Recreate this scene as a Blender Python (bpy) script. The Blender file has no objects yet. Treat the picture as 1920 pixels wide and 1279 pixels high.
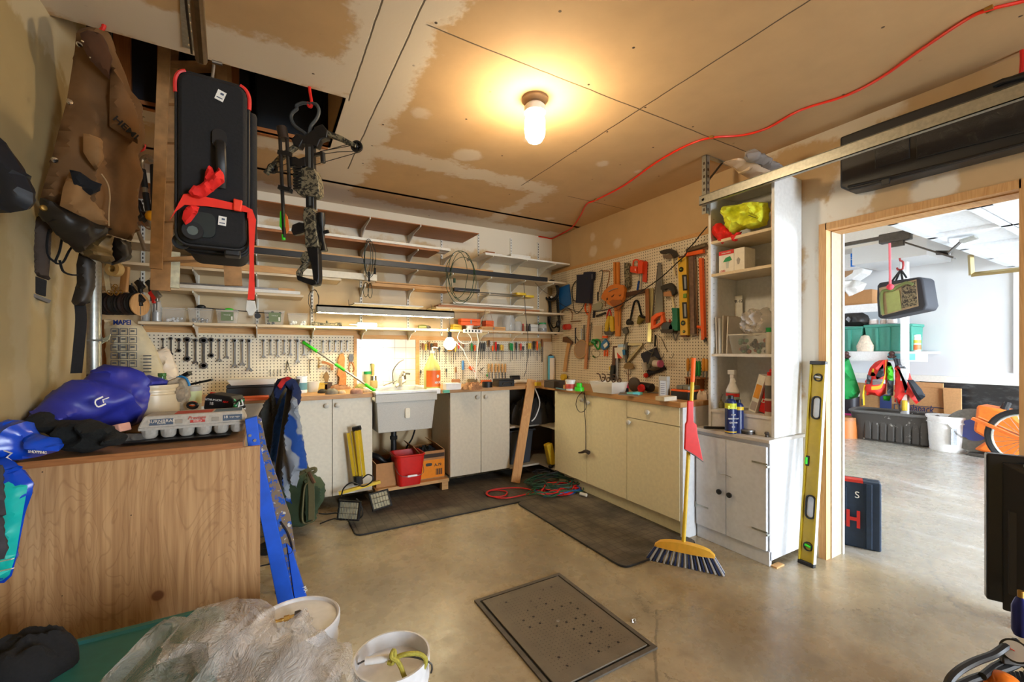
import bpy, bmesh, math, random
from mathutils import Vector, Matrix, noise, geometry
from math import sin, cos, pi, radians, sqrt, atan2
C = bpy.context.scene.collection
random.seed(7)
# ---------------------------------------------------------------- camera geometry (metres, measured from the photograph's vanishing points)
YAW = radians(30.1); EYE = Vector((0, 0, 1.27)); CX, HY, FP = 960.0, 657.0, 798.0
FW = Vector((sin(YAW), cos(YAW), 0)); RT = Vector((cos(YAW), -sin(YAW), 0))
WY, WX, LX, CZ = 4.13, 2.94, -0.74, 2.6      # back wall, right wall, left wall, ceiling
def ray(px, py): return FW + RT*((px-CX)/FP) + Vector((0, 0, (HY-py)/FP))
def onY(px, py, Y): d = ray(px, py); return EYE + d*(Y/d.y)
def onX(px, py, X): d = ray(px, py); return EYE + d*(X/d.x)
def onZ(px, py, Z): d = ray(px, py); return EYE + d*((Z-1.27)/d.z)
def atD(px, py, D): return EYE + ray(px, py)*D
# ---------------------------------------------------------------- mesh builder
class MB:
    def __init__(s, M=None): s.v = []; s.f = []; s.mi = []; s.m = 0; s.M = M
    def add(s, vs, fs):
        n = len(s.v)
        if s.M is not None: vs = [s.M @ Vector(v) for v in vs]
        s.v += [tuple(v) for v in vs]
        s.f += [tuple(i+n for i in f) for f in fs]; s.mi += [s.m]*len(fs)
        return s
    def box(s, x0, x1, y0, y1, z0, z1):
        v = [(x, y, z) for x in (x0, x1) for y in (y0, y1) for z in (z0, z1)]
        return s.add(v, [(0,1,3,2),(4,6,7,5),(0,4,5,1),(2,3,7,6),(0,2,6,4),(1,5,7,3)])
    def hexa(s, b, t):   # 4 bottom + 4 top points
        return s.add(list(b)+list(t), [(3,2,1,0),(4,5,6,7),(0,1,5,4),(1,2,6,5),(2,3,7,6),(3,0,4,7)])
    def bar(s, p, q, w, h, up=(0,0,1)):  # beam with rectangular section
        p = Vector(p); q = Vector(q); d = (q-p).normalized(); u = Vector(up)
        if abs(d.dot(u)) > .98: u = Vector((0,1,0))
        a = d.cross(u).normalized()*w/2; b = a.cross(d).normalized()*h/2
        return s.hexa([p-a-b, p+a-b, p+a+b, p-a+b], [q-a-b, q+a-b, q+a+b, q-a+b])
    def cyl(s, p, q, r, r2=None, n=16, cap=True):
        p = Vector(p); q = Vector(q); r2 = r if r2 is None else r2; d = (q-p).normalized()
        u = Vector((0,0,1)) if abs(d.z) < .9 else Vector((1,0,0)); a = d.cross(u).normalized(); b = d.cross(a)
        v = []
        for c, rr in ((p, r), (q, r2)):
            v += [c + (a*cos(2*pi*i/n) + b*sin(2*pi*i/n))*rr for i in range(n)]
        f = [(i, i+n, (i+1)%n+n, (i+1)%n) for i in range(n)]
        if cap: f += [tuple(range(n)), tuple(range(2*n-1, n-1, -1))]
        return s.add(v, f)
    def lathe(s, prof, o=(0,0,0), n=20, sx=1, sy=1, ax='z'):
        o = Vector(o); v = []; f = []; k = len(prof)
        for r, z in prof:
            for i in range(n):
                a = 2*pi*i/n; q = Vector((r*cos(a)*sx, r*sin(a)*sy, z))
                if ax == 'y': q = Vector((q.x, -z, q.y))
                if ax == 'x': q = Vector((z, q.x, q.y))
                v.append(o+q)
        for j in range(k-1):
            for i in range(n): f.append((j*n+i, j*n+(i+1)%n, (j+1)*n+(i+1)%n, (j+1)*n+i))
        if prof[0][0] > 1e-5: f.append(tuple(range(n-1, -1, -1)))
        if prof[-1][0] > 1e-5: f.append(tuple((k-1)*n+i for i in range(n)))
        return s.add(v, f)
    def ball(s, c, r, sx=1, sy=1, sz=1, n=14, m=8):
        return s.lathe([(r*sin(pi*j/m)*1.0+(1e-6 if j in (0,m) else 0), -r*cos(pi*j/m)*sz) for j in range(m+1)], c, n, sx, sy)
    def tube(s, pts, r, n=8, closed=False, sm=0, flat=1.0):
        pts = [Vector(p) for p in pts]
        if sm: pts = spline(pts, sm, closed)
        k = len(pts); v = []; f = []; a = None
        for i, p in enumerate(pts):
            if closed: d = (pts[(i+1)%k]-pts[i-1]).normalized()
            else: d = (pts[min(i+1,k-1)]-pts[max(i-1,0)]).normalized()
            if a is None:
                u = Vector((0,0,1)) if abs(d.z) < .9 else Vector((1,0,0)); a = d.cross(u).normalized()
            else: a = (a-d*a.dot(d)).normalized()
            b = d.cross(a); rr = r(i/(k-1)) if callable(r) else r
            v += [p + a*rr*cos(2*pi*j/n) + b*rr*flat*sin(2*pi*j/n) for j in range(n)]
        for i in range(k if closed else k-1):
            i2 = (i+1)%k
            for j in range(n): f.append((i*n+j, i*n+(j+1)%n, i2*n+(j+1)%n, i2*n+j))
        if not closed: f += [tuple(range(n-1,-1,-1)), tuple((k-1)*n+j for j in range(n))]
        return s.add(v, f)
    def ribbon(s, pts, wv, th=.002, sm=0):  # strap along pts, width vector wv
        pts = [Vector(p) for p in pts]; wv = Vector(wv)
        if sm: pts = spline(pts, sm)
        v = []; f = []; k = len(pts)
        for i, p in enumerate(pts):
            d = (pts[min(i+1,k-1)]-pts[max(i-1,0)]).normalized(); nn = d.cross(wv)
            nn = nn.normalized()*th/2 if nn.length > 1e-6 else Vector((0,0,th/2))
            v += [p-wv/2-nn, p+wv/2-nn, p+wv/2+nn, p-wv/2+nn]
        for i in range(k-1):
            for j in range(4): f.append((i*4+j, i*4+(j+1)%4, (i+1)*4+(j+1)%4, (i+1)*4+j))
        f += [(3,2,1,0), tuple((k-1)*4+j for j in range(4))]
        return s.add(v, f)
    def prism(s, poly, y0, y1):   # outline in local XZ extruded along Y
        n = len(poly); v = [(p[0], y0, p[1]) for p in poly]+[(p[0], y1, p[1]) for p in poly]
        return s.add(v, [tuple(range(n)), tuple(range(2*n-1, n-1, -1))]+[(i, i+n, (i+1)%n+n, (i+1)%n) for i in range(n)])
    def prx(s, poly, x0, x1):     # outline in YZ extruded along X
        n = len(poly); v = [(x0, p[0], p[1]) for p in poly]+[(x1, p[0], p[1]) for p in poly]
        return s.add(v, [tuple(range(n)), tuple(range(2*n-1, n-1, -1))]+[(i, i+n, (i+1)%n+n, (i+1)%n) for i in range(n)])
    def slab(s, poly, z0, z1):    # outline in XY extruded along Z
        n = len(poly); v = [(p[0], p[1], z0) for p in poly]+[(p[0], p[1], z1) for p in poly]
        return s.add(v, [tuple(range(n-1,-1,-1)), tuple(range(n, 2*n))]+[(i, (i+1)%n, (i+1)%n+n, i+n) for i in range(n)])
    def rbox(s, x0, x1, y0, y1, z0, z1, r, k=3):  # box with rounded vertical corners
        return s.slab(rrect(x0, x1, y0, y1, r, k), z0, z1)
def rrect(x0, x1, y0, y1, r, k=3):
    p = []
    for cx, cy, a in ((x1-r, y1-r, 0), (x0+r, y1-r, pi/2), (x0+r, y0+r, pi), (x1-r, y0+r, 1.5*pi)):
        p += [(cx+r*cos(a+pi/2*i/k), cy+r*sin(a+pi/2*i/k)) for i in range(k+1)]
    return p
def spline(p, k, closed=False):
    out = []; n = len(p)
    for i in range(n if closed else n-1):
        a, b, c, d = (p[(i-1)%n], p[i], p[(i+1)%n], p[(i+2)%n]) if closed else (p[max(i-1,0)], p[i], p[i+1], p[min(i+2,n-1)])
        for j in range(k):
            t = j/k; out.append(.5*((2*b)+(c-a)*t+(2*a-5*b+4*c-d)*t*t+(3*b-a-3*c+d)*t**3))
    if not closed: out.append(p[-1])
    return out
def mk(name, mb, mats, parent=None, sm=35, bev=0, sub=0, solid=0):
    me = bpy.data.meshes.new(name); me.from_pydata(mb.v, [], mb.f)
    if not isinstance(mats, (list, tuple)): mats = [mats]
    for m in mats: me.materials.append(m)
    if len(mats) > 1: me.polygons.foreach_set('material_index', mb.mi)
    me.update()
    bm = bmesh.new(); bm.from_mesh(me); bmesh.ops.recalc_face_normals(bm, faces=bm.faces); bm.to_mesh(me); bm.free()
    if sm: me.shade_smooth(); me.set_sharp_from_angle(angle=radians(sm))
    o = bpy.data.objects.new(name, me); C.objects.link(o)
    if parent: o.parent = parent
    if solid: d = o.modifiers.new('s', 'SOLIDIFY'); d.thickness = solid; d.offset = 0
    if bev: b = o.modifiers.new('b', 'BEVEL'); b.width = bev; b.segments = 2; b.limit_method = 'ANGLE'; b.angle_limit = radians(40)
    if sub: b = o.modifiers.new('u', 'SUBSURF'); b.levels = b.render_levels = sub
    return o
def tag(o, label, cat, group=None):
    o['label'] = label; o['category'] = cat
    if group: o['group'] = group
    return o
def thing(name, label, cat, loc=(0,0,0), rz=0, group=None):
    o = bpy.data.objects.new(name, None); o.empty_display_size = .05; C.objects.link(o)
    o.location = loc; o.rotation_euler = (0, 0, rz); return tag(o, label, cat, group)
def one(name, label, cat, mb, mats, loc=(0,0,0), rz=0, group=None, **k):
    o = mk(name, mb, mats, **k); o.location = loc; o.rotation_euler = (0, 0, rz); return tag(o, label, cat, group)
def struct(name, mb, mats, **k):
    o = mk(name, mb, mats, **k); o['kind'] = 'structure'; return o
def dup(root, loc, label, rz=None, sc=None):
    r = root.copy(); C.objects.link(r); r.location = loc; r['label'] = label
    if rz is not None: r.rotation_euler = (0, 0, rz)
    if sc: r.scale = sc
    for ch in root.children:
        c = ch.copy(); C.objects.link(c); c.parent = r
        for g in ch.children: d = g.copy(); C.objects.link(d); d.parent = c
    return r
ORD = 'first second third fourth fifth sixth seventh eighth ninth tenth eleventh twelfth thirteenth fourteenth fifteenth sixteenth seventeenth eighteenth nineteenth twentieth'.split()
# a vertical plane standing in the room; p() turns a photograph pixel into a local point on it
class Fr:
    def __init__(s, o, rz=0):
        s.o = Vector(o); s.rz = rz; s.ax = Vector((cos(rz), sin(rz), 0)); s.n = Vector((-sin(rz), cos(rz), 0))
    def p(s, px, py, y=0):
        d = ray(px, py); t = (s.o+s.n*y-EYE).dot(s.n)/d.dot(s.n); w = EYE+d*t-s.o
        return Vector((w.dot(s.ax), y, w.z))
    def pl(s, pts, y=0): return [(lambda q: (q.x, q.z))(s.p(a, b, y)) for a, b in pts]
    def tb(s, pts, y=0): return [s.p(a, b, (c[0] if c else y)) for a, b, *c in pts]
    def prism(s, mb, pts, y0, y1): return mb.prism(s.pl(pts, (y0+y1)/2*0+y0), y0, y1)
    def root(s, name, label, cat, group=None): return thing(name, label, cat, s.o, s.rz, group)
    def one(s, name, label, cat, mb, mats, group=None, **k): return one(name, label, cat, mb, mats, s.o, s.rz, group, **k)
def FB(px, py, off=.03): return Fr(onY(px, py, WY-off), 0)
def FR(px, py, off=.03): return Fr(onX(px, py, WX-off), -pi/2)
def FC(px, py, D, rz=-YAW): return Fr(atD(px, py, D), rz)
# soft body: outline inflated on both sides with folds
def puff(fr, pts, th, res=.02, back=.3, wr=.3, fq=14, seed=0, y=0, edge=.05, an=(1,1), world=None):
    P = [Vector(q) for q in (fr.pl(pts, y) if world is None else world)]
    # densify outline
    B = []
    for i, a in enumerate(P):
        b = P[(i+1)%len(P)]; k = max(1, int((b-a).length/res)); B += [a.lerp(b, j/k) for j in range(k)]
    xs = [q.x for q in B]; zs = [q.y for q in B]; n = len(B)
    def inside(x, z):
        c = False
        for i in range(n):
            a, b = B[i], B[(i+1)%n]
            if (a.y > z) != (b.y > z) and x < (b.x-a.x)*(z-a.y)/(b.y-a.y)+a.x: c = not c
        return c
    def dist(x, z): return min((q.x-x)**2+(q.y-z)**2 for q in B)**.5
    V = list(B); D = [0.0]*n; j = 0; z = min(zs)+res/2
    while z < max(zs):
        x = min(xs)+(res/2 if j % 2 else res)
        while x < max(xs):
            if inside(x, z):
                d = dist(x, z)
                if d > res*.5: V.append(Vector((x, z))); D.append(d)
            x += res
        z += res*.87; j += 1
    r = geometry.delaunay_2d_cdt([q.to_2d() for q in V], [(i, (i+1)%n) for i in range(n)], [], 1, 1e-6)
    ov, of = r[0], r[2]; og = r[3]
    dd = [max([D[k] for k in g] or [0]) for g in og]
    w = max(D) if edge is None else edge
    def off(q, d, sg):
        t = min(d/w, 1); h = sqrt(1-(1-t)**2)
        a = noise.noise(Vector((q.x*fq*an[0]+seed*7.3, q.y*fq*an[1], seed*3.1+sg)))
        b = noise.noise(Vector((q.x*fq*2.3*an[0], q.y*fq*2.3*an[1]+seed*5, 9.+sg)))
        return th*h*(1+wr*(1.4*(1-2*abs(a))-.7)+wr*.5*b)
    mb = MB(); m = len(ov); v = []; idx = []
    for i, q in enumerate(ov): v.append((q.x, y-off(q, dd[i], 0), q.y))
    for i, q in enumerate(ov):
        if dd[i] <= 1e-6: idx.append(i)
        else: idx.append(len(v)); v.append((q.x, y+off(q, dd[i], 5)*back, q.y))
    mb.add(v, [tuple(f) for f in of]+[tuple(idx[k] for k in reversed(f)) for f in of])
    return mb
def lump(cx, cy, rx, ry, h, seed=0, n=28, m=10, wr=.35, fq=3, z=0, rot=0):  # crumpled heap on a surface
    mb = MB(); v = []; f = []; cr, sr = cos(rot), sin(rot)
    for j in range(m+1):
        t = j/m
        for i in range(n):
            a = 2*pi*i/n; k = 1+wr*.6*noise.noise(Vector((cos(a)*1.7+seed, sin(a)*1.7, seed*2.)))
            r = sin(t*pi/2)**.8 if t else 0.001
            x, y = rx*r*cos(a)*k, ry*r*sin(a)*k
            q = Vector((x/rx*fq+seed*3.7, y/ry*fq, seed)); w = 1-2*abs(noise.noise(q)); w2 = noise.noise(q*2.6)
            hh = h*cos(t*pi/2)**.7*(1+wr*(w-.5)*1.6+wr*.5*w2) if j < m else 0
            v.append((cx+x*cr-y*sr, cy+x*sr+y*cr, z+max(hh, 0)))
    for j in range(m):
        for i in range(n): f.append((j*n+i, (j+1)*n+i, (j+1)*n+(i+1)%n, j*n+(i+1)%n))
    f.append(tuple(range(n))); f.append(tuple(m*n+i for i in range(n-1,-1,-1)))
    return mb.add(v, f)
def letters(txt, size, loc, mat, parent, rx=90, ry=0, rz=0, name='lettering', ext=.0006, sx=1, bold=0, shear=0, al='CENTER', M=None):
    cu = bpy.data.curves.new(name, 'FONT'); cu.body = txt; cu.size = size; cu.extrude = ext; cu.align_x = al; cu.align_y = 'CENTER'
    cu.offset = bold*size; cu.shear = shear; cu.resolution_u = 3
    t = bpy.data.objects.new(name, cu); me = bpy.data.meshes.new_from_object(t); bpy.data.objects.remove(t); bpy.data.curves.remove(cu)
    T = Matrix.Translation(loc) @ Matrix.Rotation(radians(rz), 4, 'Z') @ Matrix.Rotation(radians(ry), 4, 'Y') @ Matrix.Rotation(radians(rx), 4, 'X') @ Matrix.Diagonal((sx,1,1,1))
    me.transform(M or T); me.materials.clear(); me.materials.append(mat)
    o = bpy.data.objects.new(name, me); C.objects.link(o); o.parent = parent; return o
# ---------------------------------------------------------------- materials
def lin(c): return tuple((x/255/12.92 if x/255 <= .04045 else ((x/255+.055)/1.055)**2.4) for x in c[:3])+(1,)
class E:   # small expression wrapper round shader math nodes
    def __init__(s, t, k): s.t = t; s.k = k
    def op(s, o, *a):
        n = s.t.nodes.new('ShaderNodeMath'); n.operation = o
        for i, x in enumerate((s,)+a):
            if isinstance(x, E): s.t.links.new(x.k, n.inputs[i])
            else: n.inputs[i].default_value = x
        return E(s.t, n.outputs[0])
    def __add__(s, b): return s.op('ADD', b)
    def __sub__(s, b): return s.op('SUBTRACT', b)
    def __mul__(s, b): return s.op('MULTIPLY', b)
    def __truediv__(s, b): return s.op('DIVIDE', b)
    def abs(s): return s.op('ABSOLUTE')
    def frac(s): return s.op('FRACT')
    def mx(s, b): return s.op('MAXIMUM', b)
    def mn(s, b): return s.op('MINIMUM', b)
    def sq(s): return s*s
    def lt(s, b): return s.op('LESS_THAN', b)
    def inv(s): return s*-1.0+1.0
    def ss(s, a, b):  # smoothstep a..b
        n = s.t.nodes.new('ShaderNodeMapRange'); n.interpolation_type = 'SMOOTHSTEP'; s.t.links.new(s.k, n.inputs[0])
        n.inputs[1].default_value = min(a, b); n.inputs[2].default_value = max(a, b)
        n.inputs[3].default_value, n.inputs[4].default_value = (0, 1) if a < b else (1, 0)
        return E(s.t, n.outputs[0])
class Mat:
    def __init__(s, name, col=(200,200,200), rough=.5, metal=0, **k):
        s.m = bpy.data.materials.new(name); s.m.use_nodes = True; s.t = s.m.node_tree
        s.b = s.t.nodes['Principled BSDF']; s.b.inputs['Base Color'].default_value = lin(col)
        s.b.inputs['Roughness'].default_value = rough; s.b.inputs['Metallic'].default_value = metal; s.c = None
    def pos(s, world=True):
        n = s.t.nodes.new('ShaderNodeNewGeometry' if world else 'ShaderNodeTexCoord')
        k = n.outputs['Position' if world else 'Object']; sp = s.t.nodes.new('ShaderNodeSeparateXYZ'); s.t.links.new(k, sp.inputs[0])
        return k, E(s.t, sp.outputs[0]), E(s.t, sp.outputs[1]), E(s.t, sp.outputs[2])
    def vec(s, x, y, z):
        n = s.t.nodes.new('ShaderNodeCombineXYZ')
        for i, q in enumerate((x, y, z)):
            if isinstance(q, E): s.t.links.new(q.k, n.inputs[i])
            else: n.inputs[i].default_value = q
        return n.outputs[0]
    def noise(s, v, sc, det=3, rough=.5, dist=0):
        n = s.t.nodes.new('ShaderNodeTexNoise'); n.inputs['Scale'].default_value = sc; n.inputs['Detail'].default_value = det
        n.inputs['Roughness'].default_value = rough; n.inputs['Distortion'].default_value = dist; s.t.links.new(v, n.inputs[0]); return E(s.t, n.outputs[0])
    def vor(s, v, sc, feat='F1'):
        n = s.t.nodes.new('ShaderNodeTexVoronoi'); n.feature = feat; n.inputs['Scale'].default_value = sc; s.t.links.new(v, n.inputs[0]); return E(s.t, n.outputs[0])
    def mix(s, f, a, b):
        n = s.t.nodes.new('ShaderNodeMix'); n.data_type = 'RGBA'
        if isinstance(f, E): s.t.links.new(f.k, n.inputs[0])
        else: n.inputs[0].default_value = f
        for i, q in ((6, a), (7, b)):
            if isinstance(q, tuple): n.inputs[i].default_value = lin(q)
            else: s.t.links.new(q, n.inputs[i])
        return n.outputs[2]
    def over(s, f, c): s.c = s.mix(f, s.c, c)
    def done(s, bump=None, bs=.3, bd=.002):
        if s.c is not None: s.t.links.new(s.c, s.b.inputs['Base Color'])
        if bump is not None:
            n = s.t.nodes.new('ShaderNodeBump'); n.inputs['Strength'].default_value = bs; n.inputs['Distance'].default_value = bd
            s.t.links.new(bump.k, n.inputs['Height']); s.t.links.new(n.outputs[0], s.b.inputs['Normal'])
        return s.m
_pc = {}
def PM(col, rough=.5, metal=0, var=.0, sc=40, bump=0, name=None):   # plain material with slight procedural variation
    k = (col, rough, metal, var, sc, bump)
    if k in _pc: return _pc[k]
    a = Mat(name or 'plain_%d_%d_%d' % col, col, rough, metal)
    v = a.pos(False)[0]; n = a.noise(v, sc, 3)
    d = var or .06
    a.c = a.mix(n, tuple(x*(1-d) for x in col), tuple(min(255, x*(1+d)) for x in col))
    _pc[k] = a.done(n if bump else None, bump, .004); return _pc[k]
def emis(name, col, st):
    a = Mat(name, col, .5); a.b.inputs['Emission Color'].default_value = lin(col); a.b.inputs['Emission Strength'].default_value = st; return a.m
def clearm(name, col, alpha, rough=.1):
    a = Mat(name, col, rough); a.b.inputs['Alpha'].default_value = alpha; a.b.inputs['Specular IOR Level'].default_value = .8; return a.m
def woodm(name, c1, c2, rough=.6, axis=0, sc=1, knots=0):
    a = Mat(name, c1, rough); v, x, y, z = a.pos(False)
    s_ = [18*sc]*3; s_[axis] = 1.2*sc
    q = a.vec(x*s_[0], y*s_[1], z*s_[2]); n = a.noise(q, 1.0, 4, .6, .6); g = ((n*9.0).frac()-.5).abs()*2.0
    a.c = a.mix((g*.5+n*.5), c2, c1)
    if knots:
        k = a.vor(v, knots); a.over(k.ss(.10, .03), tuple(i*.45 for i in c2))
    return a.done(g, .15, .001)
W_ = lambda r, n: (r, n)
white = PM((226,224,215), .45, name='white_paint'); whiteg = PM((235,235,235), .35, name='white_plastic')
cream = PM((226,218,196), .5, name='cream_melamine'); blackp = PM((22,22,23), .45, name='black_plastic'); blackr = PM((30,30,31), .8, var=.2, name='black_rubber')
blackf = PM((20,20,22), .95, var=.3, sc=90, bump=.2, name='black_fabric')
steel = PM((150,148,145), .35, .9, var=.15, name='steel'); dsteel = PM((88,84,80), .45, .8, var=.2, name='dark_steel'); chrome = PM((215,215,215), .15, 1, name='chrome')
galv = PM((170,172,165), .38, .85, var=.15, sc=60, name='galvanised_steel'); brass = PM((180,140,70), .35, .8, name='brass')
orange = PM((236,96,24), .45, name='orange_plastic'); red = PM((205,30,24), .4, name='red_plastic'); green = PM((20,140,70), .4, name='green_plastic')
yellow = PM((215,180,40), .4, name='yellow_paint'); blue = PM((20,80,170), .4, name='blue_plastic'); navy = PM((24,28,52), .6, name='navy_plastic')
lime = PM((60,215,40), .4, name='lime_plastic'); paper = PM((232,230,222), .8, name='paper'); card = PM((176,128,82), .85, name='cardboard')
pine = woodm('pine', (214,170,112), (186,136,80), .6, 0, 1); pinez = woodm('pine_upright', (216,172,116), (184,134,80), .6, 2, 1)
brownw = woodm('brown_wood', (176,114,60), (136,82,40), .5, 0, 1); brownz = woodm('brown_wood_upright', (160,100,50), (120,70,32), .5, 2, 1)
shelfw = woodm('shelf_board', (222,206,176), (206,184,148), .55, 0, .6)
clear = clearm('clear_plastic', (225,230,230), .22); glassg = clearm('green_glass', (20,120,30), .75, .05); frost = clearm('frosted_plastic', (235,232,222), .72, .4)
camo_ = Mat('camouflage', (80,74,56), .6); v_ = camo_.pos(False)[0]
camo_.c = camo_.mix(camo_.noise(v_, 30, 2, .5, 2).ss(.42, .52), (44,40,30), (128,118,92)); camo_.over(camo_.noise(v_, 55, 2, .5, 1).ss(.58, .62), (24,22,18)); camo = camo_.done()
# ================================================================ SETTING
def sY(px, py, z=CZ): return onZ(px, py, z).y
def sX(px, py, z=CZ): return onZ(px, py, z).x
def drywall(name, base, mud, bands, spots, rough=.85, stain=None, big=.5):
    a = Mat(name, base, rough); v, x, y, z = a.pos()
    n = a.noise(v, 5, 4, .6); n2 = a.noise(v, 26, 3, .6); fine = a.noise(v, 160, 2)
    a.c = a.mix(n, tuple(c*.94 for c in base), tuple(min(255, c*1.05) for c in base))
    dec = (n-.5)*.30+(n2-.5)*.09
    tot = None
    for b in bands:      # (axis 'x'/'y'/'z', centre, halfwidth, other-axis lo, hi, strength)
        ax = {'x': x, 'y': y, 'z': z}; u = ax[b[0]]; w = ax[b[3]]
        f = ((u-b[1]).abs()+dec).ss(b[2]+.03, b[2]-.03)*((w-b[4])+dec).ss(-.05, .05)*((w-b[5])+dec).ss(.05, -.05)*b[6]
        tot = f if tot is None else tot.mx(f)
    for sx_, sy_, sz_, r, st in spots:
        d = ((x-sx_).sq()+(y-sy_).sq()+(z-sz_).sq()).op('SQRT')+dec*.35
        f = d.ss(r+.02, r-.02)*st; tot = f if tot is None else tot.mx(f)
    if tot is not None: a.over(tot, mud)
    return a, v, x, y, z, n, n2, fine, tot
H0, H1, HX = 2.38, 3.02, .356
s1 = sY(1000, 126); s2 = sX(1200, 205); s3 = sY(1140, 385); s4 = sX(1530, 0)
bx = sX(640, 180)+.13
a, v, x, y, z, n, n2, fine, tot = drywall('raw_drywall_ceiling', (198,164,120), (222,208,188), [
    ('y', WY, .24, 'x', -1.2, 3, 1), ('y', s3-.02, .10, 'x', .3, sX(1020, 368), .95), ('x', bx, .17, 'y', 1.2, 4.2, 1),
    ('y', H0-.14, .15, 'x', -1.2, .6, 1), ('x', sX(1000, 368)+.02, .07, 'y', s3, 4.2, .8), ('y', H1+.1, .1, 'x', -1.2, .5, 1), ('y', s1, .09, 'x', .3, sX(800, 45), 1)],
    [(sX(875, 290), sY(875, 290), CZ, .09, .8), (sX(1000, 263), sY(1000, 263), CZ, .05, .7), (sX(790, 212), sY(790, 212), CZ, .05, .6), (sX(1130, 307), sY(1130, 307), CZ, .04, .7),
     (sX(1195, 322), sY(1195, 322), CZ, .03, .7), (sX(830, 370), sY(830, 370), CZ, .05, .6), (sX(1030, 410), sY(1030, 410), CZ, .05, .6), (sX(970, 400), sY(970, 400), CZ, .04, .6)])
dk = None
for ax_, c0, lo_ax, lo, hi in ((y, s1, x, sX(800, 45), 9), (x, s2, y, -9, s3), (y, s3, x, sX(1060, 370), 9), (x, bx-.09, y, .9, 2.4), (x, bx+.05, y, 1.0, 3.3)):
    f = ((ax_-c0)+(n-.5)*.012).abs().ss(.0048, .0022)*(lo_ax-lo).ss(-.01, .01)*(lo_ax-hi).ss(.01, -.01)
    dk = f if dk is None else dk.mx(f)
# screw heads along the joists
sc_ = (((x/.4).frac()-.5).abs()*.4).sq()+(((y/.3).frac()-.5).abs()*.3).sq()
a.over(sc_.op('SQRT').ss(.008, .005)*(n.ss(.42, .6)), (60,46,32)); a.over(dk*.85, (52,38,26))
M_ceil = a.done(tot*.6+n2*.2-dk, .5, .004)
a, v, x, y, z, n, n2, fine, tot = drywall('raw_drywall_side_wall', (196,166,124), (224,216,200), [
    ('y', onX(1590, 400, WX).y, .09, 'z', 0, 2.35, 1), ('z', 2.6, .05, 'y', .9, 1.7, .8), ('y', 1.36, .07, 'z', -1, 2.2, 1)],
    [(WX, onX(1112, 472, WX).y, onX(1112, 472, WX).z, .05, .6), (WX, onX(1158, 456, WX).y, onX(1158, 456, WX).z, .05, .5),
     (WX, onX(1735, 356, WX).y, onX(1735, 356, WX).z, .06, .8), (WX, onX(1765, 348, WX).y, onX(1765, 348, WX).z, .05, .8), (WX, 3.4, 2.45, .04, .5)])
M_rwall = a.done(tot*.6+n2*.2, .4, .003)
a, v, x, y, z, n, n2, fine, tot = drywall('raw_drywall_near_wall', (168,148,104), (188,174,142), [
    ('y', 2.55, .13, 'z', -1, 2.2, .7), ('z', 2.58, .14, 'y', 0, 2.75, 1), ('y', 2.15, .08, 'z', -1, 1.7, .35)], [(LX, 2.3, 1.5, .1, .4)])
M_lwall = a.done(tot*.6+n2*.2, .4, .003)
a, v, x, y, z, n, n2, fine, tot = drywall('mudded_back_wall', (208,184,144), (226,216,196), [('z', 2.6, .27, 'x', -2, 3, 1), ('x', 1.1, .14, 'z', 1.4, 2.7, .6), ('x', 2.2, .12, 'z', 1.4, 2.7, .7), ('x', -.1, .12, 'z', 1.4, 2.7, .6)], [])
M_bwall = a.done(tot*.5+n2*.2, .4, .003)
# concrete
a = Mat('concrete_floor', (150,140,124), .62); v, x, y, z = a.pos(); n = a.noise(v, 1.6, 5, .6); n2 = a.noise(v, 9, 5, .65); n3 = a.noise(v, 70, 3, .7)
a.c = a.mix(n.ss(.3, .7), (140,126,102), (176,160,130)); a.over(n2.ss(.52, .75)*.5, (112,98,78)); a.over(n3.ss(.62, .72)*.35, (92,82,70)); a.over(n3.ss(.34, .28)*.4, (196,188,172))
cr = a.vor(a.vec(x*1.0+n2*.35, y*1.0+n2*.35, 0.0), .55, 'DISTANCE_TO_EDGE'); a.over(cr.ss(.004, .0012)*.55, (84,76,66))
a.over((x-3.0).ss(0, .25)*.5, (176,176,174))  # garage daylight painted into the floor: paler, greyer tone past the doorway
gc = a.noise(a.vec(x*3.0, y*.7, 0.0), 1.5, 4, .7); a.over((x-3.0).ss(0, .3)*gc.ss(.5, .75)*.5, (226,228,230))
r_ = a.mix(n2, (110,110,110), (170,170,170)); a.t.links.new(r_, a.b.inputs['Roughness']); M_floor = a.done(n2*.5+n3*.5, .25, .003)
M_out = PM((150,150,148), .9, name='driveway_bounce')
a = Mat('garage_wall_paint', (206,208,212), .7); v = a.pos()[0]; a.c = a.mix(a.noise(v, 1.2, 3), (196,200,206), (222,222,222)); M_gw = a.done()
def peg(name, col, ax):
    a = Mat(name, col, .5); v, x, y, z = a.pos(); u = x if ax == 'x' else y
    d = (((u/.0254).frac()-.5).sq()+((z/.0254).frac()-.5).sq()).op('SQRT')
    n = a.noise(v, 6, 4); a.c = a.mix(n, tuple(c*.93 for c in col), col); a.over(d.ss(.20, .14), (48,36,24)); return a.done(d.ss(.10, .15), .5, .003)
M_pegx = peg('perforated_board_back', (232,222,196), 'x'); M_pegy = peg('perforated_board_side', (230,218,196), 'y')
a = Mat('white_tile', (238,238,232), .12); v, x, y, z = a.pos(); g = (((x/.108).frac()-.5).abs().mx(((z/.108).frac()-.5).abs())); a.c = a.mix(g.ss(.482, .492), (238,238,230), (150,144,128)); M_tile = a.done(g.ss(.49, .475), .5, .002)
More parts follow.
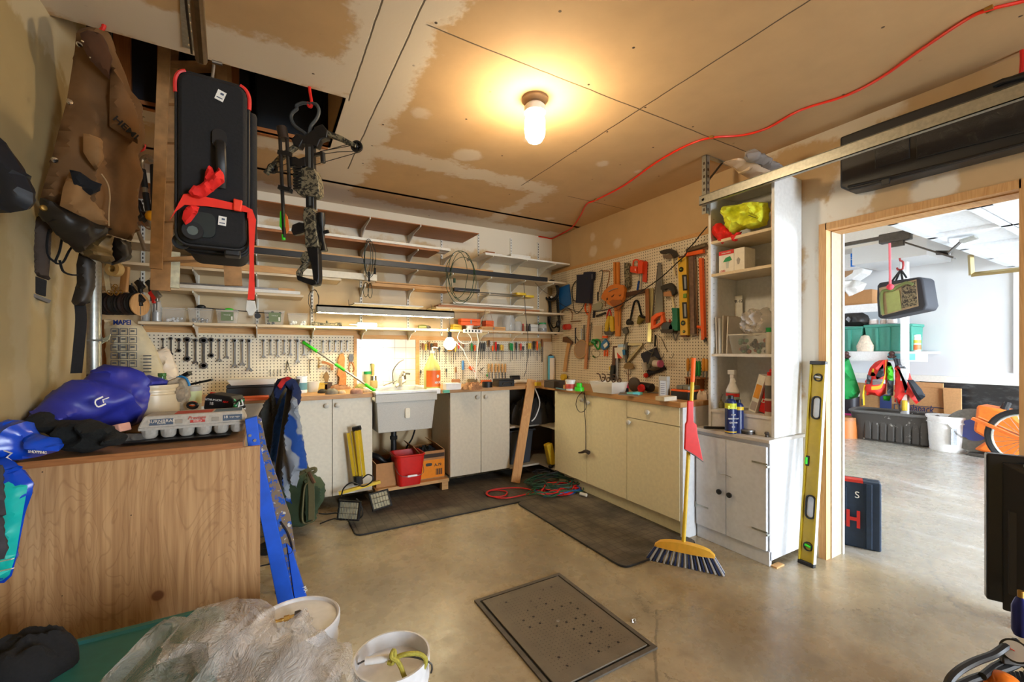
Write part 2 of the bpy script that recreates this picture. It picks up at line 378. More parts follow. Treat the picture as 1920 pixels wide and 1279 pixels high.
# floor, with the garage beyond
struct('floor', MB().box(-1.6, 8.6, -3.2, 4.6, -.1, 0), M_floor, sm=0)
struct('floor_driveway_bounce', MB().box(-4, 12, -9, -3.2, -.14, -.04), M_out, sm=0)  # unseen ground outside the openings, added to bounce daylight inside
mb = MB(); mb.box(-1.6, WX, -3.0, H0, CZ, CZ+.013); mb.box(HX, WX, H0, H1, CZ, CZ+.013); mb.box(-1.6, WX, H1, WY+.1, CZ, CZ+.013)
struct('ceiling', mb, M_ceil, sm=0)
struct('wall_back', MB().box(-1.6, WX+.1, WY, WY+.1, 0, 3.4), M_bwall, sm=0)
mb = MB(); mb.box(LX-.5, LX, -3.0, 2.78, 0, 3.3); struct('wall_left', mb, M_lwall, sm=0)
struct('wall_recess', MB().box(-1.7, -1.12, 2.78, WY, 0, CZ), M_bwall, sm=0)
D0, D1, DT = .507, 1.28, 2.005
mb = MB(); mb.box(WX, WX+.17, D1, WY, 0, CZ); mb.box(WX, WX+.17, -3.0, D0, 0, CZ); mb.box(WX, WX+.17, D0, D1, DT, CZ)
struct('wall_right', mb, M_rwall, sm=0)
mb = MB(); mb.box(-1.6, 1.75, -3.1, -3.0, 0, CZ); mb.box(2.75, 3.1, -3.1, -3.0, 0, CZ); mb.box(-1.6, 3.1, -3.1, -3.0, 2.25, 3.3)  # unseen wall behind the camera; its opening is narrowed to limit daylight
struct('wall_front', mb, M_rwall, sm=0)
# attic seen through the hatch
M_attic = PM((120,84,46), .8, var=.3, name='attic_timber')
mb = MB(); mb.box(HX, HX+.013, H0, H1, CZ, CZ+.5); struct('wall_hatch', mb, PM((196,164,120), .85, name='hatch_board'), sm=0)
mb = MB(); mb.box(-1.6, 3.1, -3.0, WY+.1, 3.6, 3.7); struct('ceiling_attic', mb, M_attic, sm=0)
struct('wall_attic_light_block', MB().box(-1.75, -1.7, -3.1, 4.3, 0, 3.7).box(3.12, 3.17, -3.1, 4.3, CZ, 3.7).box(-1.7, 3.15, -3.15, -3.1, 3.2, 3.7), M_attic, sm=0)  # unseen side walls, added to stop sky light leaking into the attic
mb = MB(); mb.box(LX, HX, H1, H1+.03, CZ-.004, CZ+.035); struct('trim_1', mb, brownw, sm=0)
# pegboard, tiles and mouldings
PZ0, PZ1 = .92, 1.405
xa = onY(663, 680, WY-.01).x; xt0 = onY(669, 680, WY-.01).x; xt1 = onY(779, 680, WY-.01).x; xb = onY(786, 680, WY-.01).x; xc = onY(1018, 680, WY-.01).x
one('pegboard', 'cream perforated board carrying the row of wrenches behind the worktop', 'pegboard', MB().box(-1.1, xa, WY-.012, WY-.001, PZ0, PZ1), M_pegx, sm=0)
one('pegboard', 'cream perforated board carrying the screwdrivers, between tile panel and room corner', 'pegboard', MB().box(xb, xc, WY-.012, WY-.001, PZ0, 1.37), M_pegx, sm=0)
struct('trim_2', MB().box(-1.1, xt0, WY-.02, WY-.001, PZ1, PZ1+.045).box(xa, xt0, WY-.02, WY-.001, PZ0, PZ1), pine, sm=0)
struct('trim_3', MB().box(xt0, xb, WY-.018, WY-.001, 1.375, 1.415).box(xt1, xb, WY-.018, WY-.001, PZ0, 1.375).box(xb, WX-.02, WY-.018, WY-.001, 1.372, 1.41), pine, sm=0)
one('tile_panel', 'white square tile splashback behind the laundry sink', 'tile panel', MB().box(xt0, xt1, WY-.012, WY-.001, PZ0, 1.375), M_tile, sm=0)
ptop = onX(1180, 478, WX).z; pe = 1.86
one('pegboard', 'large perforated board full of hanging saws and clamps on the side wall', 'pegboard', MB().box(WX-.012, WX-.001, pe, WY-.02, .92, ptop), M_pegy, sm=0)
struct('trim_4', MB().box(WX-.02, WX-.001, pe, WY-.02, ptop, ptop+.03), pine, sm=0)
# doorway jambs
jt = .02
mb = MB(); mb.box(WX-.004, WX+.05, D1-.006, D1+.035, 0, DT+.035); mb.box(WX-.004, WX+.05, D0-.035, D0+.006, 0, DT+.035); mb.box(WX-.004, WX+.05, D0, D1, DT-.006, DT+.035)
struct('trim_5', mb, pinez, sm=0)
mb = MB(); mb.box(WX+.05, WX+.175, D1-.012, D1+.02, 0, DT); struct('trim_6', mb, PM((160,146,124), .7, name='grey_jamb'), sm=0)
mb = MB(); mb.box(WX+.175, WX+.195, D1-.02, D1+.06, 0, DT+.05); mb.box(WX+.175, WX+.195, D0-.06, D0, 0, DT+.05); struct('trim_7', mb, white, sm=0)
mb = MB(); mb.box(WX+.05, WX+.17, D0, D1, DT-.012, DT+.01); struct('trim_8', mb, pine, sm=0)
# the garage beyond
GX = 8.26; GB = 4.3; GC = 2.75
struct('wall_garage_far', MB().box(GX, GX+.1, -3.1, GB, 0, 2.9), M_gw, sm=0)
struct('wall_garage_back', MB().box(WX+.17, GX, GB, GB+.1, 0, 2.9), M_gw, sm=0)
struct('ceiling_garage', MB().box(WX+.17, GX, -3.1, GB, GC, GC+.05), PM((222,212,198), .8, name='garage_ceiling'), sm=0)
mb = MB(); mb.box(WX+.17, 3.9, -3.2, -3.1, 0, 2.9); mb.box(8.0, GX+.1, -3.2, -3.1, 0, 2.9); mb.box(3.9, 8.0, -3.2, -3.1, 2.2, 2.9); struct('wall_garage_front', mb, M_gw, sm=0)
gz = onX(1815, 719, GX).z
a = Mat('black_wainscot', (40,42,44), .35); v, x, y, z = a.pos(); a.c = a.mix(a.noise(a.vec(x, y*3.0, z*9.0), 2, 4, .7).ss(.45, .75), (30,32,34), (78,80,82)); M_wains = a.done()
wy1 = onX(1725, 760, GX).y
struct('wall_garage_wainscot', MB().box(GX-.02, GX, .6, wy1, 0, gz), M_wains, sm=0)
struct('trim_9', MB().box(GX-.035, GX, -3, GB, gz, gz+.09), white, sm=0)
ty = onX(1908, 600, GX).y
struct('trim_10', MB().box(GX-.03, GX, ty-.25, ty+.03, onX(1908, 700, GX).z, onX(1908, 505, GX).z), white, sm=0)
# ---------------------------------------------------------------- camera, light, exposure
cam = bpy.data.cameras.new('camera'); co = bpy.data.objects.new('camera', cam); C.objects.link(co); bpy.context.scene.camera = co
co.location = EYE; co.rotation_euler = (pi/2, 0, -YAW); cam.sensor_width = 36; cam.lens = 36*FP/1920; cam.shift_y = (HY-639.5)/1920; cam.clip_start = .02
w = bpy.data.worlds.new('sky'); bpy.context.scene.world = w; w.use_nodes = True
bpy.context.scene.cycles.max_bounces = 7; bpy.context.scene.cycles.diffuse_bounces = 4; bgn = w.node_tree.nodes['Background']; bgn.inputs[0].default_value = (.78, .89, 1.0, 1); bgn.inputs[1].default_value = 42.0
def light(name, kind, loc, energy, col, **k):
    l = bpy.data.lights.new(name, kind); l.energy = energy; l.color = col; o = bpy.data.objects.new(name, l); C.objects.link(o); o.location = loc
    for q, v in k.items():
        if q == 'rot': o.rotation_euler = v
        elif q == 'portal': l.cycles.is_portal = v
        else: setattr(l, q, v)
    return o
light('daylight_portal', 'AREA', (2.25, -3.0, 1.12), 1, (1,1,1), shape='RECTANGLE', size=1.0, size_y=2.25, rot=(radians(90), 0, 0), portal=True)
light('daylight_portal', 'AREA', (5.95, -3.1, 1.1), 1, (1,1,1), shape='RECTANGLE', size=4.1, size_y=2.2, rot=(radians(90), 0, 0), portal=True)
vs = bpy.context.scene.view_settings; vs.view_transform = 'Standard'; vs.look = 'None'; vs.gamma = 1; vs.exposure = -.02; vs.use_curve_mapping = False
# bare bulb in its socket on the ceiling
bp = onZ(1003, 185, CZ)
t = thing('ceiling_lamp', 'bare glowing bulb in a round socket on the drywall ceiling', 'ceiling lamp', (bp.x, bp.y, CZ))
mk('socket', MB().lathe([(.001,0),(.068,0),(.07,-.012),(.055,-.028),(.042,-.03),(.042,-.035),(.001,-.035)], n=24), PM((150,120,84), .5, name='socket_box'), t)
mk('collar', MB().lathe([(.045,-.033),(.056,-.045),(.058,-.075),(.048,-.09),(.045,-.085)], n=24), whiteg, t)
mk('bulb', MB().lathe([(.001,-.085),(.04,-.085),(.052,-.11),(.055,-.16),(.05,-.20),(.035,-.225),(.001,-.235)], n=24), emis('glowing_bulb', (255,228,184), 200), t)
# fluorescent fixture over the bench
q0 = onY(594, 578, 3.70); q1 = onY(852, 593, 3.70); zt = 1.635; fx = q0.x; fL = q1.x-q0.x
t = thing('fluorescent_fixture', 'long grey fluorescent shop light glowing above the laundry sink', 'fluorescent light', (fx, 3.7, 1.575))
mk('housing', MB().prism([(0,.06),(fL,.06),(fL,.045),(0,.045)], 0, .02).box(0, fL, 0, .006, .0, .06).box(0, fL, .1, .106, .0, .06).box(0, fL, .006, .1, .054, .06).box(0, .004, 0, .106, 0, .06).box(fL-.004, fL, 0, .106, 0, .06), PM((150,146,132), .5, name='grey_enamel'), t, sm=0)
for yy in (.033, .073): mk('tube', MB().cyl((.02, yy, .012), (fL-.02, yy, .012), .013, n=12), emis('fluorescent_tube', (255,243,200), 60), t)
for xx in (.25, fL-.2): mk('hanger', MB().tube([(xx, .05, .06), (xx, .08, .12)], .002), steel, t)
# ================================================================ BACK WALL SHELVING
def Zf(px, py, D): return onY(px, py, WY-D).z
def Xf(px, D): return onY(px, 600, WY-D).x
STX = [Xf(p, .01) for p in (268, 371, 482, 585, 677, 765, 828, 897, 958, 1009)]
for i, xs in enumerate(STX):
    mb = MB().box(-.011, .011, -.014, -.0, 0, 1.1)
    t = thing('shelf_standard', ORD[i]+' slotted white steel upright along the back wall, counted from the attic hatch', 'shelf upright', (xs, WY, 1.42), group='slotted uprights on the back wall')
    mk('channel', mb, white, t, sm=0)
    sl = MB()
    for k in range(36): sl.box(-.0035, .0035, -.0155, -.013, .02+k*.03, .036+k*.03)
    o_ = mk('slots', sl, PM((60,56,50), .7, name='slot_dark'), t, sm=0); o_['kind'] = 'stuff'
def bracket(mb, x, D, h=.085, z=0):
    return mb.prx([(0, z), (-D+.02, z), (-D, z+.012), (-D, z-.012), (-D*.5, z-.03), (-.04, z-h), (0, z-h)], x-.004, x+.004)
def shelf(label, x0, x1, Z, D, mat=None, br=(), th=.018, lip=0, group='shelves on the back wall'):
    t = thing('wall_shelf', label, 'shelf', ((x0+x1)/2, WY, Z), group=group); cx = (x0+x1)/2
    if mat: mk('board', MB().box(x0-cx, x1-cx, -D, -.015, -th, 0), mat, t, sm=0, bev=.002)
    for i in br: mk('bracket', bracket(MB(), STX[i]-cx, D, z=-th), white, t, sm=0)
    return t
ZA = Zf(693, 406, .41); ZB = Zf(693, 452, .33); ZC = Zf(800, 503, .33); ZD = Zf(600, 519, .28); ZD2 = Zf(922, 550, .28); ZE = Zf(450, 546, .28); ZE2 = Zf(900, 579, .28); ZG = Zf(700, 569, .30)
ZR = onY(910, 474, WY-.36).z; ZF_ = 1.475
XL = -1.05
shelf('warped brown plywood sheet on white brackets just under the ceiling', XL, 1.79, ZA, .41, brownw, (1,2,3,4,5), .008)
shelf('white shelf high in the corner by the side wall', 1.883, WX-.01, ZR, .36, white, (7,8,9))
shelf('white bracketed shelf of long boards below the warped plywood sheet', XL, Xf(822,.3), ZB, .33, brownw, (1,2,3,4,5,6), .02)
shelf('pale bracketed shelf behind the long black rail', XL, WX-.02, ZC, .32, shelfw, (1,2,3,4,5,6,7,8,9), .02)
shelf('bracketed shelf of light lumber under the black rail shelf', XL, Xf(640,.28), ZD, .28, shelfw, (1,2,3), .02)
shelf('long orange-brown shelf board ending beside the handsaws', Xf(700,.28), Xf(852,.28), ZD, .2, pine, (4,5), .03)
shelf('short pair of brackets holding the saws near the corner', STX[7]-.05, STX[8]+.05, ZD2, .28, None, (7,8), .004)
shelf('bracketed shelf of mouldings over the row of clear bins', XL, Xf(569,.28), ZE, .28, shelfw, (1,2), .02)
shelf('shelf of stacked boards over the glass jars', Xf(818,.28), WX-.02, ZE2, .28, shelfw, (6,7,8), .02)
shelf('small white shelf lit from beneath above the fluorescent light', Xf(664,.3), Xf(794,.3), ZG, .3, white, (), .012)
t = shelf('long lowest shelf holding jars and clear bins over the pegboards', Xf(258,.25), WX-.01, ZF_, .25, shelfw, (1,2,3,4,5,7,8), .02)
# ---- lumber and oddments lying on those shelves (front offset, width, thickness, ends in px, material)
def lum(name, label, a, b, D, w_, th, z, mat, cat='plank', tilt=0, group='lumber on the wall shelves'):
    x0, x1 = Xf(a, D), Xf(b, D); mb = MB().box(-(x1-x0)/2, (x1-x0)/2, 0, w_, 0, th)
    return one(name, label, cat, mb, mat, ((x0+x1)/2, WY-D, z+.0005), group=group, sm=0, bev=.0015)
lum('plank', 'white primed board, the long one lying along the shelf edge below the plywood sheet', 345, 845, .335, .09, .022, ZB, white)
lum('plank', 'white primed board behind the long front one below the plywood sheet', 380, 838, .23, .07, .03, ZB, white)
lum('plank', 'thin brown strip lying at the wall below the plywood sheet', 350, 800, .12, .05, .02, ZB, brownw)
lum('metal_rail', 'long black steel rail running along the shelf front across the back wall', 330, 1027, .355, .018, .045, ZC-.02, blackp, 'rail')
lum('plank', 'pale plank with a slanted end lying behind the black rail', 340, 925, .32, .12, .045, ZC, pine)
lum('plank', 'dark brown strip behind the pale plank on the black rail shelf', 360, 880, .17, .06, .03, ZC, brownw)
lum('plank', 'square pale lumber ending under the hanging crossbow', 327, 634, .285, .06, .05, ZD, pine)
lum('plank', 'second pale lumber length behind the square one under the black rail', 327, 560, .2, .09, .04, ZD, shelfw)
lum('moulding', 'cream crown moulding length sticking out beside the crossbow stock', 560, 707, .30, .05, .055, ZD, cream, 'moulding')
lum('plank', 'thin yellow strip lying on the orange-brown board', 705, 850, .22, .03, .012, ZD, pine)
lum('plank', 'white board at the front of the shelf over the clear bins', 321, 563, .285, .07, .025, ZE, white)
lum('tube', 'grey metal tube lying over the white board above the clear bins', 335, 540, .25, .016, .016, ZE+.027, steel, 'tube')
lum('plank', 'small wooden offcut at the end of the shelf over the clear bins', 522, 553, .26, .07, .02, ZE+.027, pine)
lum('plank', 'white board on top of the board stack over the glass jars', 850, 1000, .285, .1, .018, ZE2+.036, white)
lum('plank', 'brown-ended board at the bottom of the stack over the glass jars', 822, 1012, .29, .12, .018, ZE2, brownw)
lum('plank', 'pale board in the middle of the stack over the glass jars', 827, 1020, .24, .12, .018, ZE2+.018, shelfw)
lum('rail', 'black plastic rail lying on the brackets left of the saws'.replace('left of', 'beside'), 852, 900, .25, .05, .035, ZD2, blackp, 'rail')
lum('drywall_offcut', 'crooked white offcut on the high corner shelf', 958, 995, .30, .12, .04, ZR, white, 'offcut')
lum('plank', 'brown wood block on the high corner shelf', 912, 928, .22, .08, .035, ZR+.02, brownw)
lum('plank', 'white flat box panel under the brown block on the high corner shelf', 910, 942, .3, .14, .02, ZR, whiteg)
for i, (a_, b_, lb) in enumerate(((860, 985, 'yellow-handled handsaw lying on brackets near the room corner'), (905, 1000, 'second yellow-handled saw lying behind the first near the room corner'))):
    D = .28-.12*i; x0, x1 = Xf(a_, D), Xf(b_, D); t = thing('handsaw', lb, 'saw', (x0, WY-D, ZD2+.003), group='saws lying on the brackets'); L = x1-x0
    mk('blade', MB().slab([(0,0),(L-.1,-.02),(L-.1,.09),(0,.05)], 0, .002), steel, t, sm=0)
    mk('handle', MB().rbox(L-.12, L, -.03, .1, -.002, .022, .02), yellow, t)
# ---- row F contents
zf = ZF_+.0005
def fp(px, D): return (Xf(px, D), WY-D, zf)
def jar(px0, px1, pyt, D, label, col=clear, lid=None, content=None, group='glass jars on the lowest shelf'):
    x0, x1 = Xf(px0, D), Xf(px1, D); r = (x1-x0)/2; h = onY((px0+px1)/2, pyt, WY-D).z-zf
    t = thing('glass_jar', label, 'jar', ((x0+x1)/2, WY-D, zf), group=group)
    mk('glass', MB().lathe([(.001,0),(r*.95,0),(r,.006),(r,h*.72),(r*.8,h*.86),(r*.78,h),(r*.72,h),(r*.74,h*.86),(r*.93,h*.7),(r*.93,.006)], n=20), col, t)
    if lid: mk('lid', MB().lathe([(.001,h-.012),(r*.85,h-.012),(r*.85,h+.004),(.001,h+.006)], n=20), lid, t)
    if content: mk('contents', MB().lathe([(.001,.004),(r*.88,.006),(r*.88,h*.45),(.001,h*.5)], n=14), content, t)
jar(266, 284, 562, .12, 'tall ribbed glass jar at the hatch end of the lowest shelf'); jar(284, 304, 563, .17, 'wide ribbed glass jar next to the first clear bin', content=steel)
jar(943, 965, 592, .14, 'tallest clear glass jar behind the wooden box with clasp'); jar(965, 978, 603, .14, 'narrow clear glass jar next to the tallest jar')
jar(1010, 1024, 606, .12, 'small glass jar with green lid at the corner end of the shelf', lid=green, content=dsteel)
def bin_(a, b, yt, D, label, lab=False, cont=None):
    x0, x1 = Xf(a, D), Xf(b, D); w_ = (x1-x0)/2; h = onY((a+b)/2, yt, WY-D).z-zf; dp = .12
    t = thing('clear_bin', label, 'storage bin', ((x0+x1)/2, WY-D, zf), group='clear bins on the lowest shelf')
    i_ = .84; B = [(-w_*i_,0,0),(w_*i_,0,0),(w_*i_,dp*i_,0),(-w_*i_,dp*i_,0)]; T = [(-w_,-.01,h),(w_,-.01,h),(w_,dp,h),(-w_,dp,h)]
    m = MB().add(B+T, [(3,2,1,0),(0,1,5,4),(1,2,6,5),(2,3,7,6),(3,0,4,7)]); mk('tray', m, clear, t, sm=0)
    mk('rim', MB().tube(T, .0022, 4, True), frost, t)
    if lab:
        m = MB().box(-w_*.55, w_*.6, -.010, -.008, h*.22, h*.88); mk('green_label', m, PM((112,128,92), .7, name='sage_label'), t, sm=0)
        letters('TACKLE', .012, (0, -.0115, h*.65), paper, t); mk('barcode', MB().box(w_*.38, w_*.52, -.0112, -.010, h*.28, h*.55), paper, t, sm=0)
    if cont:
        m = MB()
        for k in range(14):
            m.ball((random.uniform(-w_*.7, w_*.7), random.uniform(.015, dp*.75), .008+random.uniform(0, h*(.25 if cont is not blackr else .95))), random.uniform(.006, .013), n=7, m=5)
        o = mk('contents', m, cont, t); o['kind'] = 'stuff'
bin_(302, 347, 578, .18, 'clear bin of pale fittings next to the wide glass jar', cont=whiteg); bin_(352, 398, 579, .18, 'clear bin of grey fittings second along the shelf', cont=steel)
bin_(405, 446, 582, .18, 'clear bin with a sage label under the lime wand', True); bin_(495, 534, 583, .18, 'sage labelled bin heaped with black pieces', True, blackr)
bin_(540, 578, 588, .18, 'clear bin of white pieces beside the shop light', cont=whiteg)
t = thing('long_wand', 'thin black wand with lime tip lying across the clear bins', 'wand', (Xf(395,.09), WY-.09, zf+.115)); L = Xf(490,.09)-Xf(345,.09)
mk('rod', MB().tube([(-.1,0,.01),(L-.1,0,-.015)], .004), blackp, t); mk('tip', MB().ball((.12,0,.004), .03, 1, .3, .35), lime, t); mk('grip', MB().ball((-.06,0,.014), .03, 1, .5, .6), blackp, t)
t = one('tape_reel', 'round black reel hanging beside the strap end over the clear bins', 'reel', MB().lathe([(.001,0),(.022,0),(.022,-.02),(.001,-.02)], ax='y'), blackp, (Xf(483,.2), WY-.2, onY(483,592,WY-.2).z))
t = thing('rifle_scope', 'camouflaged scope lying on the shelf at the end of the shop light', 'scope', (Xf(613,.15), WY-.15, zf+.02)); L = (Xf(642,.15)-Xf(586,.15))/2
mk('tube', MB().lathe([(.001,-L),(.018,-L),(.018,-L*.6),(.011,-L*.5),(.011,L*.5),(.02,L*.7),(.02,L),(.001,L)], ax='x', n=14), camo, t); mk('turret', MB().cyl((0,0,0),(0,0,.03), .009), camo, t)
one('caulk_tube', 'pale blue tube lying under the shop light', 'tube', MB().lathe([(.001,-.14),(.005,-.13),(.008,-.08),(.024,-.07),(.024,.1),(.001,.1)], ax='x', n=14), PM((190,214,240), .5), (Xf(685,.12), WY-.12, zf+.025))
t = thing('cordless_screwdriver', 'olive power screwdriver lying below the shop light', 'screwdriver', (Xf(795,.12), WY-.12, zf+.022))
mk('body', MB().lathe([(.001,-.06),(.018,-.055),(.022,-.02),(.02,.02),(.001,.03)], ax='x', n=14), PM((110,112,60), .5), t); mk('chuck', MB().lathe([(.012,.03),(.015,.04),(.01,.06),(.001,.07)], ax='x', n=12), dsteel, t)
one('spool', 'white tape spool carrying the small orange case on the shelf', 'spool', MB().lathe([(.001,0),(.045,0),(.045,.006),(.035,.008),(.035,.04),(.045,.042),(.045,.048),(.001,.048)], n=22), whiteg, fp(880,.14))
def case(name, a, b, yt, yb, D, label, mat, clasp=True, zz=None):
    x0, x1 = Xf(a, D), Xf(b, D); w_ = (x1-x0)/2; z1 = onY(a, yt, WY-D).z; z0 = zz or onY(a, yb, WY-D).z; h = z1-z0
    t = thing(name, label, 'box', ((x0+x1)/2, WY-D, z0))
    mk('tray', MB().box(-w_, w_, 0, .09, 0, h*.55), mat, t, sm=0, bev=.003); mk('lid', MB().box(-w_, w_, 0, .09, h*.57, h), mat, t, sm=0, bev=.003)
    if clasp: mk('clasp', MB().box(-.008, .008, -.005, 0, h*.25, h*.8), steel, t, sm=0)
case('plastic_case', 865, 901, 597, 604, .17, 'small orange case on top of the white spool', orange, True, zf+.0485)
case('wooden_box', 903, 948, 612, 623, .2, 'honey-coloured wooden box with a metal clasp on the lowest shelf', pine, True, zf)
case('plastic_case', 911, 926, 601, 611, .1, 'little orange case standing behind the wooden box', orange, False, zf)
case('tin', 850, 866, 608, 617, .14, 'yellow tin beside the white spool', yellow, False, zf)
case('clear_box', 995, 1009, 608, 622, .1, 'square clear box next to the green-lidded jar', frost, False, zf)
for i, (p, c, nm) in enumerate(((981, PM((150,70,40), .5), 'brown bottle with red cap beside the narrow glass jar'), (988, PM((70,50,40), .5), 'dark spice bottle in the middle of the three by the glass jars'), (993, PM((50,50,52), .5), 'black bottle by the square clear box'))):
    t = thing('small_bottle', nm, 'bottle', fp(p, .12+.02*i)); mk('bottle', MB().lathe([(.001,0),(.014,0),(.014,.06),(.008,.07),(.008,.075)], n=12), c, t); mk('cap', MB().cyl((0,0,.072),(0,0,.088),.01,n=10), red if i == 0 else blackp, t)
# power strip and cords
fr = Fr((Xf(885,.27), WY-.27, onY(885, 621, WY-.27).z)); t = fr.root('power_strip', 'white power strip fixed under the shelf edge by the clamp lamp', 'power strip')
mk('body', MB().box(-.1,.1,-.03,0,-.018,.018), whiteg, t, sm=0, bev=.005)
for k in range(5): mk('outlet', MB().box(-.085+k*.035,-.07+k*.035,-.032,-.029,-.01,.01), blackp, t, sm=0)
fr = Fr((Xf(885,.29), WY-.29, 1.4))
for lb, pts, r, m in (('white cord looping down from the power strip beside the lamp', [(868,619),(880,628),(884,640),(872,645),(862,640),(858,632),(862,622)], .003, whiteg), ('thick white cord hanging from the power strip to the bench', [(893,620),(897,640),(895,660),(893,690),(891,712)], .004, whiteg),
    ('thin black cord wandering down from the shelf to the power strip', [(910,581),(905,600),(896,622),(899,640),(897,660),(900,676),(893,690)], .002, blackp), ('black cord hanging straight down over the screwdrivers to the bench', [(982,530),(985,580),(990,640),(987,690),(982,706)], .003, blackp),
    ('white cord from the clamp lamp down across the pegboard', [(853,640),(868,655),(872,664),(885,690),(899,716)], .0035, whiteg), ('thin brown cord hanging in front of the wooden box', [(919,582),(924,610),(925,650)], .0015, brownw), ('black cord drooping from the ceiling shelf to the coiled cables', [(1003,530),(1022,548),(1045,560)], .002, blackp)):
    fr.one('electric_cable', lb, 'cord', MB().tube(fr.tb(pts), r, 6, sm=5), m)
# clamp lamp with its reflector bulb
fr = Fr((Xf(843,.42), WY-.42, onY(843, 640, WY-.42).z)); t = fr.root('clamp_lamp', 'glowing spot bulb in a clip-on holder hanging by the power strip', 'lamp')
mk('bulb', MB().lathe([(.001,-.075),(.03,-.072),(.052,-.045),(.055,-.02),(.035,.02),(.02,.035),(.001,.036)], n=22), emis('spot_bulb', (255,236,190), 40), t)
mk('socket', MB().cyl((0,0,.035),(0,0,.085),.019), blackp, t); mk('clamp', MB().bar((0,0,.08),(.0,.05,.12),.02,.01), chrome, t)
mk('flex', MB().tube([(0,0,.085),(.005,0,.14),(0,.01,.22)], .0025), blackp, t)
# ---- wrenches
WR = [(305.7,634,655,'c'),(320.7,632,666,'c'),(335.8,634,661,'d'),(351.2,632,678,'d'),(366.8,634.5,684,'c'),(382,632,692,'b'),(396.5,633,671,'d'),(411.4,635,679,'c'),(425.2,635,673,'c'),(440.3,635,690,'c'),(454.4,635,687,'c'),(467.2,635,697.5,'c'),
      (494.3,636,672,'c'),(507.6,636,667.5,'c'),(520.5,636,671,'c'),(533,637,665,'c'),(545,636,667.5,'c'),(558,636,681,'c'),(570,637,668,'c'),(582,637.5,661.5,'c'),(605.6,638,663,'c'),(618,638,659.5,'c'),(629,638,660,'c'),(640,638,661,'c'),(651,638,659.5,'c')]
WL = ['thick dark wrench mostly hidden by the grout bag', 'broad wrench beside the grout bag', 'short stubby double-ended wrench', 'broad double box wrench with dull finish', 'long slim combination wrench beside the broad double box wrench', 'heaviest double ring wrench on the pegboard', 'medium double-ended wrench next to the heaviest ring wrench']
for i, (px, y0, y1, ty_) in enumerate(WR):
    fr = FB(px, y0, .03); z1 = fr.p(px, y1).z; L = -z1; w_ = .004+.013*min(L, .28)/.28*(1.35 if ty_ in 'bd' else 1); mb = MB()
    hr = w_*1.35 if ty_ != 'c' else w_*1.1
    def ringm(cz, r): mb.lathe([(r*.55,-.005),(r,-.004),(r,.004),(r*.55,.005),(r*.55,-.005)], (0,.0,cz), 14, ax='y')
    ringm(-hr, hr)
    mb.prism([(-w_*.45,-hr*1.7),(w_*.45,-hr*1.7),(w_*.4,z1/2),(w_*.45,z1+hr*1.6),(-w_*.45,z1+hr*1.6),(-w_*.4,z1/2)], -.003, .003)
    if ty_ == 'c':
        q = hr*1.15; mb.prism([(-w_*.45,z1+q*1.7),(w_*.45,z1+q*1.7),(q,z1+q),(q*.95,z1),(q*.4,z1+q*.15),(q*.35,z1+q*.8),(-q*.35,z1+q*.8),(-q*.5,z1+q*.25),(-q*1.0,z1+q*.35),(-q,z1+q*1.2)], -.004, .004)
    else: ringm(z1+hr, hr)
    lb = WL[i] if i < len(WL) else ('combination wrench, %s of the slim ones counted from the heaviest ring wrench' % ORD[i-7])
    fr.one('wrench', lb, 'wrench', mb.cyl((0,-.01,-hr*.6),(0,.017,-hr*.6),.0025,n=6), PM((128,124,118), .4, .75, var=.15) if i > 6 else dsteel, 'wrenches in a row on the pegboard')
# ---- small tools on the same board
def wt(name, label, cat, px, py, off, parts, group=None, wall='B'):
    """parts: (part name, material, kind, px points, a, b) - outlines and bends read off the wall plane, each with real thickness"""
    fr = (FB if wall == 'B' else FR)(px, py, off); one_ = len(parts) == 1; t = None if one_ else fr.root(name, label, cat, group)
    for pn, m, kd, pts, a_, b_ in parts:
        mb = MB()
        if kd == 'o': fr.prism(mb, pts, -a_, -b_) if b_ is not None else None
        elif kd == 't': mb.tube(fr.tb(pts, -b_), a_, 8, sm=4)
        elif kd == 'l': mb.tube(fr.tb(pts, -b_), a_, 8)
        elif kd == 'c': mb.tube(fr.tb(pts, -b_), a_, 8, closed=True, sm=4)
        elif kd == 'f': q = fr.tb(pts, -b_); mb.tube(q, lambda s, r=a_: r*(1-.5*s), 10, sm=3)
        if one_:
            mb.cyl((0,-.006,0),(0,off-.013,0),.003,n=6); return fr.one(name, label, cat, mb, m, group, bev=.0015 if kd == 'o' else 0)
        mk(pn, mb, m, t, bev=.0015 if kd == 'o' else 0)
    mk('peg', MB().cyl((0,-.006,0),(0,off-.013,0),.003,n=6), dsteel, t)
    return t
wt('hex_key', 'big hex key hanging under the slim wrenches', 'hex key', 580, 674, .03, [('key', dsteel, 't', [(588,674),(582,675),(580.5,680),(580.5,701)], .003, 0)])
wt('drawing_compass', 'steel divider hanging under the slim wrenches', 'compass', 540, 676, .03, [('leg', dsteel, 'l', [(539,677),(536,699)], .003, 0), ('leg', dsteel, 'l', [(539,677),(545,699)], .003, 0), ('screw', dsteel, 'l', [(533,682),(546,682)], .0015, 0)])
for i, p in enumerate((506.5, 513.5, 520, 526)):
    wt('peg_hook', ORD[i]+' small steel hook of the four beneath the slim wrenches', 'hook', p, 695, .03, [('hook', dsteel, 't', [(p+1,695),(p,698),(p+1,702),(p-2,704)], .002, 0)], 'four small hooks on the pegboard')
wt('bar_clamp', 'little sliding clamp hanging by the green mop handle', 'clamp', 598, 671, .03, [('bar', brass, 'l', [(598,671),(598,691)], .004, 0), ('handle', brass, 'l', [(593,671),(603,671)], .002, 0), ('jaw', brass, 'l', [(596,688),(604,686)], .004, 0)])
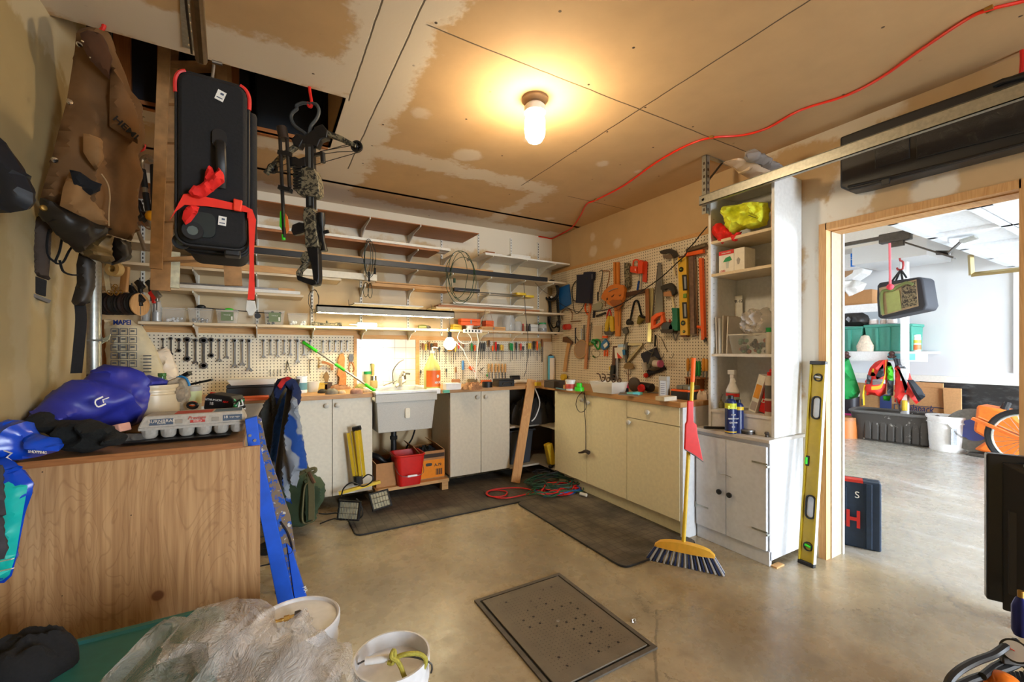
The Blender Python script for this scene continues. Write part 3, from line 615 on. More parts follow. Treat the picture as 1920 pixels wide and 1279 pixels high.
wt('pistol_clamp', 'brown pistol-shaped clamp under the slim wrenches', 'clamp', 612, 679, .04, [('frame', brownw, 'o', [(603,677),(609,677),(617,680),(625,684),(625,694),(621,695),(619,686),(610,682),(603,682)], .0, .014)])
wt('tool_pouch', 'brown leather tool pouch hanging at the edge of the wrench board', 'pouch', 640, 665, .03, [('leather', PM((176,116,66), .8, var=.3, bump=.3), 'o', [(636,665),(643,662),(646,672),(645,690),(649,705),(648,722),(634,722),(636,708),(631,702),(634,690),(633,675)], 0, .03)])
wt('pliers', 'pair of worn pliers hanging beside the leather pouch', 'pliers', 658, 664, .03, [('jaw', dsteel, 'o', [(655,664),(662,664),(663,672),(660,680),(656,680),(653,672)], 0, .01), ('handle', brownw, 't', [(657,678),(654,690),(656,698)], .006, .005), ('handle', brownw, 't', [(659,678),(664,690),(661,698)], .006, .005)])
wt('scrub_brush', 'small frayed brush stuck upright behind the wood offcuts', 'brush', 612, 700, .08, [('bristles', PM((140,110,70), .9), 'o', [(610,698),(613,697),(617,706),(614,716),(609,716),(606,705)], 0, .03)])
# ---- screwdrivers
SH = lambda m: m
br_ = PM((130,84,50), .5); tan = PM((206,160,80), .4); dg = PM((62,66,70), .5); clry = PM((222,190,70), .3)
SD = [(793,643,656,br_,'brown'),(798.5,645,657,clry,'amber'),(805,641,656,br_,'brown'),(809,644,657,dg,'grey'),(815,643,654,br_,'brown'),(818.5,643,655,br_,'brown'),(824,651,660,dg,'grey'),(836,650,659,dg,'grey'),(842,651,660,tan,'tan'),(845.5,650,659,tan,'tan'),(850,650,659,br_,'brown'),(854,649,660,clry,'amber'),(860,643,654,red,'red'),(869,645,652,br_,'brown'),
  (884.5,643.5,658,green,'green'),(890.5,647,658,orange,'orange'),(901,642,658,dg,'charcoal'),(905,643,658,dg,'charcoal'),(908.6,642,659,dg,'charcoal'),(917,638,651,PM((72,44,26), .5),'dark brown'),(924,648,659,orange,'orange'),(929.7,641,658,red,'red'),(934,645,658,dg,'charcoal'),(940,646,657,clry,'amber'),(943,647,658,tan,'tan'),
  (957.6,643,657,green,'green'),(960.5,644,658,green,'green'),(968.4,642,657,dg,'charcoal'),(976.5,644,657,PM((210,70,60), .4),'red and white'),(981,649,657,dg,'charcoal'),(991,643,655,clry,'amber'),(994.6,643,655,clry,'amber'),(1001,639.5,657,blackp,'black'),(1007,639.5,657,orange,'orange'),(1012,644,655,PM((150,150,60), .4),'olive')]
from collections import Counter
cn = Counter(s_[4] for s_ in SD); seen = Counter()
for i, (px, y0, y1, m, nm) in enumerate(SD):
    fr = FB(px, y1, .05); h = fr.p(px, y0).z; L = .07+.06*random.random(); k = seen[nm]; seen[nm] += 1; r = .0115 if px < 1005 or i % 2 else .010
    lb = '%s-handled screwdriver in the rack%s' % (nm, '' if cn[nm] == 1 else ', %s of that colour counted from the tile panel' % ORD[k])
    t = fr.root('screwdriver', lb, 'screwdriver', 'screwdrivers in the rack'); mk('handle', MB().lathe([(.001,0),(r*.6,0),(r*.75,.008),(r*.7,.014),(r,.03),(r,h*.85),(r*.6,h),(.001,h)], n=10), m, t)
    mk('shaft', MB().cyl((0,0,.002),(0,0,-L),.003,n=6), dsteel, t)
fr = FB(930, 658, .05); q = fr.p(833, 658); q2 = fr.p(1018, 658); fr.one('tool_rack', 'thin steel bar rack holding the screwdrivers', 'rack', MB().box(q.x, q2.x, -.012, .05, -.004, -.001), dsteel, sm=0)
for i, px in enumerate((917,923,930,936,942,948)):
    fr = FB(px, 698, .04); t = fr.root('wood_chisel', ORD[i]+' pale wooden-handled chisel of the lower row counted from the tile panel', 'chisel', 'wooden-handled chisels')
    h = fr.p(px, 682).z; mk('handle', MB().lathe([(.001,0),(.007,0),(.0095,.02),(.0095,h*.8),(.007,h),(.001,h)], n=10), pinez, t); mk('blade', MB().box(-.005,.005,-.0015,.0015,-.07,0), dsteel, t, sm=0)
for px, y0, y1, y2, m, nm in ((868,676,694,712,PM((60,120,180), .4),'thick blue-handled file hanging low on the board'),(837,691,698,708,dg,'short dark driver stuck low on the board beside the orange-cleaner jug'),(855,688,699,712,br_,'slim brown-handled awl hanging low on the board'),(797.5,692,699,706,dg,'stubby dark driver half behind the jug'),(789,694,701,707,dg,'stubby dark driver by the tile trim')):
    fr = FB(px, y1, .04); t = fr.root('hand_file' if y0 == 676 else 'screwdriver', nm, 'hand tool'); h = fr.p(px, y0).z; r = .014 if y0 == 676 else .009
    mk('handle', MB().lathe([(.001,0),(r,.004),(r,h*.85),(r*.7,h),(.001,h)], n=12), m, t); mk('shaft', MB().cyl((0,0,.002),(0,0,fr.p(px,y2).z),.003,n=6), dsteel, t)
wt('chip_brush', 'orange plastic scraper hanging low among the small tools', 'scraper', 882, 690, .04, [('head', orange, 'o', [(878,690),(882,685),(887,690),(883,695)], 0, .012), ('stem', orange, 'l', [(884,692),(891,697)], .004, .004)])
wt('paddle_bit', 'dark angled scraper hanging beside the wooden chisels', 'scraper', 903, 692, .04, [('blade', dsteel, 'l', [(899,697),(907,689)], .004, 0), ('stem', dsteel, 'l', [(897,695),(906,702)], .002, 0)])
wt('safety_tag', 'little green plug dangling beside the wooden chisels', 'plug', 914, 704, .05, [('plug', green, 'l', [(913,702),(914,706)], .008, 0), ('wire', green, 't', [(913,702),(916,696),(918,690)], .0015, 0)])
t_ = Xf(1016.5,.04); fr = FB(1016.5, 650, .04); t = fr.root('long_knife', 'long brown-handled knife hanging at the corner end of the rack', 'knife')
mk('handle', MB().box(-.008,.008,-.008,.008,0,.085), brownz, t, sm=0, bev=.003); mk('blade', MB().box(-.006,.006,-.001,.001,-.18,0), dsteel, t, sm=0)
# pine strip at the corner and the white conduit
struct('trim_11', MB().box(xc+.004, WX-.001, WY-.016, WY-.001, .92, 1.37), PM((214,196,164), .7, name='corner_board'), sm=0)
# cables hanging in loops from the upper shelves
def loopy(name, label, cat, px, py, D, loops, m, r=.003, extra=()):
    fr = Fr((Xf(px, D), WY-D, onY(px, py, WY-D).z)); t = fr.root(name, label, cat)
    for i, (cx_, cy_, rx, ry, dd) in enumerate(loops):
        pts = [(cx_+rx*cos(a_*pi/8)*(1+.05*sin(3*a_+i)), cy_+ry*sin(a_*pi/8)) for a_ in range(16)]
        mk('coil', MB().tube([fr.p(a_, b_, dd+.008*sin(k*2.1+i)) for k, (a_, b_) in enumerate(pts)], r, 6, closed=True, sm=3), m, t)
    for nm, mm, pts, rr in extra: mk(nm, MB().tube(fr.tb(pts, -.01), rr, 8, sm=2), mm, t)
grn = PM((28,66,46), .5, name='green_cord')
loopy('extension_cord', 'dark green extension cord hung in tall loops below the high corner shelf', 'cord', 865, 520, .36, [(862,520,26,50,0),(867,518,22,46,-.01),(858,515,18,44,.01),(868,524,25,42,-.02)], grn, .0028, [('plug', grn, [(852,522),(852,530)], .012), ('band', chrome, [(876,485),(879,489)], .012)])
loopy('extension_cord', 'thin dark cord bundle hung in a slim loop over the lit white shelf', 'cord', 692, 480, .36, [(691,484,8,36,0),(694,486,10,34,-.01),(689,482,6,30,.01),(686,543,5,14,0),(694,545,4,14,0)], PM((34,50,40), .5), .0026, [('plug', blackp, [(703,503),(703,514)], .009), ('tie', blackp, [(692,510),(692,528)], .009)])
loopy('electric_cable', 'small brown cord loop hanging at the end of the clear-bin shelf', 'cord', 588, 560, .3, [(588,562,10,18,0),(590,565,7,22,-.01)], PM((60,44,30), .5), .0024, [('tail', PM((60,44,30), .5), [(590,582),(592,598),(588,606)], .0024)])
# ================================================================ BASE CABINETS, WORKTOPS, SINK
TZ = .92; FY = 3.63; FXc = 2.42
frontm = PM((214,206,186), .5, name='cabinet_front'); frontc = PM((232,222,190), .5, name='cabinet_front_cream'); carc = PM((190,180,160), .6, name='carcass')
def knob(parent, x, z, m=PM((196,192,180), .4), r=.019): return mk('knob', MB().lathe([(.001,0),(r*.5,0),(r*.5,.014),(r,.018),(r,.026),(r*.6,.031),(.001,.032)], (x,0,z), 14, ax='y'), m, parent)
def cabinet(label, x0, doors, knobs, z0=.115, z1=.885, depth=.5, mat=frontm, rz=0, origin=None, sides=True, drawer=None, kick=None):
    """doors: list of widths; local x right, y into the wall; front plane at y=0"""
    W = sum(doors); t = thing('base_cabinet', label, 'cabinet', origin, rz, 'base cabinets under the worktop'); m = MB()
    m.box(0, .016, .02, depth, z0, z1); m.box(W-.016, W, .02, depth, z0, z1); m.box(0, W, .02, depth, z0, z0+.016); m.box(0, W, depth-.01, depth, z0, z1); m.box(0, W, .02, depth, z1-.016, z1)
    mk('body', m, carc if mat is frontm else mat, t, sm=0)
    if kick: mk('plinth', MB().box(0, W, kick, kick+.018, 0, z0), mat, t, sm=0)
    x = 0
    for i, w in enumerate(doors):
        zt_ = z1
        if drawer is not None and drawer[0] == i:
            zt_ = drawer[1]-.005; dr = mk('drawer', MB().box(x+.0025, x+w-.0025, 0, .018, drawer[1], z1), mat, t, sm=0, bev=.001); knob(dr, x+w*.45, (drawer[1]+z1)/2)
        d = mk('door', MB().box(x+.0025, x+w-.0025, 0, .018, z0, zt_), mat, t, sm=0, bev=.001)
        if knobs[i]: knob(d, x+w*knobs[i][0], knobs[i][1])
        x += w
    return t
cabinet('white double-door cabinet between the blue towels and the laundry sink', 0, [.31]*2, [(.86,.835),(.12,.835)], origin=(.149, FY, 0))
cabinet('white cabinet mostly hidden behind the hanging towels', 0, [.31]*2, [None,None], origin=(-.471, FY, 0))
cabinet('white double-door cabinet between the sink and the open corner', 0, [.313,.313], [(.86,.83),(.14,.83)], origin=(1.453, FY, 0))
yz = lambda px: onX(px, 850, FXc).y
ya, yb_, yc_, yd = yz(1040), yz(1100), yz(1175), yz(1275)
cabinet('long cream base cabinet with three doors and one drawer under the side worktop', 0, [ya-yb_, yb_-yc_, yc_-yd], [(.9,.835),(.07,.82),(.07,.72)], mat=frontc, rz=-pi/2, origin=(FXc, ya, 0), drawer=(2, .755), kick=.055)
one('end_board', 'white end board of the cream cabinet beside the broom', 'panel', MB().box(FXc+.003, WX-.01, yd-.02, yd-.002, 0, .884), PM((212,212,212), .5), sm=0)
# sink side lining and open corner
t = thing('corner_unit', 'open corner cupboard with two shelves behind the leaning board', 'cupboard', (2.1, 3.4, 0))
mk('shelf', MB().box(-.015, .82, .235, .70, .50, .518).box(.33, .82, -.04, .235, .50, .518), carc, t, sm=0)
mk('base', MB().box(-.015, .82, .235, .70, .10, .118).box(.33, .82, -.04, .235, .10, .118), carc, t, sm=0)
mk('back_panel', MB().box(-.015, .82, .70, .715, .1, .885), PM((120,110,96), .7), t, sm=0)
# worktops
wtm = woodm('worktop_plywood', (206,160,104), (170,120,70), .5, 0, .7); wtm2 = woodm('worktop_plywood_side', (206,160,104), (170,120,70), .5, 1, .7)
a_ = PM((226,208,176), .5)
one('worktop', 'plywood worktop from the wrench board to the laundry sink', 'worktop', MB().box(-1.1, .775, 3.60, WY-.001, TZ-.035, TZ), wtm, sm=0, bev=.002)
one('worktop', 'plywood worktop from the laundry sink round to the corner', 'worktop', MB().box(1.36, 2.399, 3.60, WY-.001, TZ-.035, TZ), wtm, sm=0, bev=.002)
one('worktop', 'plywood worktop along the side wall under the saws', 'worktop', MB().box(2.40, WX-.001, yd-.02, WY-.001, TZ-.035, TZ), wtm2, sm=0, bev=.002)
# laundry sink
t = thing('laundry_sink', 'deep grey-speckled plastic laundry sink with a white rim', 'sink', (1.06, 3.53, .586))
sk = PM((188,186,178), .5, var=.1, sc=200, name='speckled_plastic'); x0, x1 = -.276, .225
m = MB(); bl = [(x0+.02,.05,0),(x1-.02,.05,0),(x1-.02,.50,0),(x0+.02,.50,0)]; tl = [(x0,.02,.26),(x1,.02,.26),(x1,.54,.26),(x0,.54,.26)]
m.add(bl+tl, [(3,2,1,0),(0,1,5,4),(1,2,6,5),(2,3,7,6),(3,0,4,7)]); il = [(p[0]*.93,p[1]*.9+.03,p[2]+.02) for p in bl]; it = [(p[0]*.93,p[1]*.9+.03,.26) for p in tl]
m.add(il+it, [(0,1,2,3),(0,4,5,1),(1,5,6,2),(2,6,7,3),(3,7,4,0)]); m.add(tl+it, [(0,1,5,4),(1,2,6,5),(2,3,7,6),(3,0,4,7)]); mk('basin', m, sk, t, sm=0, bev=.006)
mk('apron', MB().box(x0-.01, x1+.01, .004, .04, .255, .322), sk, t, sm=0, bev=.004); m = MB(); m.box(x0-.015, x1+.015, 0, .05, .323, .345); m.box(x0-.015, x1+.02, .52, .595, .26, .345); m.box(x0-.015, x0+.03, .05, .52, .30, .345); m.box(x1-.03, x1+.06, .05, .52, .30, .345)
mk('rim', m, whiteg, t, sm=0, bev=.006)
mk('front_handle', MB(Matrix.Translation((-.02,.034,.155)) @ Matrix.Rotation(pi/2,4,'X')).slab(rrect(-.02,.02,-.042,.042,.012), 0, .016), cream, t)
t2 = thing('tap', 'old chrome mixer tap with a curved hose on the sink deck', 'tap', (1.11, 4.05, .931))
mk('body', MB().cyl((-.04,0,0),(.05,0,0.05),.02).cyl((0,0,0),(0,-.02,.09),.022,.014), PM((220,212,190), .3, .6), t2)
mk('spout', MB().tube([(0,-.02,.08),(0,-.1,.14),(.0,-.16,.12),(0,-.18,.07)], .011, 10, sm=5), chrome, t2); mk('lever', MB().tube([(0,0,.09),(.06,.0,.115),(.1,.0,.11)], .009, 8, sm=3), dsteel, t2)
mk('hose', MB().tube([(-.06,0,.02),(-.07,-.02,.14),(-.02,-.03,.22),(.03,-.03,.25)], .006, 8, sm=5), steel, t2); mk('side_lever', MB().tube([(-.16,-.02,.01),(-.1,-.02,.03),(-.03,0,.05)], .006, 8, sm=3), chrome, t2)
# ---- under the sink
one('plywood_platform', 'low plywood platform under the laundry sink', 'platform', MB().box(.79, 1.44, 3.62, 4.1, .085, .112).box(.79,.85,3.64,3.7,0,.085).box(1.38,1.44,3.64,3.7,0,.085).box(.8,1.4,3.97,4.03,0,.085), pine, sm=0)
t = thing('red_bucket', 'square red bucket with wire handle under the sink', 'bucket', (1.075, 3.68, .1135)); H_ = .265
m = MB(); r1, r2 = rrect(-.095,.095,-.095,.095,.03), rrect(-.125,.125,-.12,.12,.035); n_ = len(r1); ri = [(a_*.93, b_*.93) for a_, b_ in r2]
V = [(a_,b_,0) for a_,b_ in r1]+[(a_,b_,H_) for a_,b_ in r2]+[(a_,b_,H_) for a_,b_ in ri]+[(a_*.9,b_*.9,.01) for a_,b_ in r1]
m.add(V, [tuple(range(n_-1,-1,-1))]+[(k*n_+i, k*n_+(i+1)%n_, (k+1)*n_+(i+1)%n_, (k+1)*n_+i) for k in range(3) for i in range(n_)]+[tuple(3*n_+i for i in range(n_))]); mk('body', m, red, t)
mk('rim', MB().tube([(a_,b_,H_-.005) for a_,b_ in r2], .008, 6, True), red, t); b_ = mk('bail', MB().tube([(-.128,.02,.2),(-.1,-.13,.11),(0,-.15,.095),(.1,-.14,.11),(.13,.02,.2)], .0025, 6, sm=4), steel, t); mk('grip', MB().cyl((-.04,-.148,.096),(.04,-.148,.096),.009), whiteg, b_)
t = thing('spray_trigger', 'orange trigger spray head sticking out of the red bucket', 'spray bottle', (1.03, 3.66, .13))
mk('bottle', MB().lathe([(.001,0),(.03,0),(.03,.13),(.012,.17),(.012,.19)], n=14), clearm('spray_bottle',(240,240,240),.5), t); mk('trigger', MB().box(-.035,.02,-.012,.012,.2,.222).box(-.012,.012,-.01,.01,.18,.2).bar((-.02,0,.2),(-.035,0,.165),.01,.008), orange, t, sm=0, bev=.003)
def carton(name, label, loc, rz, w, d, h, flap=True, m=card, open_=True):
    t = thing(name, label, 'box', loc, rz); b = MB(); th = .004
    b.box(-w/2,w/2,0,th,0,h).box(-w/2,w/2,d-th,d,0,h).box(-w/2,-w/2+th,th,d-th,0,h).box(w/2-th,w/2,th,d-th,0,h).box(-w/2,w/2,th,d-th,0,th); 
    if not open_: b.box(-w/2,w/2,th,d-th,h-th,h)
    mk('body', b, m, t, sm=0)
    if flap:
        mk('flap', MB().hexa([(-w/2,0,h),(w/2,0,h),(w/2,.004,h),(-w/2,.004,h)],[(-w/2,-.02,h+.03),(w/2,-.02,h+.03),(w/2,-.016,h+.03),(-w/2,-.016,h+.03)]) if False else MB().bar((-w/2,d/2,h),(-w/2-w*.22,d/2,h+w*.25),d,.004), m, t, sm=0)
        mk('flap', MB().bar((w/2,d/2,h),(w/2-w*.35,d/2,h+w*.28),d,.004), m, t, sm=0)
    return t
carton('cardboard_box', 'plain tan carton under the sink beside the tripod lamp', (.905, 3.66, .1135), 0, .2, .3, .2)
t = carton('cardboard_box', 'orange-printed open carton under the sink beside the red bucket', (1.30, 3.68, .1135), 0, .24, .3, .25)
mk('orange_print', MB().box(-.118,.118,-.0015,.0005,.01,.17), PM((232,140,30), .8), t, sm=0); mk('dark_band', MB().box(-.118,.118,-.002,.0005,.19,.225), PM((60,46,36), .8), t, sm=0)
mk('hand_hole', MB(Matrix.Translation((-.03,-.002,.13)) @ Matrix.Rotation(pi/2,4,'X')).slab(rrect(-.03,.03,-.013,.013,.012), 0, .002), blackp, t); letters('A.79', .035, (.055,-.003,.12), blackp, t, bold=.02)
bm_ = MB(); 
for k in range(9): bm_.box(.035+k*.007, .038+k*.007+(.002 if k%3 else 0), -.003, -.0016, .03, .085)
mk('barcode', bm_, blackp, t, sm=0)
one('rubber_boots', 'dark rubber boots and rags heaped in the orange-printed carton', 'rags', lump(0,0,.1,.12,.09, 4), blackr, (1.30, 3.83, .27))
t = thing('drain_pipe', 'black plastic drain trap hanging beneath the sink', 'drain pipe', (1.0, 3.85, .3)); mk('trap', MB().cyl((0,0,.285),(0,0,.05),.025).tube([(0,0,.07),(-.02,-.02,0),(-.08,-.03,-.02),(-.14,-.02,.03),(-.2,.05,.05)], .024, 12, sm=4), blackp, t); mk('nut', MB().cyl((0,0,.17),(0,0,.2),.034, n=8), blackp, t)
one('water_hose', 'thin black water hose curving down under the sink', 'hose', MB().tube([(0,0,.0),(.02,.02,.08),(.08,.05,.15),(.14,.1,.28)], .008, 8, sm=4), blackp, (1.12, 3.9, .29))
# ---- contents of the open corner
t = thing('grey_tote', 'dark grey plastic tote on the bottom shelf of the open corner', 'tote', (2.24, 3.8, .1185)); mk('body', MB().hexa([(-.11,-.1,0),(.12,-.1,0),(.12,.1,0),(-.11,.1,0)],[(-.13,-.12,.34),(.15,-.12,.34),(.15,.12,.34),(-.13,.12,.34)]), PM((52,56,62), .6), t, sm=0, bev=.01); mk('rim', MB().tube([(-.14,-.13,.34),(.16,-.13,.34),(.16,.13,.34),(-.14,.13,.34)], .01, 6, True), PM((44,48,54), .6), t)
one('tool_heap', 'jumble of black power-tool cords and cases on the upper corner shelf', 'tools', lump(0,0,.28,.13,.2, 9, 36, 12, .6), PM((38,36,36), .7, var=.3), (2.42, 3.72, .5185))
one('drill_case', 'black hard case standing at the back of the upper corner shelf', 'case', MB().box(-.12,.12,0,.06,0,.2), blackp, (2.62, 3.82, .5185), sm=0, bev=.01)
t = thing('yellow_drill', 'yellow corded drill lying on the bottom corner shelf', 'drill', (2.47, 3.45, .1185)); mk('body', MB(Matrix.Rotation(-.25,4,'Y')).box(-.035,.035,-.03,.04,.02,.24), yellow, t, sm=0, bev=.012); mk('grip', MB().box(.03,.1,-.02,.02,.02,.06), blackp, t, sm=0, bev=.01); mk('nozzle', MB().cyl((-.0,0,.04),(-.05,-.02,.0),.02), blackp, t)
one('hose_nozzle', 'grey nozzle beside the yellow drill in the open corner', 'nozzle', MB(Matrix.Rotation(.3,4,'Y')).lathe([(.001,0),(.03,0),(.035,.1),(.02,.2),(.001,.2)], n=14), steel, (2.60, 3.40, .1185))
# leaning board
b0 = onZ(966, 907, 0); b1 = onY(997, 712, 3.585)
one('leaning_board', 'pale knotty timber stud leaning against the worktop corner', 'board', MB().bar((0,0,.01), (b1.x-b0.x, b1.y-b0.y, b1.z), .038, .085, up=(-1,.4,0)), woodm('knotty_pine', (226,178,116), (196,142,86), .6, 2, .8, 7), (b0.x, b0.y, 0), sm=0, bev=.003)
one('electric_cable', 'thick white cable hanging behind the leaning board', 'cord', MB().tube([onY(1003,728,3.57)-Vector((2.35,3.57,.5)), onY(1012,755,3.55)-Vector((2.35,3.57,.5)), onY(1005,780,3.55)-Vector((2.35,3.57,.5)), onY(997,790,3.56)-Vector((2.35,3.57,.5))], .006, 8, sm=5), whiteg, (2.35,3.57,.5))
# green adhesive-dispenser cord hanging over the cream doors
fr = Fr(onX(1096, 735, FXc-.035), -pi/2); t = fr.root('hooked_cable', 'black cord with a hooked handle hanging down the cream cabinet doors', 'cord')
mk('loop', MB().tube(fr.tb([(1092,735),(1083,745),(1080,760),(1086,772),(1095,771),(1099,762),(1097,745),(1094,736)]), .003, 6, sm=4), blackp, t); mk('drop', MB().tube(fr.tb([(1096,735),(1096,770),(1098,800),(1098,846)]), .003, 6, sm=3), blackp, t); mk('handle', MB().tube(fr.tb([(1085,849),(1092,848),(1098,846),(1104,849)]), lambda s: .006+.012*s, 10, sm=3), PM((50,36,28), .6), t)
# ---- floor mats, floor plate
def mat(label, x0, x1, y0, y1, z, h, seed):
    a = Mat('rubber_mat_%d' % seed, (74,68,60), .75); v, x, y, z_ = a.pos(); n = a.noise(v, 5, 5, .65)
    g = ((x*16.0).frac()-.5).abs().mx(((y*16.0).frac()-.5).abs()); a.c = a.mix(n.ss(.3,.7), (62,58,52), (104,94,80)); a.over(g.ss(.40,.48)*.45, (46,42,38)); a.over(a.noise(v, 2, 3).ss(.55,.75)*.5, (122,110,92)); mm = a.done(g.ss(.42,.48)+n, .5, .002)
    t = thing('floor_mat', label, 'mat', ((x0+x1)/2, (y0+y1)/2, z)); w, d = (x1-x0)/2, (y1-y0)/2
    mk('mat', MB().slab(rrect(-w,w,-d,d,.05), .0005, h), mm, t, sm=0); mk('edge', MB().tube([(a_,b_,h*.6) for a_,b_ in rrect(-w,w,-d,d,.05)], .006, 6, True, flat=.9), blackr, t); return t
mat('dark rubber mat in front of the laundry sink', .535, 2.38, 3.04, 3.90, 0, .009, 1)
mat('dark studded rubber mat along the cream cabinets', 1.80, 2.46, 1.81, 3.03, .0, .012, 2)
a = Mat('dusty_steel_plate', (116,106,92), .6, .2); v, x, y, z_ = a.pos(False); n = a.noise(v, 7, 4, .6); a.c = a.mix(n, (92,84,72), (128,116,98))
d1 = (((x/.055).frac()-.5).sq()+((y/.055).frac()-.5).sq()).op('SQRT'); e_ = ((x.abs()-.19).ss(0,-.01))*((y.abs()-.27).ss(0,-.01)); a.over(d1.ss(.14,.09)*e_*(a.noise(v, 9, 1).ss(.48,.52)), (24,20,18))
d2 = ((((x/.0183)+.5).frac()-.5).sq()+(((y/.0183)+.5).frac()-.5).sq()).op('SQRT'); a.over(d2.ss(.16,.10)*e_*.75, (58,50,42)); pm_ = a.done(d1.ss(.1,.15)*d2.ss(.1,.16), .4, .002)
t = thing('floor_hatch', 'dusty perforated steel plate let into the concrete floor', 'floor plate', (1.178, 1.605, 0)); mk('plate', MB().box(-.235,.235,-.32,.32,.004,.012), pm_, t, sm=0, bev=.002)
mk('frame', MB().box(-.265,.265,-.35,-.33,.0005,.009).box(-.265,.265,.33,.35,.0005,.009).box(-.265,-.245,-.33,.33,.0005,.009).box(.245,.265,-.33,.33,.0005,.009), PM((84,76,66), .7, var=.3), t, sm=0); mk('bolt', MB().lathe([(.001,.015),(.009,.013),(.01,.012)], n=10), steel, t); mk('gap', MB().box(-.245,.245,-.33,.33,.0005,.003), blackr, t, sm=0)
p_ = onZ(1187, 1167, 0); one('foil_scrap', 'small crumpled foil scrap on the floor beside the steel plate', 'scrap', lump(0,0,.014,.012,.012, 3, 12, 5, .8), chrome, (p_.x, p_.y, 0))
# ---- broom with dustpan
hb, ht = Vector((2.15, 1.677, .13)), Vector((2.395, 1.79, 1.218)); o_ = Vector((2.14, 1.665, 0)); t = thing('broom', 'yellow-handled push broom leaning at the worktop end', 'broom', o_)
mk('handle', MB().cyl(hb-o_, ht-o_, .0115, n=12), yellow, t); dr_ = Vector((2.2-2.03, 1.53-1.8, 0)).normalized(); nr = Vector((dr_.y, -dr_.x, 0))
mk('grip', MB().cyl(hb.lerp(ht, .86)-o_, hb.lerp(ht, 1.0)-o_, .0135, n=12), orange, t)
m = MB(); K = 12; V = []; Fs = []
for i in range(K+1):
    s_ = -1+2*i/K; w = .028*sqrt(max(0,1-s_*s_*.8))+.006; hh = .095+.04*sqrt(max(0, 1-s_*s_)); c_ = dr_*(s_*.165)
    for q in ((-w,.085),(-w*.7,hh),(w*.7,hh),(w,.085)): V.append(tuple(c_+nr*q[0]+Vector((0,0,q[1]))))
for i in range(K):
    for j in range(4): Fs.append((i*4+j, i*4+(j+1)%4, i*4+4+(j+1)%4, i*4+4+j))
Fs += [(0,1,2,3), tuple(K*4+j for j in (3,2,1,0))]; mk('head', m.add(V, Fs), PM((232,178,60), .45), t)
m = MB(); m2 = MB()
for i in range(22):
    for j in (-1, 0, 1):
        s_ = -1+2*i/21; c_ = dr_*(s_*.155)+nr*(j*.013); e_ = dr_*(s_*.21)+nr*(j*.02+.012); (m if (i+j) % 2 else m2).cyl(tuple(c_+Vector((0,0,.09))), tuple(e_+Vector((0,0,.002))), .0055, .0075, n=6)
o = mk('bristles', m, PM((40,52,92), .9), t); o['kind'] = 'stuff'; o = mk('bristles', m2, PM((176,176,178), .9), t); o['kind'] = 'stuff'; o['label'] = 'pale grey bristles'
fr = Fr(atD(1295, 800, 2.62), -YAW); t = fr.root('dustpan', 'red long dustpan clipped to the broom handle', 'dustpan'); m = MB(); fr.prism(m, [(1290,752),(1300,752),(1301,792),(1307,797),(1308,812),(1319,866),(1302,854),(1284,843),(1286,796),(1289,790)], -.02, -.001); mk('pan', m, PM((214,26,20), .4), t, sm=0, bev=.004)
m = MB(); m.tube([fr.p(1284,843,-.02), fr.p(1302,854,-.025), fr.p(1319,866,-.02)], .004, 6); mk('lip', m, dsteel, t); mk('sleeve', MB().cyl(fr.p(1294.5,752,.005), fr.p(1293,792,.005), .019, n=12), PM((214,26,20), .4), t)
# ---- big yellow spirit level by the doorway
t = thing('spirit_level', 'long yellow box spirit level leaning by the doorway', 'spirit level', (2.77, 1.30, 0)); top = Vector((.145, .012, 1.204)); Lz = top.length
Ml = Matrix.Rotation(math.atan2(.145, 1.204), 4, 'Y')
yl = PM((190,164,40), .35, name='level_yellow'); mk('body', MB(Ml).box(-.003,.003,-.036,.046,.02,Lz-.02).box(-.014,.014,.038,.046,.02,Lz-.02).box(-.014,.014,-.036,-.028,.02,Lz-.02), yl, t, sm=0)
mk('edge_strip', MB(Ml).box(-.0135,.014,-.0385,-.0362,.02,Lz-.02), PM((232,232,224), .4), t, sm=0)
for z_ in (0, Lz-.022): mk('end_cap', MB(Ml).box(-.016,.016,-.038,.048,z_,z_+.022), blackp, t, sm=0, bev=.003)
def ringx(m, y, z, ry, rz_, w, x0, x1, k=8, M=Ml): # rounded frame on the web
    P = rrect(y-ry, y+ry, z-rz_, z+rz_, min(ry, rz_)*.95, 5); Q = rrect(y-ry+w, y+ry-w, z-rz_+w, z+rz_-w, min(ry, rz_)*.95-w, 5); n = len(P)
    V = [(x0,a,b) for a,b in P]+[(x1,a,b) for a,b in P]+[(x0,a,b) for a,b in Q]+[(x1,a,b) for a,b in Q]
    return m.add(V, [(i,(i+1)%n,n+(i+1)%n,n+i) for i in range(n)]+[(2*n+i,3*n+i,3*n+(i+1)%n,2*n+(i+1)%n) for i in range(n)]+[(i,2*n+i,2*n+(i+1)%n,(i+1)%n) for i in range(n)])
for z_ in (.34, .93): 
    mk('hand_hole', ringx(MB(Ml), 0, z_, .026, .07, .007, -.013, .006), blackp, t); mk('hole_inlay', MB(Ml @ Matrix.Translation((-.004,0,z_)) @ Matrix.Rotation(-pi/2,4,'Y')).slab(rrect(-.06,.06,-.018,.018,.017), 0, .001), PM((206,214,222), .3), t)
for z_, hz in ((.11, .026), (Lz-.1, .024)): o = mk('vial_window', ringx(MB(Ml), 0, z_, .024, hz, .006, -.012, .006), blackp, t); mk('vial', MB(Ml).cyl((-.006,-.016,z_),(-.006,.016,z_+.005),.008), lime if z_ < 1 else steel, o)
o = mk('vial_window', MB(Ml).box(-.012,.012,.022,.046,Lz/2-.03,Lz/2+.03), blackp, t, sm=0, bev=.003); mk('vial', MB(Ml).cyl((-.013,.034,Lz/2-.02),(-.013,.034,Lz/2+.02),.007), lime, o)
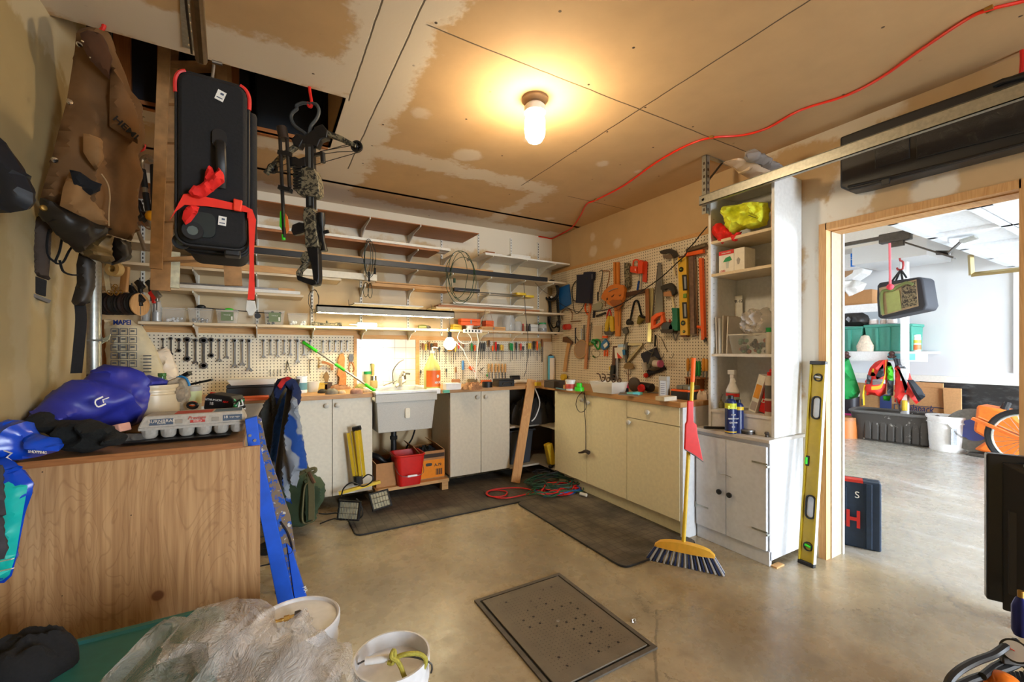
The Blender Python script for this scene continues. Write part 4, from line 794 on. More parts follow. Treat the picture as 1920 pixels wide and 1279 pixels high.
# ---- cord pile on the mats
def coilpile(name, label, cx_, cy_, rx, ry, turns, m, r, z0, seed, group=None):
    rnd = random.Random(seed); pts = []
    for i in range(turns*9):
        a_ = i*2*pi/9; k = .55+.45*rnd.random(); pts.append((rx*k*cos(a_)+rnd.uniform(-.03,.03), ry*k*sin(a_)+rnd.uniform(-.03,.03), z0+r+rnd.random()*.03*(1.4-k)*2.2))
    return one(name, label, 'cord', MB().tube(pts, r, 6, sm=4), m, (cx_, cy_, 0))
pc = onZ(1035, 925, 0)
coilpile('extension_cord', 'heap of dark green extension cord on the mat before the open corner', pc.x+.08, pc.y+.12, .26, .22, 8, grn, .0052, .04, 3)
coilpile('extension_cord', 'second tangle of green cord spreading over the mat edge', pc.x, pc.y-.02, .3, .17, 4, PM((34,92,58), .5), .004, .018, 8)
coilpile('air_hose', 'red air hose coil under the green cord heap', pc.x+.06, pc.y-.0, .21, .14, 5, PM((214,34,30), .45), .006, .012, 5)
coilpile('air_hose', 'blue hose coil showing around the red hose', pc.x+.07, pc.y-.02, .24, .16, 3, PM((40,90,160), .45), .006, .008, 11)
one('air_hose', 'loop of red hose reaching out along the sink mat', 'hose', MB().tube([onZ(a_, b_, .02)-Vector((pc.x,pc.y,0)) for a_, b_ in [(1010,922),(975,915),(930,917),(912,924),(920,931),(945,930),(950,922),(930,919),(915,922),(918,930),(950,934),(1000,924),(1030,918)]], .006, 8, sm=5), PM((206,36,34), .45), (pc.x, pc.y, 0))
coilpile('extension_cord', 'thin black cord tangle climbing toward the yellow drill', pc.x+.16, pc.y+.3, .16, .12, 5, blackp, .004, .06, 21)
one('cord_end', 'grey-white connector end of the green cord lying by the cabinet foot', 'connector', MB().tube([(0,0,.02),(.02,-.06,.02)], .014, 10), PM((200,196,184), .5), tuple(onZ(1088, 930, .013)))
# ---- twin work lamp lying at the sink mat
def worklamp(label, px, py, D, rz, tilt):
    p = atD(px, py, D); t = thing('work_lamp', label, 'work lamp', p, rz); Mt = Matrix.Rotation(tilt, 4, 'X')
    mk('housing', MB(Mt).hexa([(-.07,.0,-.055),(.07,.0,-.055),(.07,0,.055),(-.07,0,.055)],[(-.04,.07,-.03),(.04,.07,-.03),(.04,.07,.03),(-.04,.07,.03)]), yellow, t, sm=0, bev=.006)
    mk('bezel', MB(Mt).box(-.085,.085,-.02,.0,-.068,-.056).box(-.085,.085,-.02,0,.056,.068).box(-.085,-.073,-.02,0,-.056,.056).box(.073,.085,-.02,0,-.056,.056), blackp, t, sm=0, bev=.003)
    g = mk('glass', MB(Mt).box(-.073,.073,-.012,-.008,-.056,.056), PM((190,186,160), .12, .3, var=.3, sc=25), t, sm=0); w_ = MB(Mt)
    for k in range(6): w_.cyl((-.06+k*.024,-.028,-.06),(-.06+k*.024,-.028,.06),.0018,n=5)
    for k in range(2): w_.cyl((-.075,-.028,-.02+k*.04),(.075,-.028,-.02+k*.04),.0018,n=5)
    mk('guard', w_, dsteel, t); return t
worklamp('yellow halogen work lamp lying face-up on the mat corner', 656, 957, 3.08, -YAW-.15, -.25); worklamp('yellow halogen work lamp lying on its side below the sink platform', 712, 938, 3.34, -YAW+.85, -.5)
fr = Fr(atD(668, 855, 3.37), -YAW); t = fr.root('lamp_tripod', 'folded yellow tripod leaning on the white cabinet door', 'tripod')
for a_, b_, yy in (((653,812),(665,898),0), ((661,808),(671,893),.02), ((668,808),(676,893),-.02), ((674,806),(683,893),.0)): mk('leg', MB().bar(fr.p(*a_,yy), fr.p(*b_,yy*.3), .019, .019, up=(0,1,0)), yellow, t, sm=0)
mk('hub', MB().cyl(fr.p(671,892), fr.p(672,908), .035, n=10), blackp, t); mk('head', MB().cyl(fr.p(662,805), fr.p(676,802), .02, n=10), blackp, t)
fr = Fr(atD(675, 912, 3.3), -YAW); fr.one('crossbar', 'yellow steel crossbar lying on the mat in front of the folded tripod', 'bar', MB().bar(fr.p(635,925,-.04), fr.p(713,903,.1), .03, .022), yellow, sm=0)
fr = Fr(atD(640, 975, 3.1), -YAW)
for lb, pts in (('black lamp cord running to the green bag', [(600,982),(625,973),(640,975),(652,972),(668,975),(680,965),(676,945),(668,935)]), ('black lamp cord with plug crossing the concrete', [(598,963),(612,964),(630,962),(640,963)]), ('black cord arching over the yellow crossbar', [(640,930),(645,915),(660,905),(680,912),(695,905),(700,895),(690,890),(680,897)])):
    fr.one('lamp_cable', lb, 'cord', MB().tube(fr.tb(pts, .0), .005, 8, sm=5), blackp)
# ================================================================ SIDE WALL: HANGING TOOLS
def wr(name, label, cat, px, py, parts, off=.03, group=None): return wt(name, label, cat, px, py, off, parts, group, 'R')
def hook_(px, py, lb):
    wr('peg_hook', lb, 'hook', px, py, [('hook', dsteel, 't', [(px,py-6),(px,py),(px-3,py+4),(px-7,py+1)], .0022, .03)], .004)
fr = FR(1035, 530, .06); t = fr.root('cable_hank', 'thick hank of black cable hanging in the corner beside the blue folder', 'cable')
for i, (cx_, cy_, rx, ry, d) in enumerate(((1034,545,13,19,0),(1035,544,11,16,.02),(1033,546,12.5,18,-.02),(1035,547,10,17,.03))): mk('coil', MB().tube([fr.p(cx_+rx*cos(a_*pi/8), cy_+ry*sin(a_*pi/8), d) for a_ in range(16)], .011, 8, True, sm=2), blackr, t)
for pts in ([(1028,560),(1030,580),(1028,600),(1034,620),(1042,627),(1049,618),(1047,600),(1045,580),(1044,560)], [(1031,562),(1033,585),(1031,603),(1038,615),(1046,608)], [(1046,560),(1048,585),(1050,605),(1046,615)]): mk('strand', MB().tube(fr.tb(pts), .008, 8, sm=4), blackr, t)
mk('plug', MB().ball(fr.p(1046,608,-.01), .03, .8, .8, 1.3), blackp, t); mk('tie', MB().ball(fr.p(1034,557,-.02), .018, 1, .6, .8), whiteg, t)
wr('plastic_folder', 'bright blue plastic sleeve hung beside the black cable hank', 'sleeve', 1060, 540, [('sleeve', PM((14,92,170), .4), 'o', [(1049,541),(1068,533),(1072,570),(1051,582)], 0, .015)])
wr('rope_loop', 'thin black cord loop hanging under the navy plastic guide', 'cord', 1080, 530, [('loop', blackp, 't', [(1087,527),(1080,527),(1073,540),(1074,560),(1080,565),(1086,562)], .005, 0), ('tail', blackp, 't', [(1074,560),(1076,580),(1082,588),(1092,578),(1096,568)], .004, .02)])
wr('saw_guide', 'navy plastic holster plate with a round hole', 'holder', 1100, 515, [('plate', navy, 'o', [(1086,516),(1099,515),(1100,511),(1117,510),(1116,523.5),(1113,528),(1111,569.5),(1085,568),(1086.5,521)], 0, .04), ('hole', blackp, 'o', [(1098,520),(1101,519),(1102,523),(1099,525)], .0405, .042), ('clip', steel, 'l', [(1110,514),(1110,523)], .003, .045)])
wr('coping_saw', 'thin wire-framed coping saw beside the navy plate', 'saw', 1128, 508, [('frame', dsteel, 't', [(1123,510),(1130,507),(1127,528),(1123,546),(1122,552)], .0035, 0), ('blade', steel, 'l', [(1130,507),(1127,540),(1126,565)], .002, 0), ('handle', blackp, 'l', [(1121,548),(1121,564)], .008, 0)])
wr('hacksaw', 'old hacksaw with brown curved frame hanging beside the coping saw', 'saw', 1138, 508, [('frame', brownw, 't', [(1130,508),(1138,508),(1143,510),(1141,526),(1137,543),(1135,575)], .0045, 0), ('blade', steel, 'l', [(1130,508),(1128,560),(1124,575)], .002, 0)])
wr('router_base', 'clear grey plastic router guide hanging under the coping saw', 'tool guide', 1121, 570, [('plate', clearm('grey_acrylic', (170,168,140), .75), 'o', [(1113,571),(1128,566),(1131,572),(1127,581),(1112,582)], 0, .01), ('bar', steel, 'l', [(1113,583),(1138,580)], .0025, 0)])
wr('black_torch', 'black torch handle hanging below the clear router guide', 'torch', 1127, 592, [('barrel', blackp, 'l', [(1119,593),(1135,587)], .012, 0), ('stub', navy, 'l', [(1114,584),(1113,596)], .012, 0)])
wr('orange_hook', 'orange oval handle hanging under the navy plate', 'handle', 1102, 578, [('ring', orange, 'c', [(1100,567),(1106,569),(1107,580),(1104,590),(1099,585),(1097,575)], .009, 0)])
wr('carved_paddle', 'big carved orange-brown wooden fixture with wavy cut-outs', 'wooden jig', 1158, 500, [('bar', woodm('jig_wood', (220,140,50), (190,104,30), .5, 2), 'o', [(1152.5,492),(1156,492),(1156.5,534),(1153,534)], 0, .02), ('bar', woodm('jig_wood', (220,140,50), (190,104,30), .5, 2), 'o', [(1158,492),(1162,492),(1162.5,534),(1158.5,534)], 0, .02),
    ('head', PM((204,116,40), .5), 'o', [(1137,546),(1148,536),(1158,533),(1174,535.5),(1175.5,543),(1174,557),(1168,571),(1162,580),(1157,583),(1155,576),(1143,570.5),(1141,565),(1137,564),(1131.5,560),(1133,554)], .012, .045), ('cutout', PM((92,46,16), .6), 'o', [(1146,556),(1150,553),(1152,551),(1151,555),(1147,558)], .0452, .047), ('cutout', PM((92,46,16), .6), 'o', [(1160,554),(1165,552),(1164,555),(1161,556)], .0452, .047), ('cutout', PM((92,46,16), .6), 'o', [(1137,559),(1140,558),(1140,562),(1137,564)], .0452, .047),
    ('lower_plate', PM((150,84,30), .6), 'o', [(1143,566),(1150,562),(1155,563),(1165,562),(1168,570),(1160,582),(1155,578),(1148,572)], .0455, .055), ('screw', steel, 'l', [(1141,547),(1150,542),(1158,541)], .004, .05),
    ('lower_bar', woodm('jig_wood2', (220,140,50), (190,104,30), .5, 2), 'o', [(1154,578),(1165,578),(1164,631),(1156,631)], 0, .018), ('slot', PM((150,90,40), .6), 'o', [(1158.3,584),(1159.8,584),(1160,612),(1158.8,612)], .0182, .0195)])
wr('knife_sheath', 'olive camouflage sheath hanging beside the carved wooden fixture', 'sheath', 1179, 495, [('sheath', camo, 'o', [(1174,494),(1181,493),(1183.5,498),(1184,535),(1181,541),(1176,538),(1174.5,515)], 0, .03)])
wr('spring_clamp', 'orange-red looped clamp jaw at the front of the orange group', 'clamp', 1192, 487, [('ring', PM((226,70,24), .4), 'c', [(1188,490),(1193,487),(1198,490),(1197,500),(1188,501)], .007, .01), ('jaw', PM((226,70,24), .4), 'o', [(1186,500),(1199,500),(1198,513),(1186,511)], 0, .03), ('rivet', whiteg, 'l', [(1191,504),(1191,508)], .003, .032)])
wr('spring_clamp', 'orange-red clamp half hidden behind the looped clamp jaw', 'clamp', 1206, 489, [('jaw', PM((220,66,24), .4), 'o', [(1201,491),(1206,488),(1210,492),(1209,513),(1201,514)], 0, .035), ('shank', steel, 'l', [(1203,514),(1202,546)], .004, .01)])
wr('blade_card', 'small red blade packet hanging behind the orange clamps', 'packet', 1210, 490, [('card', PM((200,60,30), .6), 'o', [(1210,489),(1214.5,491),(1213,530),(1205,528),(1206,513)], 0, .006)])
wr('screwdriver', 'blue-handled screwdriver hanging under the orange clamps', 'screwdriver', 1197, 527, [('handle', PM((20,70,150), .4), 'l', [(1198,527),(1195,544)], .009, 0), ('shank', steel, 'l', [(1198,527),(1199,512)], .003, 0)])
wr('wooden_batten', 'dark horizontal wooden straightedge between the carved jig and the saw', 'straightedge', 1180, 548, [('batten', PM((76,46,26), .6, name='dark_wood'), 'o', [(1171,550),(1210,542),(1212,549),(1172,558)], 0, .02)])
wr('folding_rule', 'brown wooden rule hanging upright beside the panel saw', 'ruler', 1214, 545, [('rule', brownz, 'o', [(1211,543),(1217.5,541),(1218.5,605),(1212,606)], .021, .032)])
wr('straightedge', 'bright aluminium straightedge hanging behind the panel saw', 'straightedge', 1222, 543, [('bar', PM((214,206,150), .3, .6), 'o', [(1218.5,542),(1225.5,540),(1222.5,642),(1215.5,641)], 0, .012)])
wr('knee_pad', 'black and olive belt pouch hanging in a heart-shaped loop', 'pouch', 1192, 565, [('strap', blackf, 't', [(1182,600),(1186,580),(1190,566),(1196,565),(1200,580),(1204,596)], .009, .01), ('pad', blackr, 'f', [(1178,604),(1186,606)], .03, .01), ('pad', PM((130,116,50), .7), 'f', [(1203,596),(1197,607)], .035, .02), ('sole', blackr, 'f', [(1205,592),(1201,606)], .03, 0)])
wr('panel_saw', 'long panel saw with orange handle', 'saw', 1236, 493, [('blade', PM((150,146,136), .3, .9), 'o', [(1234.5,492),(1240,493),(1244,586),(1227,597)], .008, .012), ('back', dsteel, 'l', [(1234,493),(1223,602)], .004, .008),
    ('handle', orange, 'o', [(1225,595),(1234,588),(1245,585),(1247,587),(1245.5,591),(1237,594),(1230,601),(1229,611),(1233,609),(1242,605),(1243,593),(1246,590),(1249,604),(1235,614),(1224,618)], 0, .028)])
for (a_, b_, c_, d_, e_, lb) in ((1242,467,1273,485,517,'upper'), (1243,531,1271,556,584,'lower')):
    k = d_-b_
    wr('edge_clamp', '%s of two curved black edging tools beside the hanging yellow level' % lb, 'edging tool', (a_+c_)/2, b_, [('arm', PM((46,40,34), .6), 'o', [(a_,b_+k*.25),(a_+8,b_+k*.1),(a_+18,b_),(c_-4,b_+k*.2),(c_,b_+k*.75),(c_-6,b_+k*.95),(c_-8,b_+k*.6),(c_-16,b_+k*.4),(a_+6,b_+k*.55),(a_,b_+k*.5)], .0, .03),
        ('jaw', PM((176,126,84) if lb == 'lower' else (110,92,74), .6), 'o', [(a_+5,b_+k*.7),(c_-10,b_+k*.6),(c_-6,b_+k),(a_+6,b_+k)], .005, .035), ('dowel', PM((228,212,170), .6), 'l', [((a_+c_)/2+3,d_),((a_+c_)/2+8,e_)], .008, .02)])
wr('rubber_sleeve', 'crinkled teal rubber boot sleeve next to the yellow level', 'sleeve', 1272, 580, [('sleeve', PM((10,110,84), .5, var=.25, sc=120), 'o', [(1267,578),(1277,578),(1278,600),(1278,620),(1262,621),(1261,614),(1268,603),(1268,590)], 0, .05)])
wr('plane_handle', 'black dome-shaped plane with red knob below the lower edging tool', 'plane', 1256, 604, [('dome', PM((30,26,26), .35), 'o', [(1247,612),(1251,606),(1258,604),(1266,607),(1269,614),(1268,618),(1248,618)], 0, .05), ('foot', PM((54,40,34), .5), 'o', [(1246,618),(1272,618),(1270,624),(1249,625)], 0, .06), ('knob', PM((180,60,40), .5), 'l', [(1256,599),(1256,605)], .008, .02)])
wr('putty_fork', 'small forked steel bracket under the black plane', 'bracket', 1266, 626, [('tine', steel, 'l', [(1262,625),(1266,639)], .005, 0), ('tine', steel, 'l', [(1272,625),(1266,639)], .005, 0)])
fr = FR(1284, 484, .03); t = fr.root('spirit_level', 'yellow spirit level with two long windows hanging on the perforated board', 'spirit level')
m = MB(); fr.prism(m, [(1275,483),(1291,481.5),(1294,629),(1280,631)], 0, -.03); mk('body', m, PM((222,178,54), .4, name='ochre'), t, sm=0, bev=.003)
for y_, h_ in ((530,14.5),(582,15)): o = mk('window_frame', (lambda q: q)(MB().prism(fr.pl([(1279.2,y_-h_),(1288,y_-h_-.5),(1289.5,y_+h_),(1281,y_+h_+.5)], -.031), -.031, -.036)), blackp, t, bev=.004); m = MB(); fr.prism(m, [(1282,y_-h_+3),(1286,y_-h_+3),(1287,y_+h_-3),(1283.5,y_+h_-3)], -.037, -.038); mk('window_inlay', m, PM((150,156,168), .2), o, sm=0)
for px, y_ in ((1282.3,506),(1286,606),(1281.5,489),(1287.5,622)): r_ = .02 if y_ in (506, 606) else .011; q = fr.p(px, y_); o = mk('vial_ring', MB().lathe([(r_*.6,.03),(r_,.031),(r_,.036),(r_*.6,.036),(r_*.6,.03)], (q.x,0,q.z), 16, ax='y'), blackp, t); mk('vial', MB().cyl((q.x-.008,-.036,q.z),(q.x+.008,-.036,q.z),.005), PM((150,170,90), .3), o)
q = fr.p(1290.5, 555); mk('centre_vial', MB().box(q.x-.02,q.x+.012,-.04,-.028,q.z-.018,q.z+.018), PM((110,150,50), .3), t, bev=.005)
for y_ in (482, 630): q = fr.p(1283.5 if y_ == 482 else 1286.5, y_); mk('end_cap', MB().box(q.x-.03,q.x+.03,-.034,.002,q.z-.008,q.z+.006), PM((90,40,24), .5), t, sm=0, bev=.002)
wr('angle_iron', 'rusty brown steel angle hanging behind the yellow level', 'steel angle', 1298, 482, [('bar', PM((122,98,86), .5, .4, var=.25), 'o', [(1293,481),(1301.5,480),(1304.5,626),(1296,627)], 0, .014), ('edge', PM((80,60,50), .5, .4), 'l', [(1302,481),(1305,626)], .006, .008)])
wr('steel_square', 'thin steel square hanging at the edge of the brown angle', 'square', 1308, 500, [('blade', PM((140,110,80), .5, .4), 'l', [(1304,488),(1308,630)], .005, 0), ('foot', steel, 'l', [(1297,632),(1308,630)], .004, 0)])
wr('bow_saw', 'orange bow-saw frame next to the tall white cupboard', 'bow saw', 1305, 465, [('handle', PM((110,96,76), .5, .4), 'l', [(1288,470),(1324,459)], .018, .02), ('frame', orange, 'o', [(1288,475),(1322,468),(1322,475),(1288,482)], .005, .03), ('post', orange, 'o', [(1314,485),(1320,484),(1325,636),(1319,638)], .0, .028), ('stub', orange, 'l', [(1308,613),(1318,614)], .012, .01), ('tip', blackp, 'l', [(1321,634),(1323,640)], .013, .014)])
wr('c_clamp', 'rusty bow-shaped clamp with screw hanging under the blue sleeve', 'clamp', 1063, 582, [('bow', PM((150,120,90), .4, .7), 't', [(1055,600),(1053,588),(1058,581),(1068,580),(1073,588),(1072,600)], .006, 0), ('screw', PM((130,90,50), .4, .6), 'l', [(1070,603),(1088,602)], .005, 0)])
fr = FR(1062, 612, .05); t = fr.root('tape_reel', 'red and grey tape reel hanging at the corner over the hatchet', 'reel'); q = fr.p(1064,613); mk('reel', MB().lathe([(.001,-.05),(.032,-.05),(.032,-.02),(.024,-.02),(.024,.01),(.032,.01),(.032,.03),(.001,.03)], q, 18, ax='x'), PM((190,50,30), .5), t); mk('hub', MB().lathe([(.02,-.06),(.034,-.06),(.034,-.05),(.001,-.05)], q, 16, ax='x'), steel, t)
wr('hatchet', 'small old hatchet with a wooden handle', 'hatchet', 1066, 638, [('head', PM((110,76,52), .5, .5), 'o', [(1058,632),(1064,631),(1075,641),(1075,645),(1068,643),(1057,641)], 0, .02), ('handle', pinez, 'o', [(1066,640),(1071,641),(1065,670),(1062,697),(1057,697),(1061,668)], .002, .018)])
for i, (px, y0, y1, m_, lb) in enumerate(((1079,615,645,navy,'navy flat bar hanging beside the round strainer'), (1090,617,640,steel,'steel punch hanging over the round strainer'), (1095,610,638,dsteel,'dark file hanging beside the long wooden strip'))): wr('cold_chisel', lb, 'chisel', px, y0, [('bar', m_, 'l', [(px,y0),(px,y1)], .007, 0)])
fr = FR(1089, 655, .04); t = fr.root('strainer', 'round brass-rimmed strainer with fine mesh', 'strainer'); pr = [fr.p(1089+12*cos(k*pi/8)-2*sin(k*pi/8), 655+17*sin(k*pi/8)) for k in range(16)]; mk('rim', MB().tube(pr, .007, 8, True, sm=2), PM((176,140,100), .5), t); mk('mesh', MB().add(pr, [tuple(range(16))]), clearm('fine_mesh', (170,130,90), .55, .6), t, sm=0); mk('handle', MB().tube(fr.tb([(1085,640),(1080,632),(1079,625)]), .004, 6), dsteel, t)
wr('wooden_strip', 'long thin wooden strip hanging between hatchet and clamps', 'wood strip', 1107, 575, [('strip', PM((196,136,92), .6), 'o', [(1105,571),(1108,571),(1101,692),(1096,692)], 0, .012)])
wr('chain', 'grey chain hanging beside the long wooden strip', 'chain', 1106, 610, [('links', dsteel, 't', [(1109,605),(1107,630),(1106,650),(1104,675)], .005, 0)])
wr('pliers', 'red-handled pliers hanging beside the yellow shears', 'pliers', 1142, 580, [('handle', red, 't', [(1140,607),(1138,595),(1142,580)], .007, 0), ('handle', red, 't', [(1147,603),(1146,590),(1143,580)], .006, 0)])
wr('tin_snips', 'yellow-handled tin snips hanging head down beside the carved jig', 'snips', 1142, 592, [('handle', yellow, 'o', [(1142,592),(1145,594),(1141,622),(1136,622),(1137,608)], 0, .02), ('handle', yellow, 'o', [(1147,592),(1151,594),(1153,622),(1148,624),(1145,604)], 0, .02), ('jaws', dsteel, 'o', [(1134,621),(1154,621),(1148,629),(1138,628)], 0, .02)])
wr('parts_packet', 'clear packet of parts hanging over the green tape roll', 'packet', 1122, 612, [('packet', clearm('packet', (230,210,180), .5, .3), 'o', [(1113,611),(1130,610),(1129,636),(1112,636)], 0, .006)])
wr('green_cord_reel', 'shiny green tape rolls hanging beside the wooden strip', 'tape', 1118, 640, [('roll', PM((20,140,60), .3), 'c', [(1113,640),(1120,637),(1125,642),(1124,652),(1120,654)], .009, .01), ('roll', PM((20,120,56), .3), 'f', [(1112,640),(1118,643)], .028, 0), ('roll', PM((150,140,60), .4), 'f', [(1106,645),(1112,645)], .02, 0)])
wr('wire_coil', 'thin wire coil hanging under the green tape rolls', 'wire coil', 1116, 658, [('wire', dsteel, 'c', [(1109,659),(1117,655),(1125,662),(1121,669),(1113,670)], .002, 0), ('knot', PM((60,90,40), .6), 'f', [(1112,668),(1116,671)], .01, 0)])
wr('multi_tool', 'blue and white folding tool above a pair of orange handles', 'multi-tool', 1136, 638, [('body', PM((40,110,170), .4), 'o', [(1129,645),(1137,635),(1143,643),(1142,651),(1134,657),(1129,652)], 0, .02), ('face', paper, 'o', [(1131,647),(1138,641),(1140,647),(1134,653)], .02, .023), ('tab', orange, 'o', [(1132,630),(1140,630),(1140,634),(1132,634)], 0, .02)])
for k in (0, 1): wr('orange_driver', 'orange handle hanging under the blue folding tool, %s one' % ('hatchet side' if not k else 'doorway side'), 'driver', 1134+5*k, 657, [('handle', orange, 'l', [(1134+5*k,657),(1133.5+5*k,668)], .009, 0)])
wr('wood_rasp', 'dark wooden-handled rasp hanging beside the red and white box', 'rasp', 1153, 650, [('blade', PM((92,56,34), .6), 'o', [(1151,649),(1157,649),(1155,686),(1149,686)], 0, .015)])
wr('wire_brush', 'black long-handled brush hanging down to the bench', 'brush', 1151, 690, [('handle', blackp, 'o', [(1149,685),(1155,685),(1154,712),(1158,724),(1152,730),(1147,712)], 0, .03), ('ferrule', yellow, 'o', [(1144,688),(1149,686),(1149,694),(1145,694)], 0, .02)])
wr('aluminium_bar', 'flat aluminium bar hanging beside the black brush', 'metal bar', 1158, 670, [('bar', PM((150,150,160), .35, .7), 'o', [(1155,672),(1160,672),(1160,724),(1155,724)], 0, .008)])
fr = FR(1165, 650, .03); t = fr.root('blade_box', 'white, red and blue box hanging on the perforated board', 'box'); m = MB(); fr.prism(m, [(1157,652),(1173,651),(1173.5,672),(1158.5,672)], 0, -.035); mk('carton', m, paper, t, sm=0); m = MB(); fr.prism(m, [(1157,661),(1167,672),(1158.5,672)], -.035, -.037); mk('red_corner', m, PM((214,60,40), .6), t, sm=0); m = MB(); fr.prism(m, [(1167,656),(1172,655.5),(1172.5,666),(1168,666)], -.035, -.037); mk('blue_panel', m, PM((20,110,170), .6), t, sm=0); m = MB(); fr.prism(m, [(1159,646),(1172,645),(1172.5,651.5),(1158.5,652)], -.01, -.012); mk('header_card', m, PM((170,200,230), .6), t, sm=0)
wr('pipe_wrench', 'grey adjustable wrench hanging under the carved jig', 'wrench', 1175, 620, [('jaw', dsteel, 'o', [(1168,617),(1177,613),(1180,623),(1176,628),(1171,624)], 0, .02), ('shank', PM((120,110,90), .5, .6), 'l', [(1174,626),(1170,650)], .007, .01)])
wr('speed_square', 'triangular steel bracket frame hanging above the sanding disc', 'bracket', 1190, 645, [('bar', PM((170,156,120), .4, .6), 'o', [(1178,643.5),(1206,643),(1206,648),(1178,648)], 0, .015), ('bar', PM((150,136,104), .4, .6), 'o', [(1201,648),(1206,648),(1179,680),(1176,676)], 0, .015), ('post', dsteel, 'o', [(1175,642),(1179,642),(1178,680),(1175,680)], 0, .02)])
wr('sanding_disc', 'olive half-round scraper hanging over the bench', 'scraper', 1180, 683, [('disc', PM((134,108,66), .7), 'o', [(1170,689),(1173,682),(1180,679),(1187,682),(1190,689),(1186,692),(1174,692)], 0, .012), ('stem', PM((130,96,70), .5), 'l', [(1178,691),(1178,716)], .004, 0), ('hook', dsteel, 't', [(1169,697),(1174,697),(1175,702),(1182,702),(1183,696)], .0025, 0)])
# respirator
fr = FR(1225, 655, .04); t = fr.root('respirator_mask', 'grey half-face respirator with pink filters over a navy cloth pouch', 'respirator'); dgm = PM((104,98,86), .6)
m = puff(fr, [(1201,663),(1231,651),(1243,680),(1250,692),(1238,698),(1222,703),(1216,708),(1214,700)], .02, .012, wr=.15, y=.015); mk('pouch', m, PM((40,42,56), .8), t)
m = puff(fr, [(1221,680),(1225,669),(1229,668),(1236,675),(1235,685),(1240,692),(1226,696),(1219,694)], .055, .008, wr=.1, edge=.03); mk('facepiece', m, dgm, t)
q = fr.p(1243, 682); mk('filter', MB().cyl((q.x-.045,-.05,q.z),(q.x+.012,-.055,q.z),.03,n=18), PM((206,196,186), .4), t); mk('pink_filter', MB().cyl((q.x+.012,-.055,q.z),(q.x+.03,-.056,q.z),.031,n=18), PM((186,90,140), .5), t)
q = fr.p(1213.5, 687); mk('filter', MB().cyl((q.x-.008,-.03,q.z+.03),(q.x+.008,-.03,q.z-.035),.022,n=16), PM((186,176,166), .4), t); q = fr.p(1226, 686); mk('valve', MB().cyl((q.x,-.05,q.z),(q.x,-.068,q.z),.018,n=16), PM((84,80,66), .6), t)
for pts in ([(1222,662),(1210,655),(1206,648),(1213,643),(1225,643),(1232,650)], [(1224,663),(1228,640),(1230,628),(1232,640),(1233,652)], [(1219,680),(1220,670),(1224,660)], [(1232,628),(1240,634),(1247,650),(1252,660)]): mk('strap', MB().tube(fr.tb(pts, -.015), .0045, 6, sm=4, flat=.5), PM((120,112,96), .8), t)
mk('dark_strap', MB().tube(fr.tb([(1229,628),(1228,650)], -.02), .007, 8), blackf, t); mk('red_valve', MB().ball(fr.p(1211,704,-.01), .022), PM((210,40,24), .4), t)
for px, py, lb in ((1244,668,'bare steel hook beside the respirator'), (1262,668,'bare double hook between respirator and screwdriver holder'), (1150,503,'bare hook above the carved jig'), (1140,608,'bare cross-shaped hook beside the tin snips')): hook_(px, py, lb)
for i, (px, y0, y1, m_, nm) in enumerate(((1290,672,696,PM((206,140,40), .5),'amber-handled chisel at the broom side of the wooden holder'),(1297,670,690,PM((190,140,50), .5),'amber-handled chisel just behind the broom handle'),(1305,677,705,green,'green-handled chisel at the front of the wooden holder'),(1311,677,705,green,'green-handled chisel beside its twin, cupboard side'),(1319,672,696,PM((220,150,50), .5),'orange-handled chisel in the wooden holder by the cupboard'),(1325,673,696,PM((210,150,60), .5),'orange-handled chisel touching the cupboard side'))):
    fr = FR(px, y1, .06); h = fr.p(px, y0).z; t = fr.root('wood_chisel', nm, 'chisel', 'chisels in the wooden holder'); mk('handle', MB().lathe([(.001,0),(.009,0),(.012,.01),(.0125,h*.85),(.008,h),(.001,h)], n=12), m_, t); mk('blade', MB().box(-.006,.006,-.001,.001,-.06,0), dsteel, t, sm=0); mk('tip', MB().cyl((0,0,h),(0,0,h+.018),.002,n=6), steel, t)
fr = FR(1310, 708, .02); q, q2 = fr.p(1298,708), fr.p(1327,708); t = fr.root('wooden_holder', 'slatted wooden tool holder standing in the worktop corner by the cupboard', 'tool holder'); mk('top', MB().box(q.x,q2.x,-.09,.015,-.006,.006), brownw, t, sm=0)
for k in range(5): mk('slat', MB().box(q.x+.005+k*.022, q.x+.013+k*.022, -.085, .01, -(fr.o.z-TZ)+.001, -.006), brownz, t, sm=0)
# cable draped diagonally over the board
fr = FR(1200, 550, .09); fr.one('draped_cable', 'black cable draped diagonally across the hanging saws', 'cable', MB().tube(fr.tb([(1326,425),(1313,440),(1300,457),(1289,468),(1285,478),(1265,497),(1240,520),(1215,538),(1190,555),(1165,570),(1140,580),(1120,584),(1112,583)]), .0045, 6, sm=4), blackp)
fr = FR(1090, 570, .07); fr.one('draped_cable', 'thin black cable sagging from the cable hank to the orange handle', 'cable', MB().tube(fr.tb([(1038,560),(1055,572),(1075,582),(1090,586),(1104,586)]), .0035, 6, sm=4), blackp)
